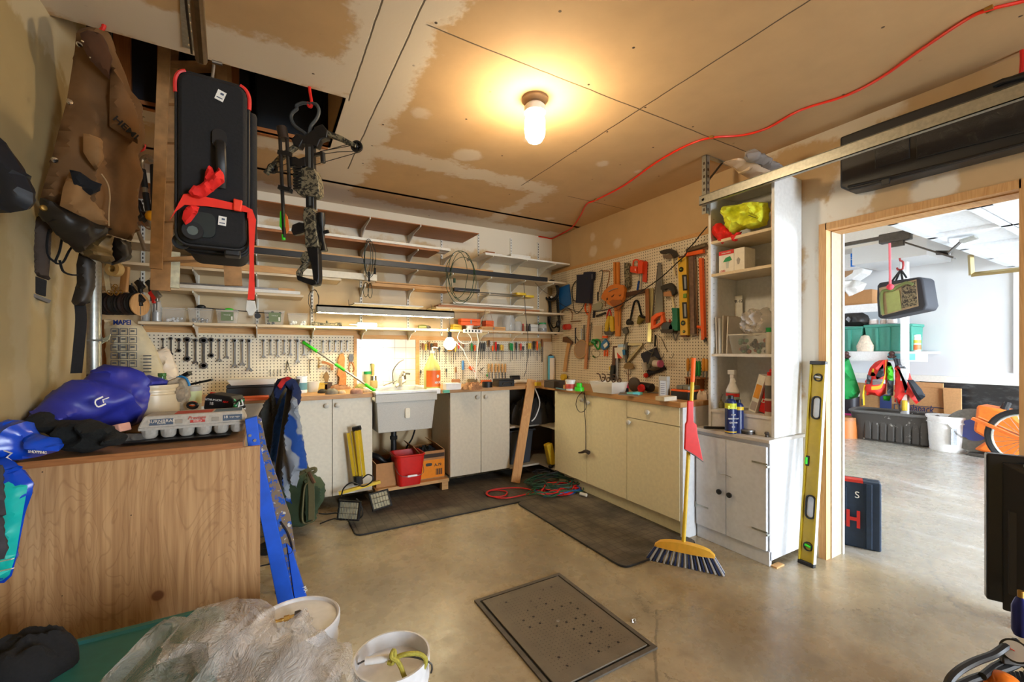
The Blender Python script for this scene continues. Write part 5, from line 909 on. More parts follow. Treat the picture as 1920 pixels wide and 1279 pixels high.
# ================================================================ TALL CUPBOARD AND FLOOR CUPBOARD
wp2 = PM((224,224,222), .5, name='cupboard_white'); UX, UY0, UY1 = 2.63, 1.412, 1.85
t = thing('tall_cupboard', 'tall open white cupboard with four shelves standing on the floor cupboard', 'cupboard', (UX, UY0, .746)); D_ = WX-UX-.002; W = UY1-UY0; Hh = 2.33-.746
mk('side_panel', MB().box(0, D_, 0, .018, 0, Hh), wp2, t, sm=0, bev=.001); mk('side_panel', MB().box(0, D_, W-.018, W, 0, Hh), wp2, t, sm=0, bev=.001); mk('back_panel', MB().box(D_-.006, D_, .018, W-.018, 0, Hh), wp2, t, sm=0)
mk('top_panel', MB().box(0, D_, .0, W, Hh, Hh+.018), white, t, sm=0)
for z_ in (2.012, 1.789, 1.247, .869): mk('shelf', MB().box(.004, D_-.006, .018, W-.018, z_-.746-.018, z_-.746), shelfw if z_ > 1.5 else wp2, t, sm=0)
mk('lower_front', MB().box(.012,.026,.018,W-.018,0,.105), wp2, t, sm=0); hb_ = MB()
for k in range(34): hb_.box(.03,.034,W-.0195,W-.0178,.1+k*.04,.104+k*.04)
o = mk('peg_holes', hb_, PM((70,66,60), .7), t, sm=0); o['kind'] = 'stuff'
LX0, LY0, LY1 = 2.56, 1.402, 1.885; W = LY1-LY0; fg = PM((204,206,210), .5, name='pale_grey_paint')
t = thing('floor_cupboard', 'low pale grey two-door cupboard with black knobs below the tall cupboard', 'cupboard', (LX0, LY1, 0), -pi/2)
mk('carcass', MB().box(0,W,.004,WX-LX0-.002,.03,.722).box(0,W,-.002,.02,.0,.085), fg, t, sm=0, bev=.002); mk('top_board', MB().box(-.012,W+.012,-.025,WX-LX0-.002,.724,.745), PM((196,192,186), .5), t, sm=0, bev=.003)
dl = onX(1364, 900, LX0).y; s_ = LY1-dl
for x0, x1, kx, zz in ((.004, s_-.0015, s_-.035, onX(1353,920,LX0).z), (s_+.0015, W-.01, s_+.035, onX(1371,926,LX0).z)): d = mk('door', MB().box(x0,x1,-.018,.0,.09,.70), fg, t, sm=0, bev=.002); mk('knob', MB().lathe([(.001,.018),(.006,.018),(.006,.03),(.017,.034),(.017,.042),(.001,.046)], (kx,0,zz), 14, ax='y'), blackp, d)
for x, zz, lr in ((W-.005,.60,1),(W-.005,.20,1),(.005,.22,-1)): mk('hinge', MB().box(x-.09 if lr > 0 else x, x+.003 if lr > 0 else x+.09, -.021,-.0185, zz-.004, zz+.006).box(x-.004, x+.003, -.021, .06 if lr > 0 else -.018, zz-.02, zz+.02 if lr < 0 else zz-.008), galv, t, sm=0)
mk('hook_latch', MB().tube([(s_-.045,-.022,.485),(s_-.03,-.03,.475),(s_+.01,-.03,.478),(s_+.04,-.022,.47)], .0022, 6, sm=3), steel, t)
one('wood_shim', 'scrap of wood wedged under the corner of the grey floor cupboard', 'shim', MB().box(-.05,.03,-.015,.02,0,.008), pine, (LX0+.06, LY0-.02, 0), sm=0)
def inC(px, py, X): q = onX(px, py, X); return q
def onS(px0, px1, pyt, z, X):   # object on a shelf at plane X: centre, width along the wall, height
    a_ = onX(px0, pyt, X); b_ = onX(px1, pyt, X); return Vector((X, (a_.y+b_.y)/2, z+.0005)), abs(a_.y-b_.y), (a_.z+b_.z)/2-z
fr = FR(1397, 440, WX-2.68); z_ = 2.0125
o = fr.root('safety_vest', 'crumpled yellow-green safety vest on the top shelf of the tall cupboard', 'vest'); mk('cloth', puff(fr, [(1353,402),(1362,386),(1388,383),(1412,378),(1440,380),(1442,410),(1436,422),(1410,430),(1394,428),(1376,440),(1366,428),(1360,412)], .06, .012, .9, .55, 16, 3, edge=.05), PM((206,214,50), .85, var=.2), o); mk('tape', MB().tube(fr.tb([(1354,402),(1362,410),(1368,424)], -.03), .012, 6, flat=.3), paper, o); mk('pocket', MB().tube(fr.tb([(1404,404),(1416,408)], -.062), .01, 6, flat=.3), PM((120,120,60), .8), o)
fr = FR(1360, 440, WX-2.66); fr.one('red_cloth', 'red cloth hanging over the top shelf edge under the safety vest', 'cloth', puff(fr, [(1336,440),(1341,422),(1352,418),(1364,428),(1374,440),(1392,434),(1386,446),(1378,453),(1364,449),(1354,458),(1346,450)], .035, .012, .6, .5, 18, 5, edge=.03), PM((206,30,16), .85, var=.2))
p, w, h = onS(1443, 1450, 368, 2.012, 2.70); one('notebook', 'pinkish book standing at the end of the top cupboard shelf', 'book', MB().box(-.06,.1,-.008,.008,0,.15), PM((206,164,130), .7), (2.72, UY0+.03, 2.0125), sm=0)
def cbox(name, label, px0, px1, pyt, z, X, dp, m, cat='box'):
    p, w, h = onS(px0, px1, pyt, z, X); t = thing(name, label, cat, p, -pi/2); mk('carton', MB().box(-w/2,w/2,0,dp,0,h), m, t, sm=0, bev=.001); return t, w, h
t, w, h = cbox('bulb_carton', 'white light-bulb carton with red stripe and green lamp picture', 1348, 1396, 468, 1.789, 2.68, .12, paper)
mk('red_stripe', MB().box(-w/2,w*.1,-.0015,0,h*.82,h), PM((210,40,40), .6), t, sm=0); mk('lamp_print', MB().prism([(-w*.33,h*.5),(-w*.22,h*.68),(-w*.05,h*.72),(w*.02,h*.55),(-w*.08,h*.5)], -.0018, 0), PM((30,140,90), .6), t, sm=0); mk('lamp_print', MB().prism([(-w*.22,h*.5),(-w*.1,h*.5),(-w*.12,h*.2),(-w*.2,h*.2)], -.0016, 0), PM((190,200,200), .6), t, sm=0)
mk('bulb_print', MB().prism([(w*.24,h*.3),(w*.2,h*.5),(w*.27,h*.6),(w*.34,h*.5),(w*.3,h*.3)], -.0016, 0), PM((150,150,150), .6), t, sm=0); letters('HALOGEN', .014, (-w*.2,-.0022,h*.9), paper, t, bold=.01); letters('1500', .02, (-w*.35,-.002,h*.1), PM((200,40,40), .6), t); mk('fold', MB().box(w*.1,w*.105,-.001,0,0,h), PM((160,160,160), .6), t, sm=0)
t, w, h = cbox('instruction_card', 'white printed instruction card standing behind the plastic bag', 1354, 1392, 556, 1.247, 2.90, .004, paper, 'card')
for k in range(7): mk('text_line', MB().box(-w*.4,w*(.05 if k%2 else -.1),-.0012,0,h*(.95-.05*k),h*(.965-.05*k)), PM((70,70,80), .8), t, sm=0)
mk('dark_block', MB().box(-w*.05,w*.45,-.0012,0,h*.35,h*.55), PM((40,44,50), .8), t, sm=0); letters('CPR-12', .03, (w*.22,-.0014,h*.9), PM((60,60,70), .8), t)
p, w, h = onS(1351, 1358, 558, 1.247, 2.86); one('marker_tube', 'dark blue tube standing beside the instruction card', 'tube', MB().cyl((0,0,0),(0,0,h),.012), navy, p)
for i, (a_, b_, yt, X) in enumerate(((1331,1334,603,2.66),(1335,1340,598,2.66),(1341,1345,594,2.67),(1346,1350,597,2.67),(1351,1357,592,2.69),(1358,1366,594,2.69))):
    p, w, h = onS(a_, b_, yt, 1.247, X); one('paper_envelope', ORD[i]+' of the papers and envelopes filed upright on the eye-level shelf, from the saw side', 'paper', MB(Matrix.Rotation(-.06+.02*i,4,'X')).box(0,.17,-.0025-.001*(i%3),.0025,.002,h), (paper, PM((206,196,180), .8), PM((222,216,210), .8))[i%3], p, group='papers on the eye-level shelf', sm=0)
p, w, h = onS(1366, 1446, 627, 1.247, 2.66); t = thing('clear_bin', 'clear plastic bin of small parts on the eye-level cupboard shelf', 'storage bin', p, -pi/2); q = [(-w*.42,.01,0),(w*.42,.01,0),(w*.42,.2,0),(-w*.42,.2,0)]; q2 = [(-w/2,0,h),(w/2,0,h),(w/2,.22,h),(-w/2,.22,h)]
mk('tray', MB().add(q+q2, [(3,2,1,0),(0,1,5,4),(1,2,6,5),(2,3,7,6),(3,0,4,7)]), clear, t, sm=0); mk('rim', MB().tube(q2, .004, 6, True), frost, t); rnd = random.Random(4)
for m_, k_ in ((PM((60,50,50), .6), 20), (PM((60,110,90), .5), 8), (PM((170,80,50), .5), 8)):
    m = MB()
    for k in range(k_): m.ball((rnd.uniform(-w*.36,w*.36), rnd.uniform(.03,.18), .012+rnd.uniform(0,h*.6)), rnd.uniform(.01,.02), n=7, m=5)
    o = mk('contents', m, m_, t); o['kind'] = 'stuff'
fr = FR(1418, 610, WX-2.72); fr.one('plastic_bag', 'crumpled clear plastic bag heaped over the small-parts bin', 'bag', puff(fr, [(1392,600),(1400,585),(1412,578),(1428,582),(1438,576),(1447,590),(1448,622),(1420,630),(1396,625)], .07, .012, .8, .7, 18, 9, edge=.05), clearm('bag_film', (214,206,200), .45, .15))
for z0, X, lb in ((563, 2.70, 'upper'), (616, 2.66, 'lower')):
    yb = onX(1447, 600, X).y; t = thing('green_capped_jar', '%s green-capped bottle at the doorway end of the eye-level shelf' % ('tall' if lb == 'upper' else 'short'), 'bottle', (X+(.05 if lb == 'upper' else 0), UY0+.045, 1.2475)); hz = onX(1447, z0, X).z-1.247
    mk('bottle', MB().lathe([(.001,0),(.022,0),(.022,hz*.8),(.014,hz*.88),(.014,hz*.9)], n=16), PM((180,176,166), .3), t); mk('cap', MB().cyl((0,0,hz*.86),(0,0,hz+.005),.02,n=14), green, t)
# bottom shelf
zb = .8695
p, w, h = onS(1359, 1389, 708, .869, 2.72); t = thing('spray_bottle', 'white trigger spray bottle with a red and teal label in the tall cupboard', 'spray bottle', p, -pi/2); mk('bottle', MB().lathe([(.001,0),(.042,0),(.045,.01),(.045,h*.6),(.02,h*.85),(.016,h)], n=20, sy=.6), whiteg, t)
mk('label', MB().lathe([(.0455,h*.12),(.0458,h*.12),(.0458,h*.55),(.0455,h*.55)], n=20, sy=.61), PM((150,170,166), .5), t); mk('red_band', MB().lathe([(.046,h*.42),(.0462,h*.42),(.0462,h*.52),(.046,h*.52)], n=20, sy=.61), red, t); mk('teal_band', MB().lathe([(.046,h*.14),(.0462,h*.14),(.0462,h*.24),(.046,h*.24)], n=20, sy=.61), PM((20,110,100), .5), t)
mk('trigger_head', MB().box(-.03,.02,-.013,.013,h+.02,h+.05).box(-.014,.014,-.012,.012,h-.005,h+.02).bar((-.01,0,h+.03),(.022,0,h-.03),.014,.01), whiteg, t, sm=0, bev=.004)
p, w, h = onS(1345, 1357, 748, .869, 2.74); t = thing('glue_bottle', 'squat amber bottle with metal spout beside the trigger spray', 'bottle', p); mk('bottle', MB().lathe([(.001,0),(.024,0),(.024,.035),(.01,.05),(.01,.06)], n=14), PM((140,130,90), .3), t); mk('spout', MB().cyl((0,0,.06),(.01,-.01,.1),.004,n=8), steel, t)
def tiltbox(label, px0, px1, pyt, X, ang, m, dp=.09):
    p, w, h = onS(px0, px1, pyt, .869, X); t = thing('blade_carton', label, 'box', p, -pi/2); Mt = Matrix.Rotation(ang, 4, 'Y'); wd = .045; mk('carton', MB(Mt).box(-wd/2,wd/2,0,dp,.008,h), m, t, sm=0, bev=.001); return t, Mt, h, wd
t, Mt, h, wd = tiltbox('slim white and orange carton leaning on the bottom cupboard shelf', 1398, 1420, 700, 2.70, .28, paper); mk('orange_panel', MB(Mt).box(-wd*.4,wd*.4,-.001,0,h*.4,h*.75), PM((230,160,60), .6), t, sm=0); mk('grey_panel', MB(Mt).box(-wd*.4,wd*.4,-.001,0,.02,h*.3), PM((170,160,160), .6), t, sm=0)
t, Mt, h, wd = tiltbox('red carton leaning between the white carton and the aerosol can', 1412, 1445, 690, 2.72, .25, PM((206,26,26), .5)); letters('DE', .034, (0,0,0), paper, t, M=Mt @ Matrix.Translation((0,-.001,h*.28)) @ Matrix.Rotation(pi/2,4,'X'), bold=.02); mk('white_panel', MB(Mt).box(-wd*.45,wd*.45,-.001,0,h*.7,h*.92), PM((232,210,200), .6), t, sm=0)
def can(label, p, r, h, body, bands, cap=None, name='aerosol_can'):
    t = thing(name, label, 'can', p); mk('body', MB().lathe([(.001,0),(r,0),(r,h*.82),(r*.8,h*.88),(r*.55,h*.9),(r*.5,h*.92)], n=22), body, t)
    for a_, b_, m_ in bands: mk('label_band', MB().lathe([(r,h*a_),(r+.0005,h*a_),(r+.0005,h*b_),(r,h*b_)], n=22), m_, t)
    mk('cap', MB().lathe([(.001,h*.88),(r*.5,h*.88),(r*.5,h),(.001,h)], n=16), cap or blackp, t); return t
can('white and red aerosol can at the doorway end of the bottom cupboard shelf', (2.665, UY0+.05, zb), .024, onX(1441,698,2.66).z-.869, PM((200,190,180), .4), [(.1,.35,PM((150,40,40), .5)),(.4,.7,PM((90,90,90), .5))], red)
zc = .7455; pc_ = onZ(1370, 812, .745); t = can('navy and yellow lubricant can on top of the grey floor cupboard', (pc_.x, pc_.y, zc), .034, .238, PM((16,36,90), .35), [(.66,.80,PM((200,206,40), .5)),(.03,.06,yellow)], blackp)
letters('Bold', .03, (-.024,-.026,.165), PM((210,220,50), .5), t, rz=-30, bold=.02); 
for k in range(4): letters(('LUBE','PENETRANT','CLEANER','8 oz')[k], .012, (-.018,-.0300,.12-.025*k), paper, t, rz=-30)
can('second navy can standing half hidden behind the lubricant can', (pc_.x+.05, pc_.y-.02, zc), .03, .21, PM((16,36,90), .35), [(.7,.8,yellow)], blackp)
q = onZ(1402, 813, .745); t = thing('round_tin', 'flat grey round tin on the grey floor cupboard', 'tin', (q.x, q.y, zc)); mk('body', MB().lathe([(.001,0),(.042,0),(.042,.018),(.001,.018)], n=24), dsteel, t); mk('lid', MB().lathe([(.001,.018),(.044,.018),(.044,.026),(.036,.028),(.001,.026)], n=24), steel, t)
q0, q1 = onZ(1320, 804, .745), onZ(1400, 806, .745); one('pry_bar', 'black bar lying across the top of the grey floor cupboard', 'bar', MB().cyl((0,0,.009),(q1.x-q0.x, q1.y-q0.y, .009),.008), blackp, (q0.x, q0.y, zc)); q = onZ(1436, 820, .745)
one('brass_knob', 'loose round knob by the edge of the grey floor cupboard top', 'knob', MB().lathe([(.001,0),(.012,0),(.008,.012),(.014,.022),(.010,.03),(.001,.032)], n=14), dsteel, (q.x+.01, q.y, zc))
# wrapped roll on top of the cupboard, track rail and its hanger
t = thing('plastic_roll', 'roll of plastic sheeting and beige paper lying on top of the tall cupboard', 'roll', (2.72, 1.6, 2.3485)); fr = Fr((2.72, 1.6, 2.3485), -pi/2)
mk('paper', puff(fr, [(1336,348),(1352,335),(1390,318),(1420,300),(1450,286),(1480,282),(1508,290),(1532,300),(1545,318),(1538,334),(1520,336),(1500,325),(1450,330)], .09, .018, .5, .2, 8, 4, edge=.08), clearm('beige_wrap', (214,184,150), .97, .5), t)
mk('plastic', puff(fr, [(1336,334),(1345,318),(1375,308),(1420,298),(1462,285),(1480,279),(1500,288),(1470,300),(1430,312),(1380,322),(1350,336)], .06, .016, .7, .25, 12, 8, y=-.09, edge=.06), clearm('grey_film', (150,146,146), .8, .12), t)
RXx = 2.55; zr = 2.255
t = thing('door_track', 'galvanised garage-door track running past the tall cupboard toward the doorway', 'door track', (RXx, 1.865, zr)); mk('channel', MB().prx([(0,0),(-3.9,0),(-3.9,.004),(0,.004)], 0, .028).prx([(0,.0),(-3.9,.0),(-3.9,.06),(0,.06)], .0, .0035).prx([(0,.057),(-3.9,.057),(-3.9,.061),(0,.061)], 0, .035).prx([(0,.045),(-3.9,.045),(-3.9,.06),(0,.06)], .032, .035), galv, t, sm=0); mk('bolt', MB().lathe([(.001,.008),(.01,.006),(.01,0)], (0,-.03,.03), 8, ax='x'), steel, t)
def hanger(label, x, y, z0):
    t = thing('track_hanger', label, 'bracket', (x, y, z0)); h = CZ-z0; m = MB().box(0,.035,0,.003,0,h-.002).box(0,.003,0,.035,0,h-.002); mk('angle', m, galv, t, sm=0); m = MB()
    for k in range(int(h/.045)): m.box(.011,.024,-.001,0,.02+k*.045,.038+k*.045).box(-.001,0,.011,.024,.02+k*.045,.038+k*.045)
    o = mk('slots', m, PM((70,56,44), .8), t, sm=0); o['kind'] = 'stuff'; mk('top_angle', MB().box(-.0,.30,0,.035,h-.006,h-.003), galv, t, sm=0); mk('brace', MB().bar((.01,.02,h-.2),(.2,.02,h-.01),.02,.004), dsteel, t, sm=0)
hanger('slotted steel hanger holding the track end by the tall cupboard', RXx+.037, 1.835, 2.20)
# black long case above the doorway
fr = FR(1600, 300, .115); t = fr.root('gun_case', 'long black hard case mounted on the wall above the doorway', 'case'); ga = [(1574,257),(1640,232),(1920,132),(1990,108),(1990,255),(1920,272),(1620,352),(1590,358),(1574,352)]
gm = Mat('black_embossed_plastic', (34,34,36), .45); v, x, y, z = gm.pos(False); nn = gm.noise(v, 14, 5, .75, .8); gm.c = gm.mix(nn.ss(.56,.7), (30,30,32), (56,54,52)); gmat = gm.done(nn, .7, .01)
m = MB(); fr.prism(m, ga, 0, .11); mk('shell', m, PM((32,32,34), .45, name='case_black'), t, sm=0, bev=.012)
m = MB(); fr.prism(m, [(1640,262),(1705,238),(1706,296),(1640,316)], -.006, .002); mk('panel', m, gmat, t, sm=0, bev=.004); m = MB(); fr.prism(m, [(1716,234),(1985,142),(1985,232),(1718,298)], -.008, .002); mk('panel', m, gmat, t, sm=0, bev=.006)
m = MB(); m.tube(fr.tb([(1590,350),(1660,334),(1800,300),(1985,252)], -.006), .007, 6); mk('seam', m, blackp, t); m = MB(); fr.prism(m, [(1652,337),(1668,333),(1668,344),(1652,348)], -.014, -.002); mk('latch', m, blackp, t, sm=0, bev=.003)
mk('handle', MB().tube(fr.tb([(1862,160),(1880,152),(1905,146),(1940,136)], -.015), .012, 8), blackp, t)
fr = FR(1916, 110, .02); fr.one('wall_hook', 'red coated hook at the ceiling edge above the black case', 'hook', MB().tube(fr.tb([(1915,85),(1917,108),(1914,140),(1905,145)], -.02), .008, 8, sm=3), red)
# red air line stapled to the ceiling
RC = [(1990,-20),(1920,2),(1855,18),(1810,38),(1720,98),(1650,147),(1585,180),(1500,207),(1440,240),(1390,254),(1335,258),(1290,272),(1230,305),(1170,348),(1118,375),(1100,383),(1088,405),(1072,427),(1050,440),(1030,450),(1020,448),(1004,446)]
pts = [onZ(a_, b_, 2.592) for a_, b_ in RC]; pts = [Vector((min(q.x, WX-.01), min(q.y, WY-.01), q.z)) for q in pts]; o0 = pts[10]
t = thing('air_hose', 'long orange-red hose stapled across the ceiling toward the doorway', 'hose', o0); mk('hose', MB().tube([q-o0 for q in pts], .0065, 8, sm=4), PM((226,44,16), .4), t)
for i in (2, 10, 14): q = pts[i]-o0; mk('clip', MB().box(q.x-.015,q.x+.015,q.y-.012,q.y+.012,-.004,.008), brass, t, sm=0, bev=.002)
# ================================================================ HATCH END OF THE ROOM: CRATE, BAGS, HANGING THINGS
crate_m = Mat('fir_plywood', (196,156,108), .6); v, x, y, z = crate_m.pos(False)
n = crate_m.noise(crate_m.vec(x*3.2, y, z*.9), 1.6, 3, .55, .9); g = ((n*24.0).frac()-.5).abs()*2.0; f_ = crate_m.noise(crate_m.vec(x*60.0, y, z*2.5), 1.0, 3)
crate_m.c = crate_m.mix(f_.ss(.3,.7), (166,122,78), (196,154,106)); crate_m.over(g.ss(.3,.0)*.33, (134,88,48))
kn = crate_m.vor(crate_m.vec(x, y*0.0+.3, z), 3.6); crate_m.over(kn.ss(.085,.055), (92,52,28)); crate_m.over(kn.ss(.15,.07)*.35, (150,96,54)); kn2 = crate_m.vor(v, 17); crate_m.over(kn2.ss(.045,.03), (60,40,28)); crate_m = crate_m.done(g, .15, .001)
BT = .912; t = thing('plywood_crate', 'large knotty plywood crate standing by the near wall with clutter on top', 'crate', (-.38, 1.98, 0))
mk('front_panel', MB().box(-.357, .362, 0, .018, 0, .888), crate_m, t, sm=0, bev=.001); mk('body', MB().box(-.357, .29, .02, .66, 0, .886), crate_m, t, sm=0)
mk('top_board', MB().box(-.357, .304, -.008, .66, .889, .911), PM((128,96,64), .6, var=.25), t, sm=0, bev=.002); mk('edge_strip', MB().box(-.357, .304, -.012, -.008, .888, .911), brownw, t, sm=0)
def bt(px, py, z=BT): q = onZ(px, py, z); return Vector((q.x, q.y, z+.0005))
# egg carton
egg = PM((176,170,160), .9, var=.12, sc=80, bump=.2); p = bt(358, 818, .926); fr = Fr((p.x, p.y, p.z)); x0, x1 = fr.p(259,800).x, fr.p(460,800).x; w = x1-x0
t = fr.root('egg_carton', 'grey egg carton with printed lid on a black tray on the plywood crate', 'egg carton'); m = MB()
for i in range(6):
    for j in range(3): m.lathe([(.017,0),(.024,.008),(.027,.035),(.028,.04)], (x0+w*(i+.5)/6, .03+.052*j, 0), 10)
mk('tray', m.box(x0, x1, 0, .16, .034, .044), egg, t); e_ = .014
mk('lid', MB().hexa([(x0-.003,-.004,.044),(x1+.003,-.004,.044),(x1+.003,.165,.044),(x0-.003,.165,.044)],[(x0+e_,.014,.088),(x1-e_,.014,.088),(x1-e_,.15,.088),(x0+e_,.15,.088)]), egg, t, sm=0, bev=.006)
Me = lambda fx, z_: Matrix.Translation((x0+w*fx, -.0055+(z_-.044)*.41, z_)) @ Matrix.Rotation(radians(68), 4, 'X')
for fx, ww, c_ in ((.20,.21,PM((74,90,110), .8)),(.87,.19,PM((74,90,110), .8)),(.53,.14,PM((182,60,52), .8))): mk('printed_label', MB(Me(fx, .064)).box(-w*ww/2, w*ww/2, -.012 if fx != .53 else -.011, .012 if fx != .53 else -.001, -.001, .001), c_, t, sm=0)
for tx, fx, z_, sz in (('BURNBRAE', .20, .066, .017), ('18', .80, .066, .016), ('large eggs', .89, .066, .009), ('FARMS', .20, .058, .009)): letters(tx, sz, (0,0,0), PM((214,208,196), .8), t, M=Me(fx, z_) @ Matrix.Translation((0,0,.002)))
letters('Prestige', .018, (0,0,0), PM((190,60,54), .8), t, M=Me(.52, .071) @ Matrix.Translation((0,0,.0015)), shear=.3); letters('GOLD', .01, (0,0,0), PM((230,220,210), .8), t, M=Me(.53, .0585) @ Matrix.Translation((0,0,.0018)))
for fx in (.355, .70): mk('lid_notch', MB(Me(fx, .062)).box(-.012,.012,-.008,.008,-.001,.002), PM((150,144,134), .9), t, sm=0, bev=.001)
mk('lid_print', MB().box(x0+w*.3, x0+w*.66, .03, .12, .0882, .0888), PM((190,80,66), .8), t, sm=0); mk('lid_print', MB().box(x0+w*.68, x0+w*.96, .03, .13, .0882, .0888), PM((90,112,134), .8), t, sm=0)
t = thing('black_tray', 'shallow black plastic tray under the egg carton', 'tray', (p.x-.02, p.y, BT+.0005)); mk('tray', MB().hexa([(x0+.0,-.01,0),(x1-.05,-.01,0),(x1-.05,.15,0),(x0,.15,0)],[(x0-.03,-.03,.012),(x1-.03,-.03,.012),(x1-.03,.17,.012),(x0-.03,.17,.012)]), blackp, t, sm=0)
mk('wrap', puff(Fr((p.x-.02+x0-.04, p.y+.02, BT+.015)), [], .02, world=[(-.06,-.012),(.0,-.014),(.07,-.012),(.05,.02),(0,.024),(-.05,.012)], res=.01, wr=.7, fq=40), clearm('cling_wrap', (120,116,110), .5, .15), t); t.children[-1].location = (x0-.02, .02, .016)
p = bt(277, 811); t = thing('plastic_tub', 'wide translucent plastic tub with ribbed neck on the plywood crate', 'tub', p+Vector((0,.085,0))); d = ((p+Vector((0,.085,0)))-EYE).dot(FW); r = 41/798*d; h = 84/798*d
mk('body', MB().lathe([(.001,0),(r*.94,0),(r*1.0,.012),(r,h*.78),(r*.93,h*.8),(r*.93,h*.84),(r*.97,h*.85),(r*.97,h*.89),(r*.93,h*.9),(r*.96,h*.94),(r*.96,h),(r*.9,h),(r*.92,h*.8),(r*.95,.015),(.001,.01)], n=32), clearm('milky_plastic', (222,204,168), .9, .35), t)
p = bt(305, 800); t = thing('green_bottle', 'green glass bottle with foil neck standing behind the plastic tub', 'bottle', (p.x+.0, p.y+.22, BT+.001)); d = (Vector(t.location)-EYE).dot(FW); h = 1.27-(700-657)*d/798-BT; t.location.x = atD(304, 700, d).x; t.location.y = atD(304, 700, d).y
mk('glass', MB().lathe([(.001,0),(.034,0),(.036,.01),(.036,h*.5),(.03,h*.62),(.018,h*.8),(.016,h*.93),(.018,h*.94),(.018,h),(.012,h)], n=20), glassg, t)
# bags heaped on the crate
pb = PM((44,50,150), .45, var=.2, sc=12, name='royal_blue_plastic')
P1, P2 = onY(60,740,2.14), onY(298,740,2.52); fr = Fr(P1, atan2(P2.y-P1.y, P2.x-P1.x)); t = fr.root('blue_bag', 'royal blue plastic sack heaped at the back of the crate', 'bag')
mk('sack', puff(fr, [(52,786),(68,768),(95,745),(135,712),(165,712),(178,692),(195,683),(230,687),(262,706),(280,703),(297,710),(298,728),(245,732),(240,760),(236,798),(200,806),(130,800),(60,800)], .13, .013, .6, .6, 7, 2, edge=.13), pb, t)
letters('U', .05, fr.p(186, 755, -.155), paper, t, ry=70, sx=1.2); letters('L', .035, fr.p(198, 750, -.15), paper, t, ry=75)
fr = FC(120, 815, 1.5); fr.one('knitted_scarf', 'crumpled black knitted cloth lying at the front of the crate', 'cloth', puff(fr, [(52,795),(75,772),(95,772),(112,787),(150,788),(170,785),(210,800),(237,818),(225,835),(205,836),(165,850),(140,846),(122,825),(85,806)], .06, .011, .6, .5, 16, 6, edge=.06), PM((18,19,18), .95, var=.4, sc=140, bump=.5))
for (a_, b_), dd, lb, poly in (((35,785),1.62,'pale pink foam block sticking out beside the blue sack', [(12,790),(22,774),(50,778),(58,788),(50,800),(15,800)]), ((218,800),1.6,'small pink foam scrap by the plastic tub', [(208,798),(222,795),(226,810),(214,812)])): fr = FC(a_, b_, dd); m = MB(); fr.prism(m, poly, -.0, .05); fr.one('foam_block', lb, 'foam', m, PM((216,160,140), .8), bev=.004)
bl2 = PM((16,70,190), .25, var=.2, sc=10, name='glossy_blue_plastic')
fr = FC(50, 830, 1.36); t = fr.root('glossy_bag', 'glossy blue shopping bag slumped over the crate edge', 'bag'); mk('bag', puff(fr, [(-30,800),(0,800),(15,786),(50,790),(62,812),(95,820),(112,836),(110,846),(75,856),(35,864),(-30,866)], .05, .011, .8, .6, 12, 11, edge=.05), bl2, t)
mk('star_print', MB().tube(fr.tb([(-5,862),(8,845),(22,850),(12,858),(30,872)], -.052), .003, 5), paper, t); letters('SHOPPING', .012, fr.p(70, 848, -.05), paper, t, ry=4)
fr = FC(20, 960, 1.30); t = fr.root('turquoise_bag', 'turquoise and blue plastic bag hanging down the side of the crate', 'bag'); mk('bag', puff(fr, [(-40,862),(10,858),(28,866),(63,905),(60,928),(48,960),(32,1040),(22,1080),(8,1093),(-40,1096)], .035, .013, .5, .4, 8, 13, edge=.05), bl2, t)
mk('turquoise_panel', puff(fr, [(-40,892),(15,890),(36,896),(52,912),(44,955),(30,1040),(18,1078),(5,1088),(-40,1090)], .03, .013, .2, .3, 8, 13, y=-.012, edge=.05), PM((24,190,180), .35, var=.08), t)
for y_ in (1056, 1074): mk('white_stripe', MB().tube(fr.tb([(-30,y_+4),(5,y_-4),(24,y_-8)], -.047), .005, 6, flat=.3), paper, t)
fr = FC(5, 930, 1.2); fr.one('work_glove', 'dark grey work glove hanging over the turquoise bag', 'glove', puff(fr, [(-30,870),(5,872),(7,930),(12,965),(2,970),(14,1030),(8,1048),(-30,1056)], .025, .012, .5, .5, 16, 4, edge=.03), PM((56,54,60), .9, var=.3))
fr = FC(333, 742, 2.02); t = fr.root('work_glove', 'upright grey knitted glove with blue cuff beside the plastic tub', 'glove'); mk('fabric', puff(fr, [(314,722),(320,712),(335,706),(348,712),(354,724),(352,750),(353,790),(318,790),(316,750)], .045, .01, .8, .45, 18, 7, edge=.045), PM((150,138,118), .95, var=.25, sc=60, bump=.4), t)
mk('thumb', puff(fr, [(331,730),(337,724),(346,728),(347,746),(340,754),(332,750)], .03, .009, .3, .2, 10, 3, y=-.05, edge=.03), PM((140,126,106), .95, var=.25, sc=60, bump=.4), t); mk('cuff', MB().tube(fr.tb([(332,708),(340,706),(349,710),(354,718),(355,724)], -.0), .005, 8, sm=3), PM((30,120,180), .6), t)
fr = FC(362, 745, 2.1); t = fr.root('paint_pot', 'white pot with a pale green label behind the egg carton', 'pot'); q = fr.p(363, 783); h = fr.p(363,724).z-q.z; mk('pot', MB().lathe([(.001,q.z),(.03,q.z),(.034,q.z+h),(.03,q.z+h),(.028,q.z+.01)], (q.x,0,0), 20), PM((180,174,160), .5), t); mk('label', MB().lathe([(.0322,q.z+h*.45),(.0345,q.z+h*.85)], (q.x,0,0), 20), PM((206,214,160), .6), t)
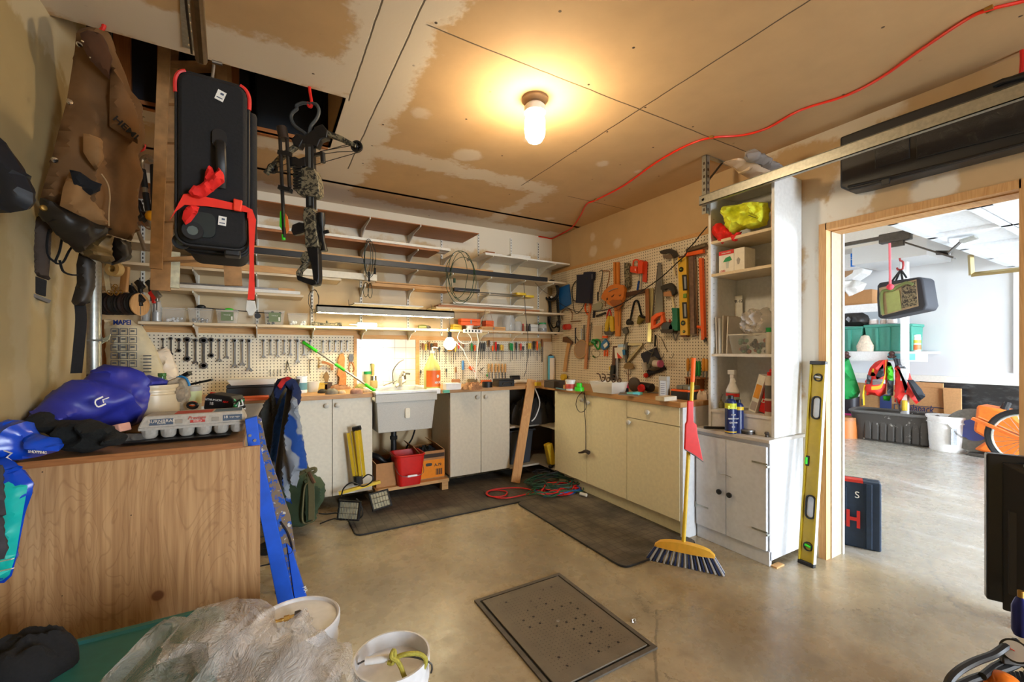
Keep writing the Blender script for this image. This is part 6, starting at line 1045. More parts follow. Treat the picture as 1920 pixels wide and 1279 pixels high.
fr = FC(410, 752, 2.0); t = fr.root('battery_pack', 'black cordless-tool battery with red and white print behind the egg carton', 'battery'); m = MB(); fr.prism(m, [(381,765),(384,745),(390,738),(432,744),(438,750),(437,766),(434,772),(384,772)], -.0, .09); mk('case', m, blackp, t, sm=0, bev=.006); letters('LITHIUM-ION', .013, fr.p(400,750,-.002), paper, t, ry=5); letters('18', .02, fr.p(396,757,-.002), paper, t, ry=5); letters('MAX', .012, fr.p(423,754,-.002), red, t, ry=5, bold=.03)
mk('foot', MB().add(*(lambda P: ([(a[0],0.0,a[1]) for a in P]+[(a[0],.09,a[1]) for a in P], [tuple(range(4)),(7,6,5,4)]+[(i,i+4,(i+1)%4+4,(i+1)%4) for i in range(4)]))(fr.pl([(386,772),(434,773),(436,790),(384,790)]))), PM((120,110,96), .6), t, sm=0)
fr = FC(360, 762, 1.98); t = fr.root('tape_roll', 'small roll of orange-edged tape lying among green wires', 'tape'); mk('roll', MB().tube([fr.p(361+9*cos(k*pi/6), 760+5*sin(k*pi/6)) for k in range(12)], .007, 8, True), blackp, t); mk('orange_edge', MB().tube([fr.p(361+8*cos(k*pi/6), 757+4*sin(k*pi/6)) for k in range(12)], .003, 6, True), orange, t)
fr = FC(445, 765, 1.95); t = fr.root('wire_tangle', 'tangle of green, white and black wires at the crate corner', 'wires'); rnd = random.Random(12)
for nm, m_ in (('green_wire', green), ('white_wire', whiteg), ('black_wire', blackp)): mk(nm, MB().tube([fr.p(rnd.uniform(436,460), rnd.uniform(748,776), rnd.uniform(-.02,.03)) for k in range(12)], .003, 6, sm=4), m_, t)
fr = FC(375, 700, 2.35)
for lb, a_, b_, r_ in (('black pry bar lying on the worktop behind the glove', (322,718), (356,699), .014), ('black sheathed knife lying on the worktop behind the glove', (352,722), (398,712), .008)): fr.one('pry_bar', lb, 'bar', MB().bar(fr.p(*a_), fr.p(*b_), r_*2, r_*1.4), blackp, sm=0)
# bag of tile grout and its neighbour, at the far end of the bench
sackm = PM((206,196,166), .7, var=.1, sc=20); fr = FC(250, 660, 2.75); t = fr.root('grout_bag', 'printed paper sack of tile grout standing at the hatch end of the bench', 'sack')
mk('sack', puff(fr, [(204,598),(220,604),(240,598),(262,612),(292,662),(302,690),(313,722),(312,760),(206,760),(207,690)], .09, .02, .8, .2, 7, 3, edge=.12), sackm, t)
letters('MAPEI', .042, fr.p(229, 605, -.095), PM((20,60,150), .6), t, bold=.03); ink = PM((72,84,104), .8); m = MB(); m2 = MB()
for r_ in range(5):
    for c_ in range(3):
        a_ = fr.p(208+17*c_, 616+15*r_, -.102); b_ = fr.p(223+17*c_, 628+15*r_, -.102); T = .0025
        for X0, X1, Z0, Z1 in ((a_.x,b_.x,a_.z-T,a_.z),(a_.x,b_.x,b_.z,b_.z+T),(a_.x,a_.x+T,b_.z,a_.z),(b_.x-T,b_.x,b_.z,a_.z),(a_.x+.01,b_.x-.015,(a_.z+b_.z)/2,(a_.z+b_.z)/2+.008)): m.box(X0, X1, -.104, -.102, Z0, Z1)
for r_ in range(6): a_ = fr.p(278, 668+6*r_, -.085); m2.box(a_.x-.02, a_.x+.03, -.099, -.097, a_.z, a_.z+.006)
o = mk('printed_panels', m, ink, t, sm=0); mk('fine_print', m2, ink, t, sm=0)
fr = FC(312, 685, 2.85); fr.one('parts_bag', 'pastel-printed plastic bag leaning against the grout sack', 'bag', puff(fr, [(294,660),(312,650),(322,665),(331,700),(328,715),(305,716)], .05, .014, .8, .5, 12, 6, edge=.05), PM((222,208,188), .4, var=.12, sc=14))
fr = FC(205, 640, 2.9); fr.one('wood_offcut', 'rough bark-edged timber offcut behind the grout sack', 'offcut', MB().cyl(fr.p(202,600), fr.p(203,700), .03, n=10), brownz)
fr = FC(178, 650, 2.4); fr.one('twisted_strap', 'twisted white plastic strip stretched from the duct to the grout sack', 'strip', MB().ribbon(fr.tb([(155,655),(165,648),(180,645),(192,640),(206,632)]), (0,.01,.03), .003, sm=4), PM((200,194,160), .5))
one('dark_box', 'dark plastic box at the back of the crate under the pack strap', 'box', MB().box(-.09,.09,0,.14,0,.16), blackp, (atD(150,700,1.95).x, atD(150,700,1.95).y+.12, BT+.08), sm=0, bev=.01)
# duct
p = atD(175, 600, 2.37); t = thing('metal_duct', 'galvanised vertical pipe at the end of the near wall', 'pipe', (p.x, p.y, 1.12)); mk('pipe', MB().cyl((0,0,0),(0,0,1.475),.034,n=20), galv, t); mk('bracket', MB().box(-.05,.05,-.045,.04,.2,.21).cyl((0,0,.19),(0,0,.225),.038), galv, t)
# spools on a rod, rings, clamps under the shelves at the hatch end
fr = FC(228, 570, 2.9); t = fr.root('spool_rod', 'rod carrying seven black cable spools at the hatch end', 'spool rod'); mk('rod', MB().cyl(fr.p(192,570), fr.p(266,572), .006), steel, t)
rr_ = 21/798*2.9
for i in range(7): a_ = fr.p(197+9.2*i, 570); mk('spool', MB().lathe([(.001,-.014),(rr_*(.9+.1*(i%2)),-.014),(rr_*.96,-.008),(rr_*.9,0),(rr_*.96,.008),(rr_,.013),(.001,.014)], a_, 22, ax='x'), PM((34+6*(i%3),32,28), .6), t)
a_ = fr.p(261,571); mk('end_disc', MB().lathe([(.001,0),(rr_*1.0,0),(rr_*1.0,.008),(.001,.008)], a_, 22, ax='x'), pinez, t)
fr = FC(215, 505, 2.8); t = fr.root('masking_tape', 'cream roll of masking tape hanging above the cable spools', 'tape'); mk('roll', MB().lathe([(.022,-.02),(.048,-.02),(.048,.02),(.022,.02),(.022,-.02)], n=24, ax='y'), PM((220,196,140), .6), t); mk('tail', MB().ribbon([(-.05,0,.04),(-.055,0,-.05),(-.04,0,-.15)], (0,.035,0), .002), PM((206,196,160), .6), t)
fr = FC(212, 545, 2.8); rnd = random.Random(5); t = fr.root('key_rings', 'cluster of small brass rings and clips hanging over the spools', 'rings')
for k in range(8): a_ = fr.p(200+rnd.uniform(0,28), 537+rnd.uniform(0,14), rnd.uniform(-.02,.02)); mk('ring', MB().tube([a_+Vector((.014*cos(q*pi/5),0,.014*sin(q*pi/5))) for q in range(10)], .0025, 5, True), brass, t)
fr = FC(260, 555, 2.9)
for i, (px, py, m_, lb) in enumerate(((247,545,blackp,'black spring clip hanging on the upright beside the spools'),(262,535,blackp,'upper black trigger clamp on the slotted upright'),(262,560,blackp,'lower black trigger clamp on the slotted upright'),(282,535,blackp,'black trigger clamp beside the ladder foot'),(288,555,red,'red-handled driver hanging beside the ladder foot'),(293,552,steel,'thin steel driver hanging beside the red-handled one'))):
    t = fr.root('trigger_clamp' if i < 4 else 'screwdriver', lb, 'clamp' if i < 4 else 'screwdriver'); mk('bar', MB().cyl(fr.p(px,py-14,.0), fr.p(px+1,py+30,.0), .004), dsteel, t); mk('body', MB().bar(fr.p(px-5,py-8), fr.p(px+6,py+6), .03, .035), m_, t, bev=.006); mk('grip', MB().bar(fr.p(px,py), fr.p(px+2,py+14), .022, .022), m_, t, bev=.004)
fr = FC(215, 540, 2.85); fr.one('wooden_paddle', 'pale curved wood piece hanging behind the backpack corner', 'wood piece', MB().bar(fr.p(236,500), fr.p(232,548), .05, .02), pinez, bev=.006)
# loppers on a hook by the ladder
fr = FC(275, 360, 2.75); t = fr.root('loppers', 'black and yellow folding pruning saw and poles hung on a red hook by the ladder', 'pruner'); mk('hook', MB().tube(fr.tb([(262,284),(270,280),(272,270),(268,268)]), .006, 8, sm=2), red, t)
mk('pole', MB().tube(fr.tb([(284,302),(278,294),(270,296),(266,306),(270,340),(277,398),(281,415),(287,430)]), .014, 10, sm=3), PM((160,146,124), .35, .7), t)
mk('grip', MB().tube(fr.tb([(267,318),(272,352)]), .018, 10), blackp, t); mk('grip', MB().tube(fr.tb([(273,362),(278,396)]), .018, 10), blackp, t); mk('pole', MB().tube(fr.tb([(262,330),(250,372),(246,400),(258,430),(272,470)]), .012, 10, sm=2), PM((150,136,116), .35, .7), t)
m = MB(); fr.prism(m, [(280,308),(286,306),(291,345),(296,372),(293,400),(282,392),(281,350)], -.02, .02); mk('blade_case', m, blackp, t, bev=.005); mk('yellow_joint', MB().ball(fr.p(283,405), .035, 1, .8, 1), PM((226,150,20), .4), t); mk('yellow_joint', MB().ball(fr.p(247,398), .03, 1, .8, 1), PM((226,150,20), .4), t)
mk('clamp_head', MB().bar(fr.p(255,392), fr.p(270,412), .06, .05).bar(fr.p(259,375), fr.p(266,398), .03, .02), blackp, t, bev=.006); mk('cord', MB().tube(fr.tb([(262,410),(275,428),(290,430),(300,438)]), .004, 6, sm=4), brownw, t)
# attic ladder and what is in the hatch
lw = PM((156,118,76), .7, var=.3, sc=18); a0, a1 = atD(301, 545, 2.30), atD(317, 90, 2.36); b0, b1 = atD(438, 536, 2.44), atD(415, 90, 2.44)
t = thing('attic_ladder', 'folded wooden attic ladder hanging out of the ceiling hatch behind the suitcase', 'ladder', a0); B = lambda q: q-a0
for u, v_ in ((a0,a1),(b0,b1)): mk('stringer', MB().bar(B(u), B(v_), .024, .085, up=(1,0,0)).bar(B(u)+Vector((0,-.11,.10)), B(v_)+Vector((0,-.11,0)), .02, .05, up=(1,0,0)), lw, t, sm=0)
for k in range(6): s_ = .12+.16*k; mk('rung', MB().bar(B(a0.lerp(a1, s_)), B(b0.lerp(b1, s_)), .08, .02), lw, t, sm=0)
mk('foot_board', MB().bar(B(a0)+Vector((.03,.0,.02)), B(a0.lerp(a1,.16))+Vector((.03,.0,0)), .02, .10, up=(1,0,0)), PM((200,196,170), .7, var=.3, sc=30), t, sm=0)
dkt = PM((22,30,34), .5, var=.2); i_ = 0
for x0, x1, z0, h, c_, lb in ((-.72,-.42,0,.5,(10,14,26),'dark blue bin nearest the near wall, seen up through the hatch'),(-.40,-.08,0,.55,(8,18,20),'dark green bin behind the attic ladder'),(-.06,.34,0,.6,(7,17,26),'deep blue-green bin above the crossbow')):
    t = thing('attic_bin', lb.replace('nearest','beside'), 'storage bin', ((x0+x1)/2, 3.08, CZ+.04)); w = (x1-x0)/2; mk('body', MB().hexa([(-w*.94,0,0),(w*.94,0,0),(w*.94,.35,0),(-w*.94,.35,0)],[(-w,-.03,h*.8),(w,-.03,h*.8),(w,.38,h*.8),(-w,.38,h*.8)]), PM(c_, .5), t, sm=0, bev=.01); mk('lid', MB().box(-w-.01,w+.01,-.045,.39,h*.8,h*.88), PM(tuple(k+5 for k in c_), .5), t, sm=0, bev=.006)
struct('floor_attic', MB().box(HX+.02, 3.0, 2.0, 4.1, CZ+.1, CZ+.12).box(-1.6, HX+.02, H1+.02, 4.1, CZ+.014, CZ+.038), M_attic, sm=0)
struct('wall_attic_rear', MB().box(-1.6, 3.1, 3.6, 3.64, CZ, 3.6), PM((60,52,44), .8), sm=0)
for i, px in enumerate((232, 312, 436)): q = onY(px, 120, H1+.05); one('roof_post', '%s rough timber post standing up in the hatch, counted from the near wall' % ORD[i], 'post', MB().box(-.035,.035,0,.04,0,.95), brownz, (q.x, H1-.03+.045, CZ+.04), group='timber posts in the hatch', sm=0)
# ---------------------------------------------------------------- brown canvas pack
cv = PM((108,76,42), .85, var=.22, sc=9, bump=.15, name='brown_canvas'); cvl = PM((146,106,62), .85, var=.2, sc=9, name='light_canvas'); lea = PM((38,32,26), .5, var=.25, sc=14, name='black_leather'); oli = PM((110,88,52), .4, var=.2, name='olive_leather')
P1, P2 = atD(78,280,1.57), atD(190,280,1.73); fr = Fr(P1, atan2(P2.y-P1.y, P2.x-P1.x)); t = fr.root('canvas_backpack', 'big brown canvas hunting pack with leather base hung on a red ceiling hook', 'backpack')
mk('body', puff(fr, [(143,62),(150,54),(165,50),(188,57),(203,72),(216,112),(240,175),(262,206),(266,262),(256,300),(262,330),(253,380),(256,430),(246,452),(225,446),(205,440),(150,410),(108,384),(75,371),(85,338),(95,305),(110,245),(125,190),(140,95)], .09, .015, .5, .4, 7, 3, edge=.12, an=(1.5,.6)), cv, t)
mk('mouth', puff(fr, [(150,62),(165,56),(186,62),(200,80),(210,112),(205,150),(190,135),(168,112),(156,90)], .02, .012, .3, .3, 12, 4, y=-.115, edge=.03), PM((74,44,22), .9), t)
mk('side_flap', puff(fr, [(208,118),(222,142),(240,178),(256,212),(263,245),(258,270),(232,255),(205,237),(206,165)], .03, .012, .3, .2, 8, 5, y=-.12, edge=.04), cv, t); letters('HEMI', .036, fr.p(236, 240, -.158), blackf, t, ry=32, bold=.02, sx=1.1)
mk('pocket', puff(fr, [(130,322),(150,335),(168,372),(192,398),(203,425),(190,424),(150,405),(112,386),(118,352)], .04, .012, .3, .35, 12, 6, y=-.115, edge=.04), cvl, t)
mk('pocket', puff(fr, [(156,250),(172,254),(190,262),(194,300),(180,320),(165,300),(156,285)], .03, .012, .3, .5, 14, 8, y=-.12, edge=.03), cvl, t)
mk('lining', puff(fr, [(130,318),(150,322),(172,338),(190,345),(188,358),(170,366),(150,355),(138,345)], .02, .012, .3, .3, 12, 9, y=-.15, edge=.02), blackf, t)
mk('leather_base', puff(fr, [(75,371),(84,372),(108,384),(150,406),(205,428),(198,442),(178,452),(160,466),(148,474),(118,448),(95,425),(76,402)], .075, .012, .8, .4, 12, 7, y=-.06, edge=.07), lea, t)
mk('leather_corner', puff(fr, [(150,474),(163,462),(196,442),(210,440),(209,497),(185,490),(165,482)], .07, .011, .8, .45, 12, 5, y=-.02, edge=.06), oli, t); mk('leather_corner', puff(fr, [(208,442),(226,450),(246,454),(243,488),(209,498)], .06, .011, .8, .3, 12, 6, y=-.02, edge=.05), lea, t)
mk('padded_strap', puff(fr, [(62,414),(72,405),(84,414),(97,432),(95,478),(91,526),(75,520),(57,512),(52,462)], .03, .011, .8, .15, 9, 5, y=.05, edge=.03), PM((58,46,38), .8, var=.2), t); m = MB(); fr.prism(m, [(66,518),(88,526),(86,556),(62,548)], .04, .05); mk('strap_end', m, blackf, t); mk('buckle', MB().bar(fr.p(48,549,.04), fr.p(92,566,.04), .02, .012), dsteel, t)
mk('hip_strap', puff(fr, [(148,474),(166,482),(179,492),(178,540),(168,566),(158,574),(140,573),(134,564),(144,530),(143,496)], .03, .011, .8, .15, 9, 8, y=.04, edge=.03), lea, t); mk('webbing', MB().ribbon(fr.tb([(150,570),(152,600),(148,650),(143,700)], .05), (.035,0,0), .003, sm=4), blackf, t)
for pts in ([(118,438),(112,470),(104,492),(118,492),(130,470),(140,458)], [(112,488),(118,508),(132,515),(146,516)], [(92,430),(88,460),(90,480),(104,492)]): mk('webbing', MB().tube(fr.tb(pts, .02), .008, 6, sm=4, flat=.4), blackf, t)
for px, py in ((149,84),(131,191),(103,300),(82,390)): mk('snap', MB().lathe([(.001,.005),(.008,.004),(.011,0),(.001,-.001)], fr.p(px,py,-.085 if py > 90 else -.05), 14, ax='y'), brass if py > 300 else chrome, t)
mk('cord', MB().tube(fr.tb([(152,76),(168,84),(182,90),(180,104),(168,108)], -.12), .0025, 6, sm=4), PM((200,180,140), .7), t); mk('cord', MB().tube(fr.tb([(190,326),(202,345),(206,370),(204,395),(204,424)], -.15), .0025, 6, sm=4), PM((170,140,100), .7), t)
fr = FC(190, 55, 1.74); fr.one('ceiling_hook', 'red coated hook in the ceiling carrying the brown canvas pack', 'hook', MB().tube(fr.tb([(195,44),(194,52),(188,58),(178,60)]), .0075, 8, sm=2), red)
fr = FC(20, 330, 1.25); fr.one('dark_bag', 'dark navy garment bag hanging at the edge of the near wall', 'bag', puff(fr, [(-40,246),(0,258),(25,292),(48,330),(62,362),(62,380),(50,394),(20,399),(-40,400)], .06, .014, .6, .35, 6, 4, edge=.08), PM((24,28,36), .55, var=.2))
# ---------------------------------------------------------------- suitcase
SY = 1.70; q0 = onY(314, 466, SY); q1 = onY(463, 466, SY); zt_ = onY(452, 159, SY).z; zb_ = q1.z; xc_ = (q0.x+q1.x)/2+.012; hw = (q1.x-q0.x)/2-.012; Hs = zt_-zb_
t = thing('suitcase', 'black wheeled suitcase with red piping hung on edge from the door track', 'suitcase', (xc_, SY, zb_), radians(1)); sf = PM((20,20,22), .85, var=.3, sc=110, bump=.25, name='suitcase_fabric')
mk('shell', MB(Matrix.Translation((0,0,Hs/2)) @ Matrix.Rotation(pi/2,4,'X') @ Matrix.Translation((0,0,-.4))).slab(rrect(-hw,hw,-Hs/2,Hs/2,.035,4), 0, .4), sf, t, bev=.012); mk('front_pocket', MB().box(hw-.005,hw+.03,.06,.36,.1,Hs-.05), sf, t, bev=.015)
for yy in (.018, .10, .15): mk('piping', MB(Matrix.Translation((0,yy,Hs/2)) @ Matrix.Rotation(pi/2,4,'X')).tube([(a_,b_,0) for a_,b_ in rrect(-hw-.004,hw+.004,-Hs/2-.004,Hs/2+.004,.035,4)], .005, 6, True), blackp, t)
for sx_ in (-1, 1): mk('red_piping', MB().tube([(sx_*(hw-.02),.018,Hs+.006),(sx_*(hw-.004),.018,Hs-.004),(sx_*(hw+.006),.018,Hs-.03),(sx_*(hw+.006),.018,Hs-.07)], .0065, 8, sm=3), PM((220,50,44), .5), t)
hz = Hs*.62; h_ = mk('carry_handle', MB().tube([(.02,-.003,hz),(.022,-.03,hz-.02),(.024,-.034,hz-.09),(.024,-.006,hz-.15)], .014, 8, sm=4, flat=.6), blackp, t); mk('handle_mount', MB(Matrix.Translation((.018,.0,hz+.0)) @ Matrix.Rotation(pi/2,4,'X')).slab(rrect(-.02,.02,-.025,.04,.018), 0, .012), blackp, t); mk('rivet', MB().lathe([(.001,.016),(.005,.015),(.006,.01)], (.018,0,hz-.008), 10, ax='y'), brass, t)
for x_, z_, w_, h2 in ((.02,Hs*.9,.024,.034),(.025,Hs*.15,.022,.03)): o = mk('luggage_tag', MB(Matrix.Translation((x_,-.002,z_)) @ Matrix.Rotation(radians(18 if z_ > .3 else 4),4,'Y')).box(-w_/2,w_/2,-.001,.001,-h2/2,h2/2), paper, t, sm=0); mk('print', MB(Matrix.Translation((x_,-.002,z_)) @ Matrix.Rotation(radians(18 if z_ > .3 else 4),4,'Y')).box(-w_*.1,w_*.3,-.0016,.001,h2*.1,h2*.3).box(-w_*.35,w_*.35,-.0016,.001,-h2*.3,-h2*.2), ink, o, sm=0)
for x_, yy, r_ in ((-hw+.005,.05,.024),(-hw*.55,-.018,.028)): o = mk('wheel', MB().lathe([(r_*.55,-.008),(r_,-.008),(r_,.008),(r_*.55,.008),(r_*.55,-.008)], (x_,yy,.01 if yy > 0 else .035), 22, ax='y'), blackr, t); mk('spokes', MB().lathe([(.001,-.005),(r_*.56,-.005),(r_*.56,.005),(.001,.005)], (x_,yy,.01 if yy > 0 else .035), 8, ax='y'), PM((90,100,96), .4), o)
mk('wheel_housing', MB(Matrix.Translation((-hw*.3,-.001,.06)) @ Matrix.Rotation(pi/2,4,'X')).slab(rrect(-.035,.035,-.04,.04,.02), 0, .01), PM((34,42,40), .4), t); mk('foot', MB().box(hw*.3,hw*.8,.02,.08,-.025,.0), blackp, t, bev=.006); mk('hanger_strap', MB().tube([(-.01,.1,Hs-.005),(-.01,.1,Hs+.04),(-.005,.1,2.262-zb_)], .005, 6), steel, t); mk('top_handle', MB().tube([(.02,.1,Hs),(.03,.1,Hs+.02),(.06,.1,Hs+.02),(.07,.1,Hs)], .007, 8, sm=3), PM((180,180,176), .5), t)
fr = Fr((xc_, SY-.03, zb_)); fr2 = fr; bm2 = PM((216,28,22), .8, var=.12, sc=30)
t = fr.root('bandana', 'red bandana knotted round the suitcase handle', 'bandana'); mk('cloth', puff(fr, [(385,322),(390,312),(398,314),(402,324),(412,316),(420,325),(421,342),(408,352),(398,360),(388,368),(375,372),(360,368),(353,360),(362,352),(382,342)], .028, .008, .6, .6, 30, 4, edge=.03), bm2, t)
mk('tail', puff(fr, [(350,388),(360,384),(374,388),(370,400),(358,416),(348,422),(341,410),(344,396)], .012, .008, .6, .5, 30, 6, edge=.02), bm2, t)
sp = PM((232,44,22), .7); fr = Fr((xc_, SY-.012, zb_)); t = fr.root('luggage_strap', 'bright red strap buckled round the suitcase with its tail hanging down', 'strap'); m = MB(); fr.prism(m, [(318,413),(344,364),(352,363),(400,372),(460,386),(473,395),(463,398),(440,394),(392,387),(346,384),(330,396)], -.004, -.001); mk('band', m, sp, t, sm=0)
mk('side_band', MB().box(2*0+hw+.001, hw+.004, 0, .42, fr.p(460,392).z-.03, fr.p(460,392).z+.006), sp, t, sm=0); mk('buckle', MB().add(*(lambda P: ([(a[0],-.014,a[1]) for a in P]+[(a[0],-.004,a[1]) for a in P], [tuple(range(4)),(7,6,5,4)]+[(i,i+4,(i+1)%4+4,(i+1)%4) for i in range(4)]))(fr.pl([(438,374),(455,378),(453,399),(438,396)]))), PM((240,60,30), .5), t, bev=.003)
m = MB(); fr.prism(m, [(458,386),(473,393),(480,412),(478,440),(476,480),(477,520),(478,548),(477,562),(464,562),(466,540),(468,500),(467,450),(466,420),(465,400)], -.003, -.0005); mk('tail', m, sp, t, sm=0); m = MB(); fr.prism(m, [(462,563),(478,564),(481,580),(477,586),(474,592),(466,592),(463,584),(460,582)], -.006, .003); mk('end_tab', m, PM((206,204,196), .5), t, bev=.002)
# track with its perforated strap above the suitcase
p = atD(378, 104, 1.49); t = thing('door_track', 'galvanised garage-door track ending above the suitcase', 'door track', (p.x, p.y, 2.262)); e2 = atD(362, -60, 1.10); dx = e2.x-p.x; dy = e2.y-p.y; L = 2.6/abs(dy)
mk('channel', MB().bar((0,0,.03), (dx*L,dy*L,.03), .036, .05), PM((142,118,84), .3, .8, var=.2), t, bev=.012); mk('lip', MB().bar((-.028,0,.05), (dx*L-.028,dy*L,.05), .006, .03), dsteel, t); mk('end_bolt', MB().cyl((.03,.0,.03),(.06,.0,.03),.006), steel, t)
m = MB(); q = Vector((p.x-.05, p.y-.02, CZ-.004)); pa = onZ(354, 0, CZ-.004); pb_ = onZ(357, 92, CZ-.004); t = thing('perforated_strap', 'flat perforated steel strap screwed to the ceiling beside the track', 'strap', pa); mk('strap', m.bar((0,0,0), pb_-pa, .055, .003), galv, t, sm=0)
m = MB(); 
for k in range(6): c_ = (pb_-pa)*(.1+.16*k); m.cyl(c_-Vector((0,0,.004)), c_+Vector((0,0,.001)), .008, n=10)
o = mk('holes', m, PM((200,176,144), .8), t); o['kind'] = 'stuff'
# ---------------------------------------------------------------- crossbow
fr = FC(580, 300, 2.15); t = fr.root('crossbow', 'camouflage crossbow with scope hung by its stirrup from a red ceiling hook', 'crossbow'); bk = blackp
def pz(nm, m_, pts, a_, b_, bev=.004): m = MB(); fr.prism(m, pts, a_, b_); return mk(nm, m, m_, t, bev=bev)
mk('stirrup', MB().tube(fr.tb([(574,252),(568,247),(553,236),(546,222),(548,212),(557,204),(556,198),(568,193),(580,195),(587,194),(594,197),(598,208),(594,222),(583,236),(580,250)]), .0085, 8, sm=3), PM((60,64,66), .5), t)
pz('riser', bk, [(545,262),(556,249),(572,254),(585,244),(596,236),(610,246),(614,256),(600,262),(594,276),(582,270),(570,268),(556,270)], -.02, .02); pz('rail', bk, [(571,262),(587,262),(588,395),(573,395)], -.018, .018); pz('rail_groove', PM((90,92,90), .4), [(578,275),(582,275),(583,385),(579,385)], -.021, -.018, 0)
pz('foregrip', camo, [(559,318),(575,312),(590,316),(597,340),(598,362),(590,368),(570,366),(556,362)], -.03, .03); m = MB()
for k in range(8): m.bar(fr.p(556,320+5.5*k,-.0), fr.p(571,318+5.5*k,-.0), .07, .009)
o = mk('grip_ribs', m, bk, t); o['kind'] = 'stuff'
pz('receiver', camo, [(570,388),(588,390),(591,420),(597,462),(572,464),(570,430),(567,404)], -.022, .022); pz('pistol_grip', bk, [(547,421),(560,416),(570,418),(580,421),(578,432),(562,438),(549,441),(545,432)], -.018, .018, .006)
pz('stock', bk, [(574,464),(596,464),(598,520),(596,532),(588,534),(584,500),(578,480)], -.022, .022); pz('stock', camo, [(572,470),(582,474),(580,488),(570,500),(562,508),(560,520),(590,526),(592,534),(584,534),(556,523),(554,510),(566,494),(562,486),(566,476)], -.02, .02); pz('butt_pad', bk, [(556,516),(592,526),(594,533),(584,535),(557,525)], -.026, .026)
mk('scope', MB().tube(fr.tb([(602,400),(603,418),(604,425),(605,452),(607,458),(608,471)], -.0), lambda s: .018 if (s < .3 or s > .8) else .011, 12), bk, t); mk('scope_mount', MB().bar(fr.p(592,430), fr.p(606,430), .02, .02).bar(fr.p(593,448), fr.p(607,448), .02, .02).cyl(fr.p(606,436), fr.p(616,434), .009), bk, t); mk('rail_top', MB().bar(fr.p(597,400), fr.p(598,462), .012, .02), bk, t)
pz('limb', camo, [(606,244),(612,243),(640,254),(668,270),(666,276),(636,262),(608,252)], -.014, .014); pz('limb', camo, [(562,262),(566,268),(530,294),(498,326),(492,322),(526,286)], -.014, .014); pz('limb_pocket', bk, [(588,238),(604,232),(614,244),(612,258),(596,256)], -.022, .022); pz('limb_pocket', bk, [(546,262),(558,250),(568,262),(560,276),(550,272)], -.022, .022)
for px, py, r_ in ((669,275,11),(511,316,9.5)):
    R_ = r_/798*2.15; c_ = fr.p(px,py); o = mk('cam_wheel', MB().lathe([(R_*.72,-.006),(R_,-.006),(R_,.006),(R_*.72,.006),(R_*.72,-.006)], c_, 20, ax='y'), bk, t); mk('spokes', MB().bar(c_-Vector((R_*.8,0,0)), c_+Vector((R_*.8,0,0)), .006, .006).bar(c_-Vector((0,0,R_*.8)), c_+Vector((0,0,R_*.8)), .006, .006).ball(c_, R_*.35), bk, o)
for a_, b_ in (((662,268),(592,287)),((664,272),(600,284)),((671,286),(590,309)),((662,284),(632,285)),((632,285),(600,290)),((516,324),(562,315)),((505,320),(540,306))): mk('string', MB().cyl(fr.p(*a_), fr.p(*b_), .0018, n=5), bk, t)
mk('string_stop', MB().bar(fr.p(590,291), fr.p(606,288), .014, .014).cyl(fr.p(605,287), fr.p(606,305), .012), bk, t); pz('quiver_bracket', bk, [(540,295),(552,293),(560,297),(572,293),(573,312),(560,313),(552,310),(541,312)], -.018, .018)
for (a_, b_, c_, d_) in ((525,258,533,446),(538,262,543,352)): mk('arrow', MB().cyl(fr.p(a_,b_,-.03), fr.p(c_,d_,-.03), .0085, n=10), PM((30,28,26), .4), t)
mk('quiver_hood', MB().tube(fr.tb([(528,239),(530,250),(533,262)], -.03), .024, 12), PM((46,34,26), .5), t); mk('quiver_clip', MB().bar(fr.p(522,286,-.03), fr.p(546,290,-.03), .02, .02).bar(fr.p(524,352,-.03), fr.p(546,358,-.03), .03, .02), bk, t)
for pts, m_ in (([(525,397),(529,393),(533,400),(535,425),(530,434),(524,424)],lime),([(535,400),(539,406),(542,430),(537,438),(535,425)],PM((240,130,60), .4))): m = MB(); fr.prism(m, pts, -.034, -.030); mk('fletching', m, m_, t, sm=0)
mk('nock', MB().cyl(fr.p(531,440,-.03), fr.p(532,450,-.03), .009), lime, t)
fr = FC(581, 180, 2.15); fr.one('ceiling_hook', 'red coated hook in the ceiling carrying the crossbow', 'hook', MB().tube(fr.tb([(580,158),(581,172),(584,190),(583,200),(579,199),(577,192)]), .0075, 8, sm=3), red)
# ---------------------------------------------------------------- blue rails, stool, towels, green bag
bp_ = PM((12,84,206), .45, var=.12, sc=20, name='bright_blue_paint'); wx = Mat('weathered_wood', (130,112,90), .8); v, x, y, z = wx.pos(False); nn = wx.noise(v, 30, 4, .7); wx.c = wx.mix(nn.ss(.5,.56), (124,104,80), (20,80,170)); wx.over(wx.noise(v, 50, 3).ss(.62,.68), (200,196,186)); wx = wx.done(nn, .3)
fr = Fr((.0, 2.09, 0)); t = fr.root('blue_ladder', 'blue-painted timber ladder rails leaning behind the plywood crate', 'ladder')
def lean(pts, a_, b_, m_, nm): m = MB(); fr.prism(m, pts, a_, b_); mk(nm, m, m_, t, sm=0, bev=.002)
lean([(459,787),(482,781),(488,838),(557,1150),(545,1200),(528,1200),(520,1130),(484,950),(465,838)], -.02, .02, bp_, 'front_rail'); lean([(482,781),(490,786),(500,840),(545,970),(572,1150),(560,1200),(548,1200),(557,1150),(488,838)], -.0, .03, wx, 'worn_edge')
lean([(538,1020),(548,1030),(584,1150),(574,1200),(560,1200),(552,1120)], -.01, .04, bp_, 'rear_rail'); m = MB()
for px, py in ((469,815),(478,824)): q = fr.p(px,py); m.cyl((q.x,-.026,q.z),(q.x,-.019,q.z),.006,n=12)
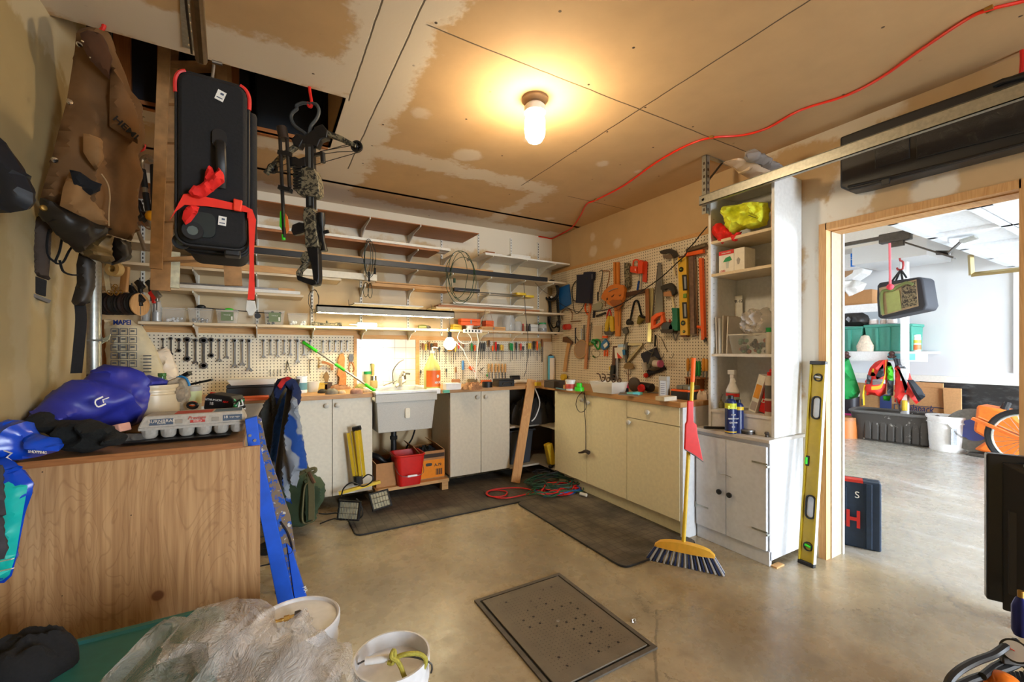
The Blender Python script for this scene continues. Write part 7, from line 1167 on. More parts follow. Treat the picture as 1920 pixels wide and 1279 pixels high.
mk('bolt', m, steel, t); fr2_ = fr; m = MB(); m.tube(fr.tb([(526,978),(540,1000),(548,1030),(540,1038)], -.0), .012, 8, sm=3, flat=.3); mk('iron_loop', m, PM((50,44,44), .4, .5), t)
letters('MA', .02, fr.p(572,1105,-.012), paper, t, rz=0, ry=70)
p = atD(492, 1100, 2.28); t = thing('metal_stool', 'black metal stool mostly hidden behind the crate and blue ladder', 'stool', (p.x, p.y, 0)); R4 = [(.07,-.1),(.07,.12),(-.08,-.1),(-.08,.12)]
for a_, b_ in R4: mk('leg', MB().cyl((a_,b_,.0),(a_*.8-.01,b_*.8,.62),.013), blackp, t)
for z_ in (.16, .31): mk('rung', MB().tube([(.068,-.1,z_),(.068,.12,z_),(-.078,.12,z_),(-.078,-.1,z_)], .008, 8, True), blackp, t)
mk('seat', MB().box(-.08,.06,-.1,.12,.62,.645), blackp, t, bev=.01)
a_ = atD(548, 722, 2.72); b_ = atD(508, 1005, 2.72); t = thing('tripod_stand', 'thick black folded stand holding up the blue towels', 'stand', (b_.x, b_.y, 0)); O = Vector((b_.x, b_.y, 0)); mk('tube', MB().cyl(b_-O, a_-O, .034, .028, n=16), PM((44,46,46), .5), t); mk('head', MB().cyl(a_-O-Vector((0,0,.02)), a_-O+Vector((0,0,.035)), .036, .045, n=16), blackp, t); mk('foot', MB().cyl((0,0,0),(b_-O)*1.0,.03,n=12).cyl((0,0,0),(0,0,.02),.09), blackp, t)
def towel(name, label, D, pts, m_, th=.04, seed=1, an=(1,.25)): fr = FC(pts[0][0], pts[0][1], D); return fr.one(name, label, 'towel', puff(fr, pts, th, .014, .8, .5, 14, seed, edge=.05, an=an), m_)
tw1 = Mat('blue_striped_towel', (40,80,150), .95); v, x, y, z = tw1.pos(False); n1 = tw1.noise(v, 7, 2); st = ((x*5.0+z*2.0+n1*.8).frac()-.5).abs(); tw1.c = tw1.mix(st.ss(.32,.38), (132,140,150), (20,66,140)); tw1 = tw1.done(tw1.noise(v, 120, 2) if False else n1, .2)
towel('dark_jacket', 'dark grey fleece hanging behind the black stand', 2.85, [(520,722),(532,716),(540,740),(530,790),(522,850),(508,855),(496,832),(484,800),(482,788),(500,752)], PM((64,64,58), .95, var=.2), .05, 2)
towel('striped_towel', 'red, green and navy striped towel draped over the top of the stand', 2.66, [(514,728),(524,710),(540,706),(554,712),(563,728),(564,748),(557,768),(552,800),(546,770),(548,735),(538,722),(526,740),(518,760)], PM((22,36,74), .95, var=.3, sc=14), .05, 4)
towel('red_towel', 'red towel corner showing at the top of the stand', 2.6, [(520,724),(528,710),(540,706),(548,709),(536,716),(526,732)], PM((180,36,34), .95), .03, 7)
towel('blue_towel', 'grey and blue beach towel hanging down the front of the stand', 2.6, [(548,742),(556,748),(562,790),(568,830),(576,878),(562,884),(556,915),(546,900),(541,920),(548,946),(538,938),(528,900),(530,860),(536,800)], tw1, .05, 5)
towel('blue_towel', 'deep blue towel hanging beside the dark fleece', 2.78, [(536,735),(542,740),(534,800),(524,850),(516,885),(506,860),(512,800),(524,760)], PM((24,70,140), .95, var=.25), .04, 9)
gb = PM((50,66,42), .85, var=.08, sc=30, name='olive_canvas'); gs = PM((98,92,60), .85, name='khaki_webbing'); fr = FC(568, 930, 3.0); t = fr.root('green_bag', 'olive green canvas shoulder bag standing on the floor below the towels', 'bag')
mk('body', puff(fr, [(500,898),(520,890),(556,874),(580,886),(598,898),(608,912),(606,940),(592,962),(589,978),(572,985),(535,984),(500,976)], .09, .016, .8, .06, 6, 4, edge=.05), gb, t); mk('side_panel', puff(fr, [(572,900),(585,902),(608,912),(606,938),(590,960),(588,976),(574,980)], .03, .012, .3, .08, 10, 6, y=-.085, edge=.02), gb, t)
mk('piping', MB().tube(fr.tb([(590,905),(578,905),(571,915),(568,950),(567,972),(572,982),(588,976)], -.115), .006, 6, sm=3), gs, t); mk('strap', MB().ribbon(fr.tb([(556,850),(566,868),(580,886),(584,920),(584,975)], -.12), (.04,.0,.0), .004, sm=4), gs, t)
mk('shoulder_strap', MB().tube(fr.tb([(556,815),(570,850),(578,878)], -.06), .009, 6, flat=.4), gs, t); mk('handle', MB().tube(fr.tb([(556,892),(572,884),(590,878),(591,884),(575,892)], -.1), .011, 8, sm=3), gs, t); mk('buckle', MB().bar(fr.p(580,885,-.125), fr.p(590,906,-.125), .02, .012), PM((120,90,70), .4, .5), t)
# ================================================================ FRONT OF THE ROOM
tl = PM((40,112,112), .5, var=.08, name='teal_plastic'); t = thing('teal_tote', 'large teal plastic tote with flat lid standing in front of the plywood crate', 'tote', (-.41, 1.38, 0))
mk('body', MB().hexa([(-.27,-.26,0),(.24,-.26,0),(.24,.24,0),(-.27,.24,0)],[(-.30,-.29,.40),(.27,-.29,.40),(.27,.27,.40),(-.30,.27,.40)]), tl, t, sm=0, bev=.02); mk('lid', MB().slab(rrect(-.32,.30,-.31,.30,.06,5), .40, .448), tl, t, bev=.012); mk('lid_ridge', MB().tube([(a_,b_,.448) for a_,b_ in rrect(-.28,.26,-.27,.26,.05,4)], .009, 6, True), tl, t)
q = onZ(48, 1262, .45); one('knit_cap', 'black knitted cap lying on the teal tote', 'cap', lump(0,0,.1,.09,.085, 6, 36, 14, .22, 1.6), PM((20,20,22), .95, var=.4, sc=120, bump=.5), (q.x, q.y, .449))
def bucket(label, px, py, D, rpx, zt, lid, tilt=0):
    p = atD(px, py, D); r = rpx/798*D; h = p.z; t = thing('plastic_bucket', label, 'bucket', (p.x, p.y, 0)); wbm = PM((226,226,228), .4, name='bucket_white')
    P = [(.001,0),(r*.86,0),(r*.88,.01),(r*.97,h-.07),(r*1.0,h-.07),(r*1.0,h-.06),(r*.975,h-.055),(r*.98,h-.03),(r*1.01,h-.03),(r*1.01,h)]
    mk('body', MB().lathe(P+([(.001,h-.002)] if lid else [(r*.96,h),(r*.93,h-.1),(r*.84,.02),(.001,.016)]), n=40), wbm, t)
    if lid: mk('lid', MB().lathe([(r*1.03,h-.02),(r*1.04,h-.006),(r*1.04,h+.006),(r*1.01,h+.01),(r*.97,h+.008),(r*.93,h-.006),(r*.9,h-.009),(.001,h-.009)], n=40), wbm, t)
    else: mk('ribs', MB().lathe([(r*.945,h-.045),(r*.935,h-.05),(r*.935,h-.06)], n=40), wbm, t, sm=60)
    return t, r, h
t, r, h = bucket('white lidded bucket with a brass fitting lying on its lid', 555, 1166, 1.40, 74, .38, True); O = Vector(t.location)
q = atD(540, 1157, 1.40)-O; q.z = h+.004; t2 = thing('air_fitting', 'small brass air-hose fitting lying on the bucket lid', 'fitting', O+q); d_ = Vector((.05,.0,.0)); mk('barb', MB().lathe([(.001,-.05),(.004,-.048),(.006,-.035),(.004,-.03),(.0065,-.02),(.005,-.012),(.001,-.01)], (0,0,.008), 10, ax='x'), brass, t2); mk('nut', MB().lathe([(.001,-.012),(.009,-.012),(.009,.004),(.006,.006),(.006,.02),(.001,.02)], (0,0,.009), 6, ax='x'), brass, t2); mk('collar', MB().lathe([(.001,.018),(.011,.02),(.012,.036),(.008,.04),(.001,.04)], (0,0,.012), 14, ax='x'), dsteel, t2)
t, r, h = bucket('open white bucket with wire handle and yellow rope', 735, 1228, 1.25, 69, .37, False); O = Vector(t.location); L = lambda px, py, D: atD(px, py, D)-O
hd = mk('bail', MB().tube([L(664,1250,1.30), L(676,1243,1.24), L(690,1238,1.22), L(745,1232,1.22), L(775,1232,1.22), L(805,1242,1.22), L(810,1252,1.22), L(808,1262,1.22)], .0028, 6, sm=4), dsteel, t); mk('grip', MB().cyl(L(686,1240,1.22), L(740,1232,1.22), .0105, n=12), whiteg, hd)
rp = PM((160,150,60), .8, var=.3, sc=160); t3 = thing('yellow_rope', 'yellow rope knotted round the wire handle of the open bucket', 'rope', O+Vector((0,0,h))); S = lambda px, py, D: atD(px, py, D)-O-Vector((0,0,h))
mk('rope', MB().tube([S(728,1242,1.21), S(736,1243,1.205), S(740,1228,1.205), S(738,1220,1.21), S(734,1232,1.2), S(745,1240,1.2), S(752,1252,1.2), S(758,1268,1.19), S(768,1285,1.18)], .0065, 8, sm=5), rp, t3); mk('loop', MB().tube([S(745,1232,1.21), S(760,1227,1.21), S(785,1226,1.22), S(798,1236,1.22), S(796,1250,1.22), S(788,1262,1.23)], .0065, 8, sm=5), rp, t3)
film = Mat('crumpled_film', (244,232,220), .1); film.b.inputs['Alpha'].default_value = .35; film.b.inputs['Specular IOR Level'].default_value = .9; v = film.pos(False)[0]; film = film.done(film.noise(v, 11, 4, .75, 2.5), 1.0, .06)
fr = FC(450, 1220, 1.12); t = fr.root('clear_bag', 'large crumpled clear plastic bag heaped over the tote and bucket', 'bag')
mk('bag', puff(fr, [(205,1310),(222,1260),(250,1215),(284,1178),(310,1168),(335,1170),(350,1158),(370,1140),(400,1132),(440,1128),(478,1138),(502,1165),(520,1180),(545,1160),(560,1152),(574,1170),(582,1195),(606,1201),(650,1213),(662,1226),(660,1245),(672,1310)], .12, .013, .5, 1.1, 9, 21, edge=.10), film, t, sm=22)
mk('inner_fold', puff(fr, [(345,1310),(330,1250),(360,1190),(420,1160),(470,1180),(500,1240),(520,1310)], .07, .018, .3, .8, 10, 5, y=.02, edge=.06), film, t); mk('inner_fold', puff(fr, [(500,1310),(505,1240),(550,1190),(600,1215),(640,1250),(640,1310)], .06, .018, .3, .8, 12, 9, y=.0, edge=.06), film, t)
mk('purple_wrap', puff(fr, [(305,1310),(280,1250),(275,1238),(300,1240),(330,1238),(356,1262),(358,1310)], .03, .014, .5, .8, 20, 7, y=.03, edge=.03), PM((128,124,168), .25, var=.3, sc=30), t)
# television on a low crate just outside the doorway side
tvp = atD(1850, 975, 1.28); rz = radians(-66); t = thing('television', 'black flat television seen from behind beside the doorway', 'television', (tvp.x, tvp.y, .50), rz); zt = onX(1, 1, 1).z if False else 1.27-193*1.28/798-.5
# local x runs away to the frame edge; back of the set faces the camera
mk('cabinet', MB().rbox(0,.72,.0,.03,.02,zt,.006), PM((26,26,28), .25, name='gloss_black'), t, sm=0, bev=.006); mk('rear_housing', MB().hexa([(.03,0,.0),(.69,0,.0),(.64,-.05,.03),(.08,-.05,.03)],[(.03,0,zt-.02),(.69,0,zt-.02),(.64,-.05,zt-.05),(.08,-.05,zt-.05)]), blackp, t, sm=0, bev=.004)
m = MB()
for k in range(40):
    for j in range(3): m.box(.07+k*.014, .079+k*.014, -.018-.011*j, -.011-.011*j, zt-.028-.009*j, zt-.02-.009*j)
o = mk('vent_slots', m, PM((150,156,160), .4), t, sm=0); o['kind'] = 'stuff'; mk('connector_bay', MB().box(.04,.06,-.024,-.012,.06,zt-.16), PM((50,50,54), .5), t, sm=0); mk('pedestal', MB().box(.25,.48,-.06,.09,-.012,.0).box(.33,.40,-.02,.02,-.0,.05), blackp, t, sm=0)
one('stool_crate', 'low dark crate carrying the television', 'crate', MB().box(.2,.6,-.12,.14,-.5,-.0125), PM((60,54,48), .7), (tvp.x, tvp.y, .50), rz, sm=0)
p = atD(1914, 1192, 1.05); t = thing('blue_bottle', 'dark blue metal bottle at the frame edge below the television', 'bottle', p); h = 72/798*1.05; mk('body', MB().lathe([(.001,0),(.012,.0),(.016,.01),(.016,h*.75),(.010,h*.95),(.007,h),(.001,h)], n=18), PM((30,40,110), .35, .4), t); mk('cap', MB().lathe([(.001,h),(.006,h),(.006,h+.016),(.001,h+.016)], n=12), brass, t)
t = thing('air_inflator', 'black air pump with twin gauges and carrying loop in the near corner', 'air pump', atD(1900, 1260, 1.02)); O = Vector(t.location); G = lambda px, py, D: atD(px, py, D)-O
mk('carry_loop', MB().tube([G(1905,1203,1.06), G(1885,1213,1.04), G(1862,1228,1.03), G(1830,1240,1.0), G(1800,1256,.98), G(1780,1276,.97), G(1775,1300,.96)], .0085, 8, sm=4), blackp, t); mk('carry_loop', MB().tube([G(1940,1225,1.06), G(1900,1248,1.04), G(1860,1262,1.02), G(1820,1275,1.0), G(1790,1290,.98)], .0085, 8, sm=4), blackp, t)
mk('carry_loop', MB().tube([G(1885,1240,1.05), G(1862,1252,1.03), G(1842,1268,1.0)], .008, 8), blackp, t); mk('gauge_panel', MB().slab([(lambda q: (q.x,q.y))(G(*a_)) for a_ in ((1872,1219,1.05),(1884,1212,1.06),(1930,1205,1.06),(1990,1235,1.08),(1990,1275,1.08),(1925,1258,1.02),(1880,1244,1.03))], G(1900,1232,1.04).z-.012, G(1900,1232,1.04).z+.004), PM((44,38,32), .5), t, bev=.004)
nrm = (EYE-atD(1903,1221,1.04)).normalized()
for px, py, rr in ((1903,1221,.026),(1936,1243,.024)):
    c_ = G(px, py, 1.03); o = mk('gauge', MB().cyl(c_-nrm*.012, c_+nrm*.004, rr, n=26), blackp, t); mk('dial', MB().cyl(c_+nrm*.004, c_+nrm*.005, rr*.84, n=26), PM((206,206,204), .3), o); u = nrm.cross(Vector((0,0,1))).normalized(); mk('needle', MB().bar(c_+nrm*.0055, c_+nrm*.0055+u*rr*.6+Vector((0,0,rr*.2)), .002, .001), red, o)
mk('orange_housing', MB().ball(G(1882,1285,1.0), .035, 1, 1, .8), PM((230,120,30), .4), t); m = MB()
for k in range(6): m.bar(G(1890+8*k,1262,1.03+.004*k), G(1900+8*k,1295,1.0), .006, .01)
mk('cooling_fins', m, blackp, t); mk('motor', MB().box(-.0,.12,-.06,.06,-.18,-.05), blackp, t, bev=.02)
# ================================================================ THE GARAGE BEYOND
def GXp(px, py, X): return onX(px, py, X)
gw = PM((226,226,228), .5, name='garage_white'); SX = 7.75
zs = GXp(1640, 659, SX).z; ye = GXp(1738, 659, SX).y; t = thing('garage_shelf', 'long white shelf at eye height on the far garage wall', 'shelf', (SX, ye, zs)); mk('board', MB().box(0, GX-SX-.01, 0, GB-ye-.1, -.03, 0).box(0,.03,0,GB-ye-.1,-.14,-.03), gw, t, sm=0)
mk('blue_smear', MB().box(-.002,0,.12,.42,-.12,-.03), PM((120,200,216), .6, var=.2, sc=10), t, sm=0)
zu = GXp(1600, 572, SX+.0).z; yu = GXp(1650, 570, SX).y; t = thing('garage_shelf', 'upper white shelf above the green totes in the garage', 'shelf', (SX, yu, zu)); mk('board', MB().box(0, GX-SX-.01, 0, GB-yu-.1, -.03, 0).box(0,.03,0,GB-yu-.1,-.12,-.03), gw, t, sm=0)
zh = GXp(1600, 470+30, SX).z; t = thing('garage_shelf', 'top white shelf near the garage ceiling', 'shelf', (SX, GXp(1612,500,SX).y, zh)); mk('board', MB().box(0, GX-SX-.01, 0, 1.0, -.03, 0), gw, t, sm=0)
y0, y1 = GXp(1704,600,SX-.03).y, GXp(1692,600,SX-.03).y; one('shelf_post', 'white square post carrying the garage shelves', 'post', MB().box(0,.09,0,y1-y0,0,2.55), gw, (SX-.1, y0, .0), sm=0)
one('ceiling_box', 'pale boxed duct under the garage ceiling at the far wall', 'boxing', MB().box(0, .9, 0, .8, -.25, -.001), M_gw, (GX-.91, GXp(1740,480,7.4).y, GC), sm=0)
gt = PM((60,140,122), .5, name='sea_green_plastic')
for i, (a_, b_, yt, yb, lb) in enumerate(((1577,1618,612,659,'sea-green tote on the garage shelf half hidden by the door frame'),(1622,1690,607,658,'big sea-green tote in the middle of the garage shelf'),(1697,1711,607,658,'sea-green tote behind the white shelf post'))):
    q0, q1 = GXp(a_-(30 if i == 0 else 0), yb, SX+.03), GXp(b_, yb, SX+.03); h = GXp(b_, yt, SX+.03).z-zs; w = q0.y-q1.y; t = thing('green_tote', lb, 'tote', (SX+.04, q1.y, zs+.001)); s_ = .06*min(1, w)
    mk('body', MB().hexa([(0,s_,0),(0,w-s_,0),(.36,w-s_,0),(.36,s_,0)],[(-.03,0,h*.92),(-.03,w,h*.92),(.38,w,h*.92),(.38,0,h*.92)]), gt, t, sm=0, bev=.012); mk('rim', MB().box(-.045,.39,-.012,w+.012,h*.9,h), gt, t, sm=0, bev=.008)
    if i < 2: mk('rib', MB().hexa([(-.03,w*.3,.02),(-.03,w*.36,.02),(.02,w*.36,.02),(.02,w*.3,.02)],[(-.055,w*.27,h*.88),(-.055,w*.36,h*.88),(.0,w*.36,h*.88),(.0,w*.27,h*.88)]), gt, t, sm=0); mk('rib', MB().hexa([(-.03,w*.6,.02),(-.03,w*.66,.02),(.02,w*.66,.02),(.02,w*.6,.02)],[(-.055,w*.6,h*.88),(-.055,w*.69,h*.88),(.0,w*.69,h*.88),(.0,w*.6,h*.88)]), gt, t, sm=0)
def gput(px, py, X): q = GXp(px, py, X); return q
q = gput(1718, 655, SX+.12); h = GXp(1718,628,SX+.12).z-zs; t = thing('spray_can', 'orange and white aerosol can at the open end of the garage shelf', 'can', (q.x, q.y, zs+.001)); mk('body', MB().lathe([(.001,0),(.05,0),(.05,h*.85),(.03,h*.9),(.001,h*.9)], n=18), PM((220,210,200), .5), t); mk('label', MB().lathe([(.051,h*.1),(.051,h*.4)], n=18), PM((220,110,60), .5), t); mk('label', MB().lathe([(.051,h*.5),(.051,h*.68)], n=18), PM((200,180,60), .5), t); mk('cap', MB().cyl((0,0,h*.86),(0,0,h),.046,n=18), whiteg, t)
q = gput(1621, 655, SX-.0); t = thing('cream_jug', 'small cream and brown jug standing between the green totes', 'jug', (SX+.02, q.y, zs+.001)); mk('jug', MB().lathe([(.001,0),(.1,0),(.11,.08),(.07,.17),(.05,.23),(.001,.25)], n=16, sx=.6), PM((214,196,176), .6, var=.2), t)
fr = Fr((SX+.1, gput(1600,600,SX+.1).y, gput(1600,606,SX+.1).z), -pi/2); fr.one('dark_sack', 'black plastic sack lying on the green totes in the garage', 'sack', puff(fr, [(1560,612),(1562,592),(1580,584),(1612,583),(1628,592),(1634,606),(1625,612)], .15, .05, .6, .5, 5, 3, edge=.2), PM((40,36,34), .4))
for i, (a_, b_) in enumerate(((1629,1647),(1650,1662),(1663,1682))): q0, q1 = gput(a_,600,SX+.1), gput(b_,600,SX+.1); h0 = gput(1640,606,SX+.1).z; r_ = (q0.y-q1.y)/2; t = thing('white_jar', ORD[i]+' of the pale jars standing on the middle green tote', 'jar', (SX+.1, (q0.y+q1.y)/2, gput(1650,607,SX+.03).z+.002)); hh = GXp(1650,598,SX+.1).z-t.location.z; mk('jar', MB().lathe([(.001,0),(r_,0),(r_,hh*.7),(.001,hh*.75)], n=16), PM((214,196,190), .5), t); mk('lid', MB().cyl((0,0,hh*.7),(0,0,hh),r_*.9,n=16), whiteg, t)
def gbox(name, label, cat, a_, b_, yt, yb, X, dp, m_): q0, q1 = GXp(a_, yb, X), GXp(b_, yb, X); zt = GXp(b_, yt, X).z; t = thing(name, label, cat, (X, q1.y, q1.z)); w = q0.y-q1.y; mk('carton', MB().box(0, dp, 0, w, 0, zt-q1.z), m_, t, sm=0, bev=.004); return t, w, zt-q1.z
t, w, h = gbox('cardboard_box', 'tan carton on the upper garage shelf draped with white plastic', 'box', 1560, 1635, 540, 568, SX+.08, .35, card); t.location.z = zu+.001
fr = Fr((SX+.02, gput(1600,540,SX).y, gput(1600,545,SX).z), -pi/2); fr.one('white_plastic', 'crumpled white plastic bag draped over the tan carton in the garage', 'bag', puff(fr, [(1555,528),(1580,526),(1610,526),(1625,532),(1618,545),(1600,553),(1592,556),(1580,540),(1555,535)], .08, .04, .5, .6, 8, 4, edge=.1), PM((236,234,232), .5))
fr = Fr((SX+.15, gput(1590,510,SX).y, gput(1590,505,SX).z), -pi/2); t = fr.root('white_hamper', 'white slatted plastic basket under the top garage shelf', 'basket'); m = MB(); fr.prism(m, [(1550,498),(1612,498),(1622,503),(1616,512),(1598,524),(1575,528),(1550,530)], 0, .3); mk('body', m, whiteg, t, sm=0, bev=.02); m = MB(); fr.prism(m, [(1560,500),(1602,500),(1598,512),(1585,520),(1560,523)], -.006, .001); mk('slatted_opening', m, PM((160,124,90), .6), t, sm=0)
t, w, h = gbox('blue_box', 'white carton with bright blue end on the top garage shelf', 'box', 1550, 1611, 466, 496, SX, .35, whiteg); mk('blue_end', MB().box(-.004,.355,-.006,w*.25,0.0,h), PM((20,120,220), .5), t, sm=0); letters('CORNER', .05, (-.006,w*.12,h*.5), paper, t, rz=-90); t.location.z = zh+.001
q = gput(1590, 450, SX+.2); one('wire_basket', 'small green wire frame on top of the white carton', 'frame', MB().tube([(0,.3,0),(0,-.1,.0),(.0,-.12,.2),(.0,.1,.22),(.0,.3,.2)], .012, 6, sm=2), PM((120,150,110), .5), (SX+.1, q.y+.1, gput(1611,466,SX).z+.01))
# clothes on the shelf hooks
def cl(name, label, cat, px, py, parts, X=SX-.03):
    fr = Fr(GXp(px, py, X), -pi/2); t = fr.root(name, label, cat); s_ = 3
    for nm, m_, pts, th, yy in parts: s_ += 1; mk(nm, puff(fr, pts, th, .045, .6, .4, 4, s_, y=yy, edge=.12), m_, t)
    return fr, t
fr, t = cl('green_sack', 'green drawstring sack hanging from the garage shelf', 'sack', 1588, 700, [('sack', PM((14,140,66), .6, var=.12, sc=6), [(1586,668),(1590,668),(1600,695),(1610,725),(1613,735),(1608,745),(1590,750),(1578,742),(1568,715),(1578,690)], .14, 0)])
rj = PM((214,36,24), .6, var=.1, sc=6); yj = PM((222,186,40), .6); gj = PM((84,86,92), .7); lj = PM((80,214,50), .5); nj = PM((36,40,46), .7)
fr, t = cl('life_jacket', 'red, yellow and grey life jacket hanging on the garage shelf hook', 'life jacket', 1645, 700, [('jacket', rj, [(1640,680),(1648,676),(1665,674),(1664,705),(1661,738),(1650,744),(1634,740),(1626,742),(1622,725),(1628,698)], .13, 0), ('yellow_panel', yj, [(1636,690),(1646,680),(1650,682),(1640,705),(1632,705)], .07, -.1), ('grey_panel', gj, [(1626,702),(1634,706),(1632,722),(1624,720)], .07, -.1), ('dark_inside', nj, [(1650,690),(1656,682),(1658,705),(1644,712),(1642,706)], .03, -.14), ('grey_chest', PM((150,146,150), .7), [(1636,712),(1646,710),(1660,712),(1660,720),(1636,722)], .06, -.12)])
mk('yellow_strap', MB().ribbon(fr.tb([(1661,678),(1660,700),(1656,715),(1650,726),(1634,728)], -.21), (0.0,.0,.05), .01, sm=3), yj, t); mk('yellow_strap', MB().tube(fr.tb([(1622,722),(1619,740),(1620,760)], -.1), .03, 6, flat=.3), yj, t)
fr, t = cl('life_jacket', 'lime and dark grey child life jacket between the two red ones', 'life jacket', 1668, 700, [('jacket', lj, [(1664,678),(1670,680),(1675,692),(1676,715),(1664,714),(1662,695)], .1, -.02), ('grey_belts', PM((70,84,92), .6), [(1663,713),(1676,713),(1675,742),(1664,743)], .12, -.02), ('lime_hem', PM((30,160,40), .5), [(1655,742),(1672,742),(1668,752),(1656,751)], .08, 0)])
fr, t = cl('red_coat', 'red and charcoal buoyancy coat with ropes hanging at the end of the shelf hooks', 'life jacket', 1700, 700, [('coat', rj, [(1678,680),(1690,692),(1706,700),(1710,712),(1722,735),(1726,752),(1718,758),(1705,744),(1694,762),(1678,752),(1678,715)], .13, .02), ('charcoal_sleeve', nj, [(1700,712),(1712,712),(1728,730),(1735,744),(1722,754),(1712,736)], .08, -.1), ('charcoal_top', PM((90,92,98), .7), [(1682,672),(1690,678),(1703,692),(1690,692),(1682,684)], .08, -.05), ('charcoal_band', nj, [(1682,690),(1688,694),(1702,725),(1698,738),(1690,710)], .05, -.12)])
mk('rope_loop', MB().tube(fr.tb([(1678,672),(1682,685),(1686,684),(1684,673)], -.1), .02, 6), nj, t)
for px, lb in ((1587, 'dark double coat hook holding the green sack'), (1672, 'dark double coat hook above the life jackets')): fr = Fr(GXp(px, 666, SX-.02), -pi/2); fr.one('coat_hook', lb, 'hook', MB().tube(fr.tb([(px-6,667),(px-3,670),(px,666),(px+3,670),(px+6,667)], -.03), .02, 6, sm=3).ball(fr.p(px,663,-.03), .035), PM((70,40,36), .5))
# camo case hanging from the opener rope
X2 = 5.6; fr = Fr(atD(1690, 560, 4.0), -1.68); t = fr.root('camo_case', 'clear-fronted zip case of camouflage gear hanging from a red hook in the garage', 'case'); m = MB(); fr.prism(m, [(1644,536),(1648,530),(1724,519),(1730,524),(1738,572),(1733,581),(1652,598),(1645,594),(1643,560)], 0, .22); mk('case', m, PM((40,42,50), .7), t, bev=.015)
m = MB(); fr.prism(m, [(1648,540),(1718,524),(1722,574),(1654,592)], -.004, 0); mk('window', m, PM((150,130,104), .3, var=.35, sc=12), t, sm=0); m = MB(); fr.prism(m, [(1690,534),(1716,527),(1720,572),(1690,578)], -.012, -.004); mk('camouflage_cloth', m, camo, t, sm=0, bev=.006); m = MB(); fr.prism(m, [(1660,549),(1686,544),(1690,580),(1664,588)], -.012, -.004); mk('green_card', m, PM((150,160,96), .6), t, sm=0)
mk('green_piping', MB().tube(fr.tb([(1655,590),(1652,560),(1656,545),(1672,545),(1682,538),(1700,530),(1712,534)], -.014), .014, 6, sm=3), PM((110,124,72), .5), t)
for a_, b_ in (((1688,507),(1672,528)),((1688,507),(1680,526)),((1689,507),(1692,524)),((1690,507),(1700,521))): mk('strap', MB().cyl(fr.p(*a_,.08), fr.p(*b_,.08), .008), nj, t)
mk('red_hook', MB().tube(fr.tb([(1687,484),(1688,489),(1693,491),(1693,504),(1684,506),(1682,502)], .08), .009, 8, sm=2), PM((150,40,44), .4), t)
fr = Fr(atD(1668, 470, 3.96), -YAW); t = fr.root('release_rope', 'thin pink-red release rope hanging from the door opener carriage', 'rope'); mk('rope', MB().cyl(fr.p(1668,456), fr.p(1669,524), .009, n=6), PM((220,100,110), .7), t); mk('knot', MB().ball(fr.p(1669,538,-.03), .028), PM((214,60,80), .7), t); mk('rope', MB().cyl(fr.p(1669,522,-.02), fr.p(1669,538,-.03), .01, n=6), PM((220,100,110), .7), t)
# opener rail, arm, sectional door
q = atD(1672, 446, 4.48); zr_ = q.z; t = thing('opener_rail', 'dark steel door-opener rail under the garage ceiling', 'rail', (q.x, q.y, zr_)); mk('rail', MB().box(-.02,.02,-4.2,2.4,0,.035), dsteel, t, sm=0); mk('carriage', MB().box(-.04,.04,-.16,.1,-.05,.05), dsteel, t, bev=.01); mk('clamp', MB().box(-.02,.02,-.1,.02,-.1,-.05), dsteel, t)
A = atD(1688, 452, 4.44)-q; Bq = atD(1790, 484, 4.08)-q; Cq = atD(1802, 453, 4.03)-q; mk('arm', MB().bar(A, Bq, .07, .014, up=(0,1,0)), dsteel, t, sm=0); mk('arm', MB().bar(atD(1755,474,4.2)-q, atD(1779,474,4.1)-q, .045, .012, up=(0,1,0)).bar(atD(1778,475,4.1)-q, Cq, .045, .012, up=(0,1,0)), dsteel, t, sm=0)
zd = 2.35; yd0 = 1.5; dx0, dx1 = 4.45, 8.1; t = thing('sectional_door', 'open white sectional garage door lying overhead on its tracks', 'garage door', ((dx0+dx1)/2, yd0, zd)); W = (dx1-dx0)/2; dm = PM((222,228,236), .45, name='door_white')
for k in range(5):
    y1_ = -.53*k; o = mk('door_section', MB().box(-W,W,y1_-.52,y1_,.0,.03), dm, t, sm=0); m = MB()
    for c_ in range(5): xx = -W+.02+c_*(2*W-.1)/4; m.box(xx, xx+.06, y1_-.52, y1_, -.035, -.0)
    m.box(-W,W,y1_-.06,y1_,-.035,0).box(-W,W,y1_-.52,y1_-.46,-.035,0); mk('frame_rails', m, dm, o, sm=0); mk('hinge', MB().box(W*.0-.03,W*.0+.03,y1_-.56,y1_-.47,-.05,-.035).box(W*.5-.03,W*.5+.03,y1_-.56,y1_-.47,-.05,-.035), galv, o, sm=0)
mk('arm_bracket', MB().bar((Cq+q)-Vector(t.location), (Cq+q)-Vector(t.location)+Vector((0,-.1,.02)), .12, .02), galv, t)
p0 = atD(1822, 480, 5.0); fz = fr = Fr(atD(1866, 495, 5.35), -pi/2+.6); fr = Fr(GXp(1866, 500, 6.9), -pi/2); fr.one('hanging_bracket', 'brassy steel angle frame hanging from the garage ceiling', 'frame', MB().tube([fr.p(1820,478), fr.p(1822,516)], .025, 4).tube([fr.p(1821,515), fr.p(1925,504)], .025, 4), PM((170,150,104), .35, .7))
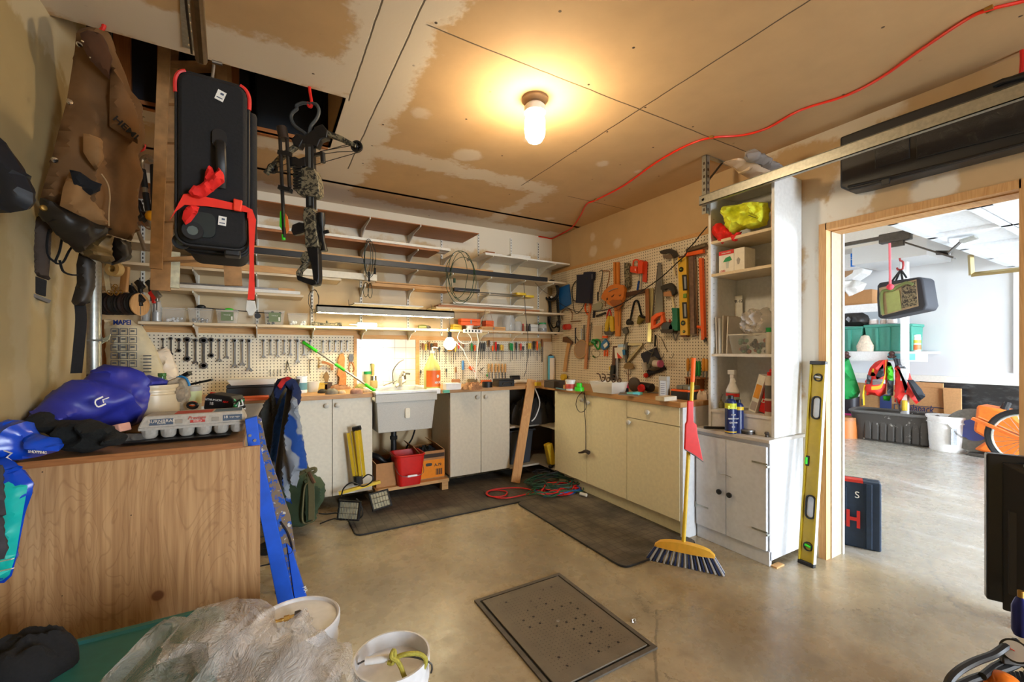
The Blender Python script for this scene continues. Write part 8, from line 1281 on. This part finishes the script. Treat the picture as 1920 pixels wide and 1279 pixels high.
# things along the far wall
def gfl(px, py): q = onZ(px, py, 0); return q
gx = GX-.03
gc = [(1577,712),(1675,712),(1720,716),(1766,720),(1766,733),(1801,728),(1801,788),(1577,788)]
for nm, pts, X, lb in (('flattened_carton', [(1590,716),(1776,730),(1776,792),(1590,792)], GX-.12, 'large flattened brown carton with blue lettering leaning on the garage wall'), ('flattened_carton', [(1716,716),(1768,719),(1770,780),(1716,780)], GX-.08, 'brown carton piece standing behind the lettered carton'), ('flattened_carton', [(1768,727),(1802,729),(1803,790),(1772,790)], GX-.16, 'narrow folded carton at the end of the carton stack')):
    fr = Fr(GXp(pts[0][0]+10, 760, X), -pi/2); t = fr.root(nm, lb, 'cardboard'); m = MB(); P_ = fr.pl(pts); zf0 = -fr.o.z+.001; P_ = [(a_, max(b_, zf0)) if i_ < 2 else (a_, zf0) for i_, (a_, b_) in enumerate(P_)]; m.prism(P_, 0, .03); mk('sheet', m, PM((186,140,92), .85, var=.1), t, sm=0)
    if 'large' in lb:
        letters('Gualapack', .15, fr.p(1716, 766, -.012), PM((44,56,96), .7), t, bold=.012, shear=.2, sx=.62); m = MB(); a_, b_ = fr.p(1676,757,-.008), fr.p(1772,765,-.008); c_ = fr.p(1774,790,-.008)
        m.box(a_.x,c_.x,-.008,-.004,a_.z-.012,a_.z).box(a_.x,a_.x+.012,-.008,-.004,c_.z,a_.z).box(c_.x-.012,c_.x,-.008,-.004,c_.z,a_.z); mk('printed_frame', m, PM((70,70,90), .8), t, sm=0)
        for px in (1606, 1610, 1618): q_ = fr.p(px,760); mk('print_mark', MB().box(q_.x-.012,q_.x+.012,-.008,-.003,q_.z,q_.z+.1), PM((60,70,120), .8), t, sm=0)
        q_ = fr.p(1664,755); mk('print_mark', MB().prism([(q_.x-.09,q_.z-.16),(q_.x+.05,q_.z-.16),(q_.x+.05,q_.z+.12),(q_.x-.09,q_.z+.12)], -.008, -.003), PM((44,60,110), .8), t, sm=0)
# planter trough
a_, b_ = gfl(1601, 822), gfl(1742, 840); d_ = (b_-a_); Lp = d_.length; rz = math.atan2(d_.y, d_.x); zt = .40
tb_ = Mat('scuffed_trough', (64,60,56), .7); v = tb_.pos(False)[0]; nn = tb_.noise(v, 14, 4, .8); tb_.c = tb_.mix(nn.ss(.62,.66), (62,58,54), (170,168,160)); tb_ = tb_.done(nn, .2)
t = thing('planter_trough', 'long dark scuffed plastic planter trough on the garage floor', 'trough', (a_.x, a_.y, 0), rz); m = MB(); R1, R2 = rrect(0,Lp,0,.4,.12,4), rrect(-.06,Lp+.06,-.05,.46,.14,4); n_ = len(R1); Ri = [(x_*.97+.02, y_*.92+.012) for x_, y_ in R2]
V = [(x_,y_,0) for x_,y_ in R1]+[(x_,y_,zt) for x_,y_ in R2]+[(x_,y_,zt) for x_,y_ in Ri]+[(x_*.98+.02,y_*.9+.02,.06) for x_,y_ in R1]; m.add(V, [tuple(range(n_-1,-1,-1))]+[(k*n_+i, k*n_+(i+1)%n_, (k+1)*n_+(i+1)%n_, (k+1)*n_+i) for k in range(3) for i in range(n_)]+[tuple(3*n_+i for i in range(n_))]); mk('body', m, tb_, t)
mk('rim', MB().tube([(x_,y_,zt) for x_,y_ in R2], .022, 8, True), PM((90,88,86), .5), t); m = MB()
for k in range(9): m.box(.12+k*Lp/9.5, .2+k*Lp/9.5, -.035, .0, .02, .34)
mk('rib', m, tb_, t, bev=.02)
t = thing('trowel', 'small trowel with yellow grip sticking out of the planter trough', 'trowel', (a_.x, a_.y, 0), rz); mk('grip', MB().cyl((Lp*.66,.2,.44),(Lp*.66,.2,.58),.03), yellow, t); mk('blade', MB().bar((Lp*.6,.2,.42),(Lp*.55,.2,.6),.06,.01), dsteel, t)
p = gfl(1787, 848); rb = .19; t = thing('plastic_bucket', 'white pail with a printed label and wire handle on the garage floor', 'bucket', (p.x+.1, p.y+.08, 0)); H2 = .44; mk('body', MB().lathe([(.001,0),(rb*.86,0),(rb*.97,H2*.8),(rb*1.03,H2*.8),(rb*1.03,H2*.83),(rb*.98,H2*.84),(rb*1.0,H2*.93),(rb*1.06,H2*.93),(rb*1.06,H2),(rb*.98,H2),(rb*.86,.02),(.001,.02)], n=28), whiteg, t)
mk('bail', MB().tube([(rb,-.05,H2*.8),(rb*.9,-.12,H2*.6),(.0,-.22,H2*.42),(-rb*.7,-.15,H2*.5),(-rb,-.05,H2*.8)], .006, 6, sm=4), steel, t); mk('printed_label', MB(Matrix.Rotation(radians(-30),4,'Z')).box(-.13,-.06,-rb*.93,-rb*.90,.1,.3), PM((150,154,158), .6, var=.3, sc=40), t, sm=0)
# concrete saw and bicycle
c_ = onX(1828, 803, 7.5); rs = .26; t = thing('disc_saw', 'orange cut-off saw with a worn disc standing by the far garage wall', 'disc saw', (7.45, c_.y, 0)); mk('disc', MB().lathe([(.001,-.006),(rs,-.006),(rs,.006),(.001,.006)], (0,0,rs+.04), 30, ax='x'), PM((120,118,112), .6, .3, var=.2), t); mk('blue_label', MB().lathe([(.001,-.012),(rs*.5,-.012),(rs*.5,-.006),(.001,-.006)], (0,0,rs+.04), 24, ax='x'), PM((70,80,150), .6), t)
orr = PM((226,110,30), .5, var=.15); m = MB(Matrix.Rotation(-pi/2,4,'Z')); zc_ = rs+.04; m.prism([(0.02,zc_),(.05,zc_+.32),(.3,zc_+.28),(.46,zc_+.1),(.44,zc_-.16),(.3,zc_-.26),(.02,zc_-.22),(.14,zc_-.08)], -.12, .18); mk('body', m, orr, t, bev=.03); mk('handle', MB(Matrix.Rotation(-pi/2,4,'Z')).tube([(.22,.03,zc_+.25),(.28,-.02,zc_+.36),(.2,-.1,zc_+.05)], .03, 8, sm=3), blackp, t); mk('skid', MB().box(-.12,.12,-.46,.02,0,.04), dsteel, t, bev=.01)
wc = onX(1925, 812, 6.9); rw = .30; t = thing('bicycle', 'bicycle wheel with black knobbly tyre leaning by the television side of the garage', 'bicycle', (6.9, wc.y, 0), radians(78)); mk('tyre', MB().tube([(rw*cos(k*pi/20),0,rw+.03+rw*sin(k*pi/20)) for k in range(40)], .028, 8, True), blackr, t); mk('rim', MB().tube([(rw*.88*cos(k*pi/20),0,rw+.03+rw*.88*sin(k*pi/20)) for k in range(40)], .012, 6, True), PM((210,224,226), .3, .6), t); m = MB()
for k in range(24): m.cyl((0,0,rw+.03),(rw*.87*cos(k*pi/12),0,rw+.03+rw*.87*sin(k*pi/12)),.0025,n=4)
mk('spokes', m, steel, t); mk('hub', MB().cyl((0,-.05,rw+.03),(0,.05,rw+.03),.03), dsteel, t); mk('fork', MB().bar((0,-.05,rw+.03),(.4,-.05,.5),.04,.03).bar((0,.05,rw+.03),(.4,.05,.5),.04,.03), orr, t)
for (px, py, r_, h_, m_, lb, nm) in ((1590,816,.16,.25,PM((190,110,50), .5),'orange-brown paint tin beside the planter trough','paint_tin'), (1588,803,.16,.32,PM((40,36,44), .4),'black supplement tub standing behind the orange-brown tin','plastic_tub')):
    p = gfl(px, py+4); t = thing(nm, lb, 'tin', (p.x+.15 if nm == 'plastic_tub' else p.x, p.y+.05, .0)); z0 = 0 if nm == 'paint_tin' else .26; z0 = 0; mk('body', MB().lathe([(.001,z0),(r_,z0),(r_,h_+(.22 if nm == 'plastic_tub' else 0)),(.001,h_+(.22 if nm == 'plastic_tub' else 0))], n=24), m_, t); hh = h_+(.22 if nm == 'plastic_tub' else 0); mk('lid', MB().cyl((0,0,hh),(0,0,hh+.05),r_*1.02,n=24), PM((180,176,176), .4) if nm == 'plastic_tub' else brownw, t)
    if nm == 'plastic_tub': mk('pink_band', MB().lathe([(r_+.002,.2),(r_+.002,.27)], n=24), PM((190,40,110), .5), t); letters('SICK', .11, (-r_-.006,0.02,.42), paper, t, rz=-70, bold=.03)
# power-tool case just past the jamb
q0, q1 = onZ(1583, 1022, 0), onZ(1653, 1037, 0); d_ = q1-q0; rz = math.atan2(d_.y, d_.x); L = d_.length; zt = 1.27-(908-657)*((q1-EYE).dot(FW))/798; o_ = q1-d_.normalized()*.46
t = thing('tool_case', 'dark blue hard tool case with red letters and red latches standing past the door frame', 'tool case', (o_.x, o_.y, 0), rz); cb = PM((34,52,74), .5, var=.15, name='tool_case_blue'); W = .46; mk('shell', MB().box(0,W,0,.05,0,zt).box(0,W,.055,.11,0,zt), cb, t, sm=0, bev=.01); mk('edge', MB().box(W-.075,W-.045,-.012,.0,.01,zt-.01).box(.1,.13,-.008,0,.05,zt-.05).box(.26,.29,-.008,0,.2,zt-.05), cb, t, sm=0, bev=.005); mk('latch', MB().box(W-.2,W-.09,-.005,.06,zt-.012,zt+.006), PM((200,50,36), .5), t, sm=0); 
letters('BOSCH', .15, (W-.10,-.014,.18), PM((204,40,32), .5), t, bold=.03, al='RIGHT', sx=.72); letters('A', .03, (W-.31,-.012,zt-.09), paper, t); letters('S', .06, (W-.12,-.012,zt-.09), paper, t)
# ================================================================ THINGS STANDING ON THE WORKTOPS
def tp(px0, px1, pyb, pyt, z=TZ):
    p = onZ((px0+px1)/2, pyb, z); p.x = min(p.x, WX-.03); d = (p-EYE).dot(FW); return Vector((p.x, min(p.y, WY-.05), z+.0005)), (px1-px0)*d/798, (pyb-pyt)*d/798
def tbox(name, label, cat, px0, px1, pyb, pyt, m, dp=None, z=TZ, rz=0, extra=None, bev=.004):
    p, w, h = tp(px0, px1, pyb, pyt, z); dp = dp or w*.6; t = thing(name, label, cat, p, rz); mk('body', MB().box(-w/2,w/2,0,dp,0,h*.8), m, t, sm=0, bev=bev); mk('lid', MB().box(-w/2,w/2,0,dp,h*.8,h), extra or m, t, sm=0, bev=bev); return t, w, h
def tpot(name, label, cat, px0, px1, pyb, pyt, m, prof=None, lid=None, band=None, z=TZ):
    p, w, h = tp(px0, px1, pyb, pyt, z); r = w/2; p.y = min(p.y+r, WY-r-.02); p.x = min(p.x, WX-r-.02); t = thing(name, label, cat, p); P = prof or [(0,0),(.9,0),(1,.04),(1,1),(.9,1),(.88,.06),(0,.04)]
    mk('body', MB().lathe([(max(a*r,.001),b*h) for a, b in P], n=22), m, t)
    if lid: mk('lid', MB().cyl((0,0,h*.86),(0,0,h*1.02),r*1.05,n=22), lid, t)
    if band: mk('label', MB().lathe([(r*1.01,h*.2),(r*1.01,h*.62)], n=22), band, t)
    return t, r, h
# back worktop
t, w, h = tbox('drill_stand', 'black tool base carrying a clear tray of bits beside the towels', 'tool base', 432, 512, 746, 722, blackp, .18); mk('tray', MB().hexa([(-w*.4,.0,h),(w*.45,.0,h),(w*.45,.16,h),(-w*.4,.16,h)],[(-w*.48,-.01,h+.04),(w*.5,-.01,h+.04),(w*.5,.18,h+.04),(-w*.48,.18,h+.04)]), frost, t, sm=0)
tbox('flat_case', 'orange flat case lying under the black tool base', 'case', 440, 500, 752, 746, PM((200,84,30), .5), .15)
p, w, h = tp(405, 432, 744, 730); t = thing('snips', 'red and black handled pliers lying behind the battery pack', 'pliers', p); mk('handle', MB().tube([(-.08,.02,.03),(-.02,0,.02),(.05,-.02,.01)], .008, 8, sm=3), red, t); mk('handle', MB().tube([(-.09,.0,.02),(-.03,-.02,.015),(.04,-.05,.01)], .008, 8, sm=3), blackp, t)
t, r, h = tpot('plaster_bucket', 'white plaster bucket standing behind the striped towel', 'bucket', 556, 576, 738, 706, whiteg, None, None, PM((90,140,150), .5)); tpot('glass_jar', 'cloudy glass jar next to the plaster bucket', 'jar', 576, 600, 736, 716, frost, [(0,0),(.7,0),(1,1),(.95,1),(.65,.06),(0,.05)])
tbox('sanding_block', 'yellow foam sanding block leaning by the cloudy jar', 'block', 586, 602, 724, 712, yellow, .05); tbox('small_box', 'dark brown box behind the stones', 'box', 601, 614, 726, 713, PM((70,50,36), .6), .06)
for i, (a_, b_, y_, c_, lb) in enumerate(((610,633,739,(120,112,96),'large grey river stone at the front of the bench'),(634,648,738,(190,170,140),'small pale stone between two larger ones'),(657,680,738,(176,128,104),'pinkish stone pile at the front of the bench'),(680,694,736,(186,160,130),'small tan stone beside the mop end'),(596,612,737,(50,48,46),'dark stone beside the cloudy jar'))):
    p, w, h = tp(a_, b_, y_, y_-10); one('river_stone', lb, 'stone', lump(0,0,w/2,w*.4,w*.42, i+3, 18, 7, .15), PM(c_, .7, var=.2, sc=50), p, group='stones on the bench')
for i, (a_, b_, y_, lb) in enumerate(((616,650,728,'reddish-brown driftwood piece behind the grey stone'),(652,690,722,'greenish driftwood piece behind the pink stones'))): p, w, h = tp(a_, b_, y_, y_-8); one('driftwood', lb, 'wood', lump(0,0,w/2,.03,.035, i+9, 20, 6, .5, 5), PM((150,110,80) if i == 0 else (140,140,80), .8, var=.25), p)
t, r, h = tpot('green_capped_bottle', 'green-capped bottle standing at the tile trim', 'bottle', 667, 679, 722, 694, clearm('amber_liquid', (220,210,150), .6), None, green)
t, r, h = tpot('paint_brush', 'wide paint brush standing bristles down by the sink', 'brush', 690, 706, 727, 682, PM((190,160,100), .8), [(0,0),(1.0,0),(.95,.3),(.8,.32),(.8,.5),(.3,.52),(.28,.7),(.4,.95),(.25,1),(0,1)]); mk('ferrule', MB().cyl((0,0,h*.3),(0,0,h*.5),r*.86,n=16), chrome, t); mk('handle', MB().cyl((0,0,h*.5),(-.01,.02,h),r*.3,n=10), PM((100,110,70), .5), t)
fr = FC(640, 690, 3.45); t = fr.root('mop_handle', 'lime and grey telescopic mop handle leaning against the pegboard', 'mop handle'); B3 = lambda w: (lambda q: Vector((q.dot(fr.ax), q.dot(fr.n), q.z)))(w-fr.o); a_, b_ = B3(onY(569,642,4.09)), B3(onY(703,733,3.64))
mk('pole', MB().cyl(a_, b_, .0085, n=10), PM((160,160,156), .35, .6), t)
for u, v_ in ((0,.2),(.46,.59),(.87,1)): mk('green_sleeve', MB().cyl(a_.lerp(b_,u), a_.lerp(b_,v_), .0135, n=12), lime, t)
t, r, h = tpot('cleaner_jug', 'gallon jug of yellow-green hand cleaner with orange label', 'jug', 800, 831, 730, 657, clearm('lemon_plastic', (226,220,128), .93, .35), [(0,0),(.95,0),(1,.03),(1,.5),(.95,.56),(.3,.86),(.24,.9),(.24,.93),(0,.93)])
mk('orange_label', MB().add([(r*1.02*sin(a*pi/12-.3),-r*1.02*cos(a*pi/12-.3),zz) for a in range(-3,7) for zz in (h*.06,h*.48)], [(2*k,2*k+2,2*k+3,2*k+1) for k in range(9)]), PM((236,110,36), .5), t); mk('white_print', MB().ball((r*.35,-r*.97,h*.33), r*.2, 1, .15, 1), paper, t); letters('MAX', .03, (r*.33,-r*1.05,h*.17), paper, t, rz=18, bold=.03); mk('pump_neck', MB().cyl((0,0,h*.92),(0,0,h*.99),r*.3,n=14), whiteg, t); mk('pump', MB().tube([(0,0,h*.98),(0,0,h*1.06),(.02,-.01,h*1.08),(.05,-.02,h*1.05)], .006, 8), whiteg, t)
for a_, b_, y0, y1, m_, nm, lb in ((834,848,718,709,PM((170,120,80), .6),'soap_box','red and tan soap carton behind the jug'),(836,866,731,719,whiteg,'soap_dish','white dish of soap beside the cleaner jug'),(832,844,737,732,PM((80,170,140), .5),'sponge','green and white sponge at the bench edge'),(880,896,720,711,PM((110,96,70), .6),'sander_block','olive sanding block under the lamp'),(905,923,719,713,PM((220,110,60), .5),'blade_packet','white and orange packet behind the black dish'),(930,935,724,713,brownw,'wood_block','small upright wood block beside the black case'),(1005,1016,724,717,yellow,'tape_measure','yellow measuring tape at the worktop corner'),(1024,1031,724,717,yellow,'glue_tube','yellow glue bottle at the worktop corner'),(1058,1066,731,722,pine,'wood_cube','small wood cube beside the filler tub'),(1144,1155,732,721,PM((226,170,50), .4),'tape_measure','yellow tape measure beside the clear tray'),(1183,1209,741,736,PM((110,210,214), .5),'eraser_block','turquoise box lying at the edge of the side worktop'),(1240,1275,752,744,PM((214,204,180), .6),'sanding_block','cream block on the front edge of the side worktop'),(1171,1180,735,728,navy,'small_box','tiny dark blue box near the grinder')):
    tbox(nm, lb, nm.replace('_', ' '), a_, b_, y0, y1, m_, bev=.002)
p, w, h = tp(868, 905, 730, 718); one('paint_sticks', 'fan of flat wooden stir sticks and rags under the clamp lamp', 'sticks', lump(0,0,w/2,.09,.045, 14, 30, 8, .7, 6), PM((150,108,76), .8, var=.35, sc=60), p); tpot('steel_dish', 'round black dish by the packet', 'dish', 908, 928, 727, 717, blackp)
t, w, h = tbox('tool_case', 'black hinged case with twin handles on the back worktop', 'case', 934, 967, 725, 711, blackp, .14); mk('handle', MB().tube([(-w*.3,0,h*.2),(-w*.27,-.015,h*.5),(w*.27,-.015,h*.5),(w*.3,0,h*.2)], .005, 6), dsteel, t)
tbox('staple_gun', 'small black case lying behind the hinged case', 'case', 953, 972, 712, 704, blackp, .06, z=TZ+.02); p, w, h = tp(968, 1012, 720, 712); one('silicone_tube', 'white cardboard tube lying on the back worktop', 'tube', MB().cyl((-w/2,.08,.022),(w/2,.04,.022),.02,n=16), PM((214,206,190), .6), p)
# side worktop
tpot('blue_can', 'tall light blue cylinder in the corner of the worktops', 'can', 1035, 1046, 713, 667, PM((90,180,220), .4)); tpot('white_can', 'white cylinder with dark bristles beside the light blue one', 'can', 1048, 1058, 713, 671, PM((230,220,206), .5)); p, w, h = tp(1048, 1058, 712, 672); one('round_brush', 'dark round brush sticking out of the white cylinder', 'brush', MB().ball((0,.04,h+.02), w*.6, 1, 1, .8), PM((70,40,26), .9, var=.3), p)
t, w, h = tbox('parts_tray', 'dark ribbed tray on the worktop near the corner', 'tray', 1036, 1062, 728, 714, PM((60,50,44), .6), .16); tpot('filler_tub', 'white filler tub with red label', 'tub', 1066, 1084, 733, 713, whiteg, [(0,0),(.85,0),(.95,.75),(1,.76),(1,1),(0,1)], whiteg, PM((190,70,60), .5))
t, r, h = tpot('chalk_reel', 'bright lime two-tier reel at the front of the side worktop', 'reel', 1083, 1101, 734, 719, lime, [(0,0),(1,0),(1,.5),(.6,.52),(.6,1),(0,1)]); p, w, h = tp(1062, 1078, 716, 706); t = thing('yellow_mallet', 'yellow-headed rubber mallet lying near the corner', 'mallet', p); mk('head', MB().cyl((-.05,.05,.05),(-.01,.05,.05),.035,n=14), yellow, t); mk('handle', MB().cyl((0,.05,.05),(.16,.02,.03),.012), blackp, t)
p, w, h = tp(1092, 1148, 738, 712); t = thing('clear_bin', 'clear plastic tray of parts with curly iron hooks on the side worktop', 'tray', p+Vector((.05,.0,0)), -pi/2+.1); q = [(-w*.4,0,0),(w*.42,0,0),(w*.42,.16,0),(-w*.4,.16,0)]; q2 = [(-w*.5,-.02,h*.8),(w*.5,-.02,h*.8),(w*.5,.18,h*.8),(-w*.5,.18,h*.8)]; mk('tray', MB().add(q+q2, [(3,2,1,0),(0,1,5,4),(1,2,6,5),(2,3,7,6),(3,0,4,7)]), frost, t, sm=0); mk('rim', MB().tube(q2, .004, 6, True), frost, t)
m = MB(); rnd = random.Random(2)
for k in range(16): m.ball((rnd.uniform(-w*.35,w*.35), rnd.uniform(.02,.14), .015+rnd.uniform(0,h*.4)), rnd.uniform(.008,.016), n=7, m=5)
o = mk('contents', m, PM((110,96,84), .6, var=.4), t); o['kind'] = 'stuff'
for i in range(4): x_ = -w*.42+i*w*.24; one('curly_hook', ORD[i]+' curly wrought-iron hook standing in the clear tray', 'hook', MB().tube([(x_-.03,.08,h*1.35),(x_,.08,h*1.3),(x_+.015,.08,h*1.0),(x_+.03,.08,h*.8),(x_+.055,.08,h*.9),(x_+.05,.08,h*1.1),(x_+.03,.08,h*1.05)], .005, 6, sm=4), PM((90,70,56), .5, .5), t.location, -pi/2+.1, group='curly hooks in the clear tray')
p, w, h = tp(1165, 1212, 737, 716); t = thing('angle_grinder', 'black angle grinder with red disc on the side worktop', 'grinder', p+Vector((.08,0,0)), -pi/2); mk('body', MB().tube([(-w*.45,.03,.05),(0,.03,.05),(w*.45,.03,.045)], .034, 14, sm=3), blackp, t); mk('guard', MB().lathe([(.001,-.01),(.06,-.01),(.06,.01),(.001,.012)], (-w*.35,0,.062), 20, ax='y'), PM((70,52,44), .5), t); mk('red_disc', MB().lathe([(.001,.01),(.035,.01),(.03,.03),(.001,.03)], (w*.15,-.01,.038), 18, ax='y'), red, t)
for i, (a_, b_, y_, lb) in enumerate(((1138,1172,737,'grey sanding strip lying along the front worktop edge'),(1155,1190,743,'second grey strip overlapping the worktop edge'),(1210,1240,737,'dark flat file lying beside the label box'))): q0, q1 = onZ(a_, y_, TZ), onZ(b_, y_+2, TZ); one('flat_strip', lb, 'strip', MB().bar((0,0,.005), (q1.x-q0.x, q1.y-q0.y, .005), .03, .008), PM((130,128,122), .6, .3), (q0.x+.03, q0.y, TZ+.0005+.008*(i == 1)), sm=0)
t, w, h = tbox('label_box', 'upright grey box with a printed blue-white label on the side worktop', 'box', 1234, 1251, 746, 706, PM((170,166,156), .5), .05, rz=-pi/2+.25); mk('printed_label', MB().box(-w*.3,w*.35,-.002,0,h*.1,h*.8), PM((206,214,226), .6), t, sm=0)
for k in range(6): mk('text_line', MB().box(-w*.22,w*.25,-.003,-.0018,h*(.2+.09*k),h*(.22+.09*k)), PM((90,100,130), .7), t, sm=0)
t, w, h = tbox('tool_box', 'black toolbox with orange rim and grey organiser lid', 'toolbox', 1254, 1293, 749, 731, blackp, .18, rz=-pi/2, extra=orange); mk('organiser', MB().box(-w*.3,w*.05,.02,.15,h,h+.03).box(w*.08,w*.42,.02,.15,h,h+.028), PM((110,112,100), .4), t, sm=0, bev=.006)
tpot('pink_cup', 'pink cup standing behind the orange-rimmed toolbox', 'cup', 1250, 1266, 724, 712, PM((226,50,130), .4), [(0,0),(.6,0),(1,1),(.92,1),(.55,.06),(0,.05)]); p, w, h = tp(1212, 1240, 735, 724); one('dust_brush', 'soft tan dusting brush lying behind the label box', 'brush', lump(0,0,w/2,.05,.04, 5, 24, 7, .3), PM((170,150,110), .9, var=.2), p)
p, w, h = tp(1302, 1326, 750, 733); one('paper_towel', 'crumpled white paper lying in front of the wooden tool holder', 'paper', lump(0,0,.06,.05,.05, 8, 24, 8, .5), PM((226,212,200), .8), (p.x+.05, max(p.y, 1.96), TZ+.0005)); p, w, h = tp(1190, 1240, 726, 716); one('hose_coil', 'dark grey flexible hose lying at the back of the side worktop', 'hose', MB().tube([(-.05,.15,.03),(.05,.0,.03),(.1,-.12,.03),(.0,-.2,.03)], .018, 8, sm=4), PM((60,56,52), .6), (p.x, p.y, TZ+.0005))
p, w, h = tp(1040, 1052, 730, 728); q0, q1 = onZ(1025,726,TZ), onZ(1055,732,TZ); one('blue_ruler', 'light blue strip lying along the worktop edge near the corner', 'ruler', MB().bar((0,0,.004), (q1.x-q0.x, q1.y-q0.y, .004), .02, .005), PM((110,170,200), .5), (q0.x+.03, q0.y, TZ+.0005), sm=0)
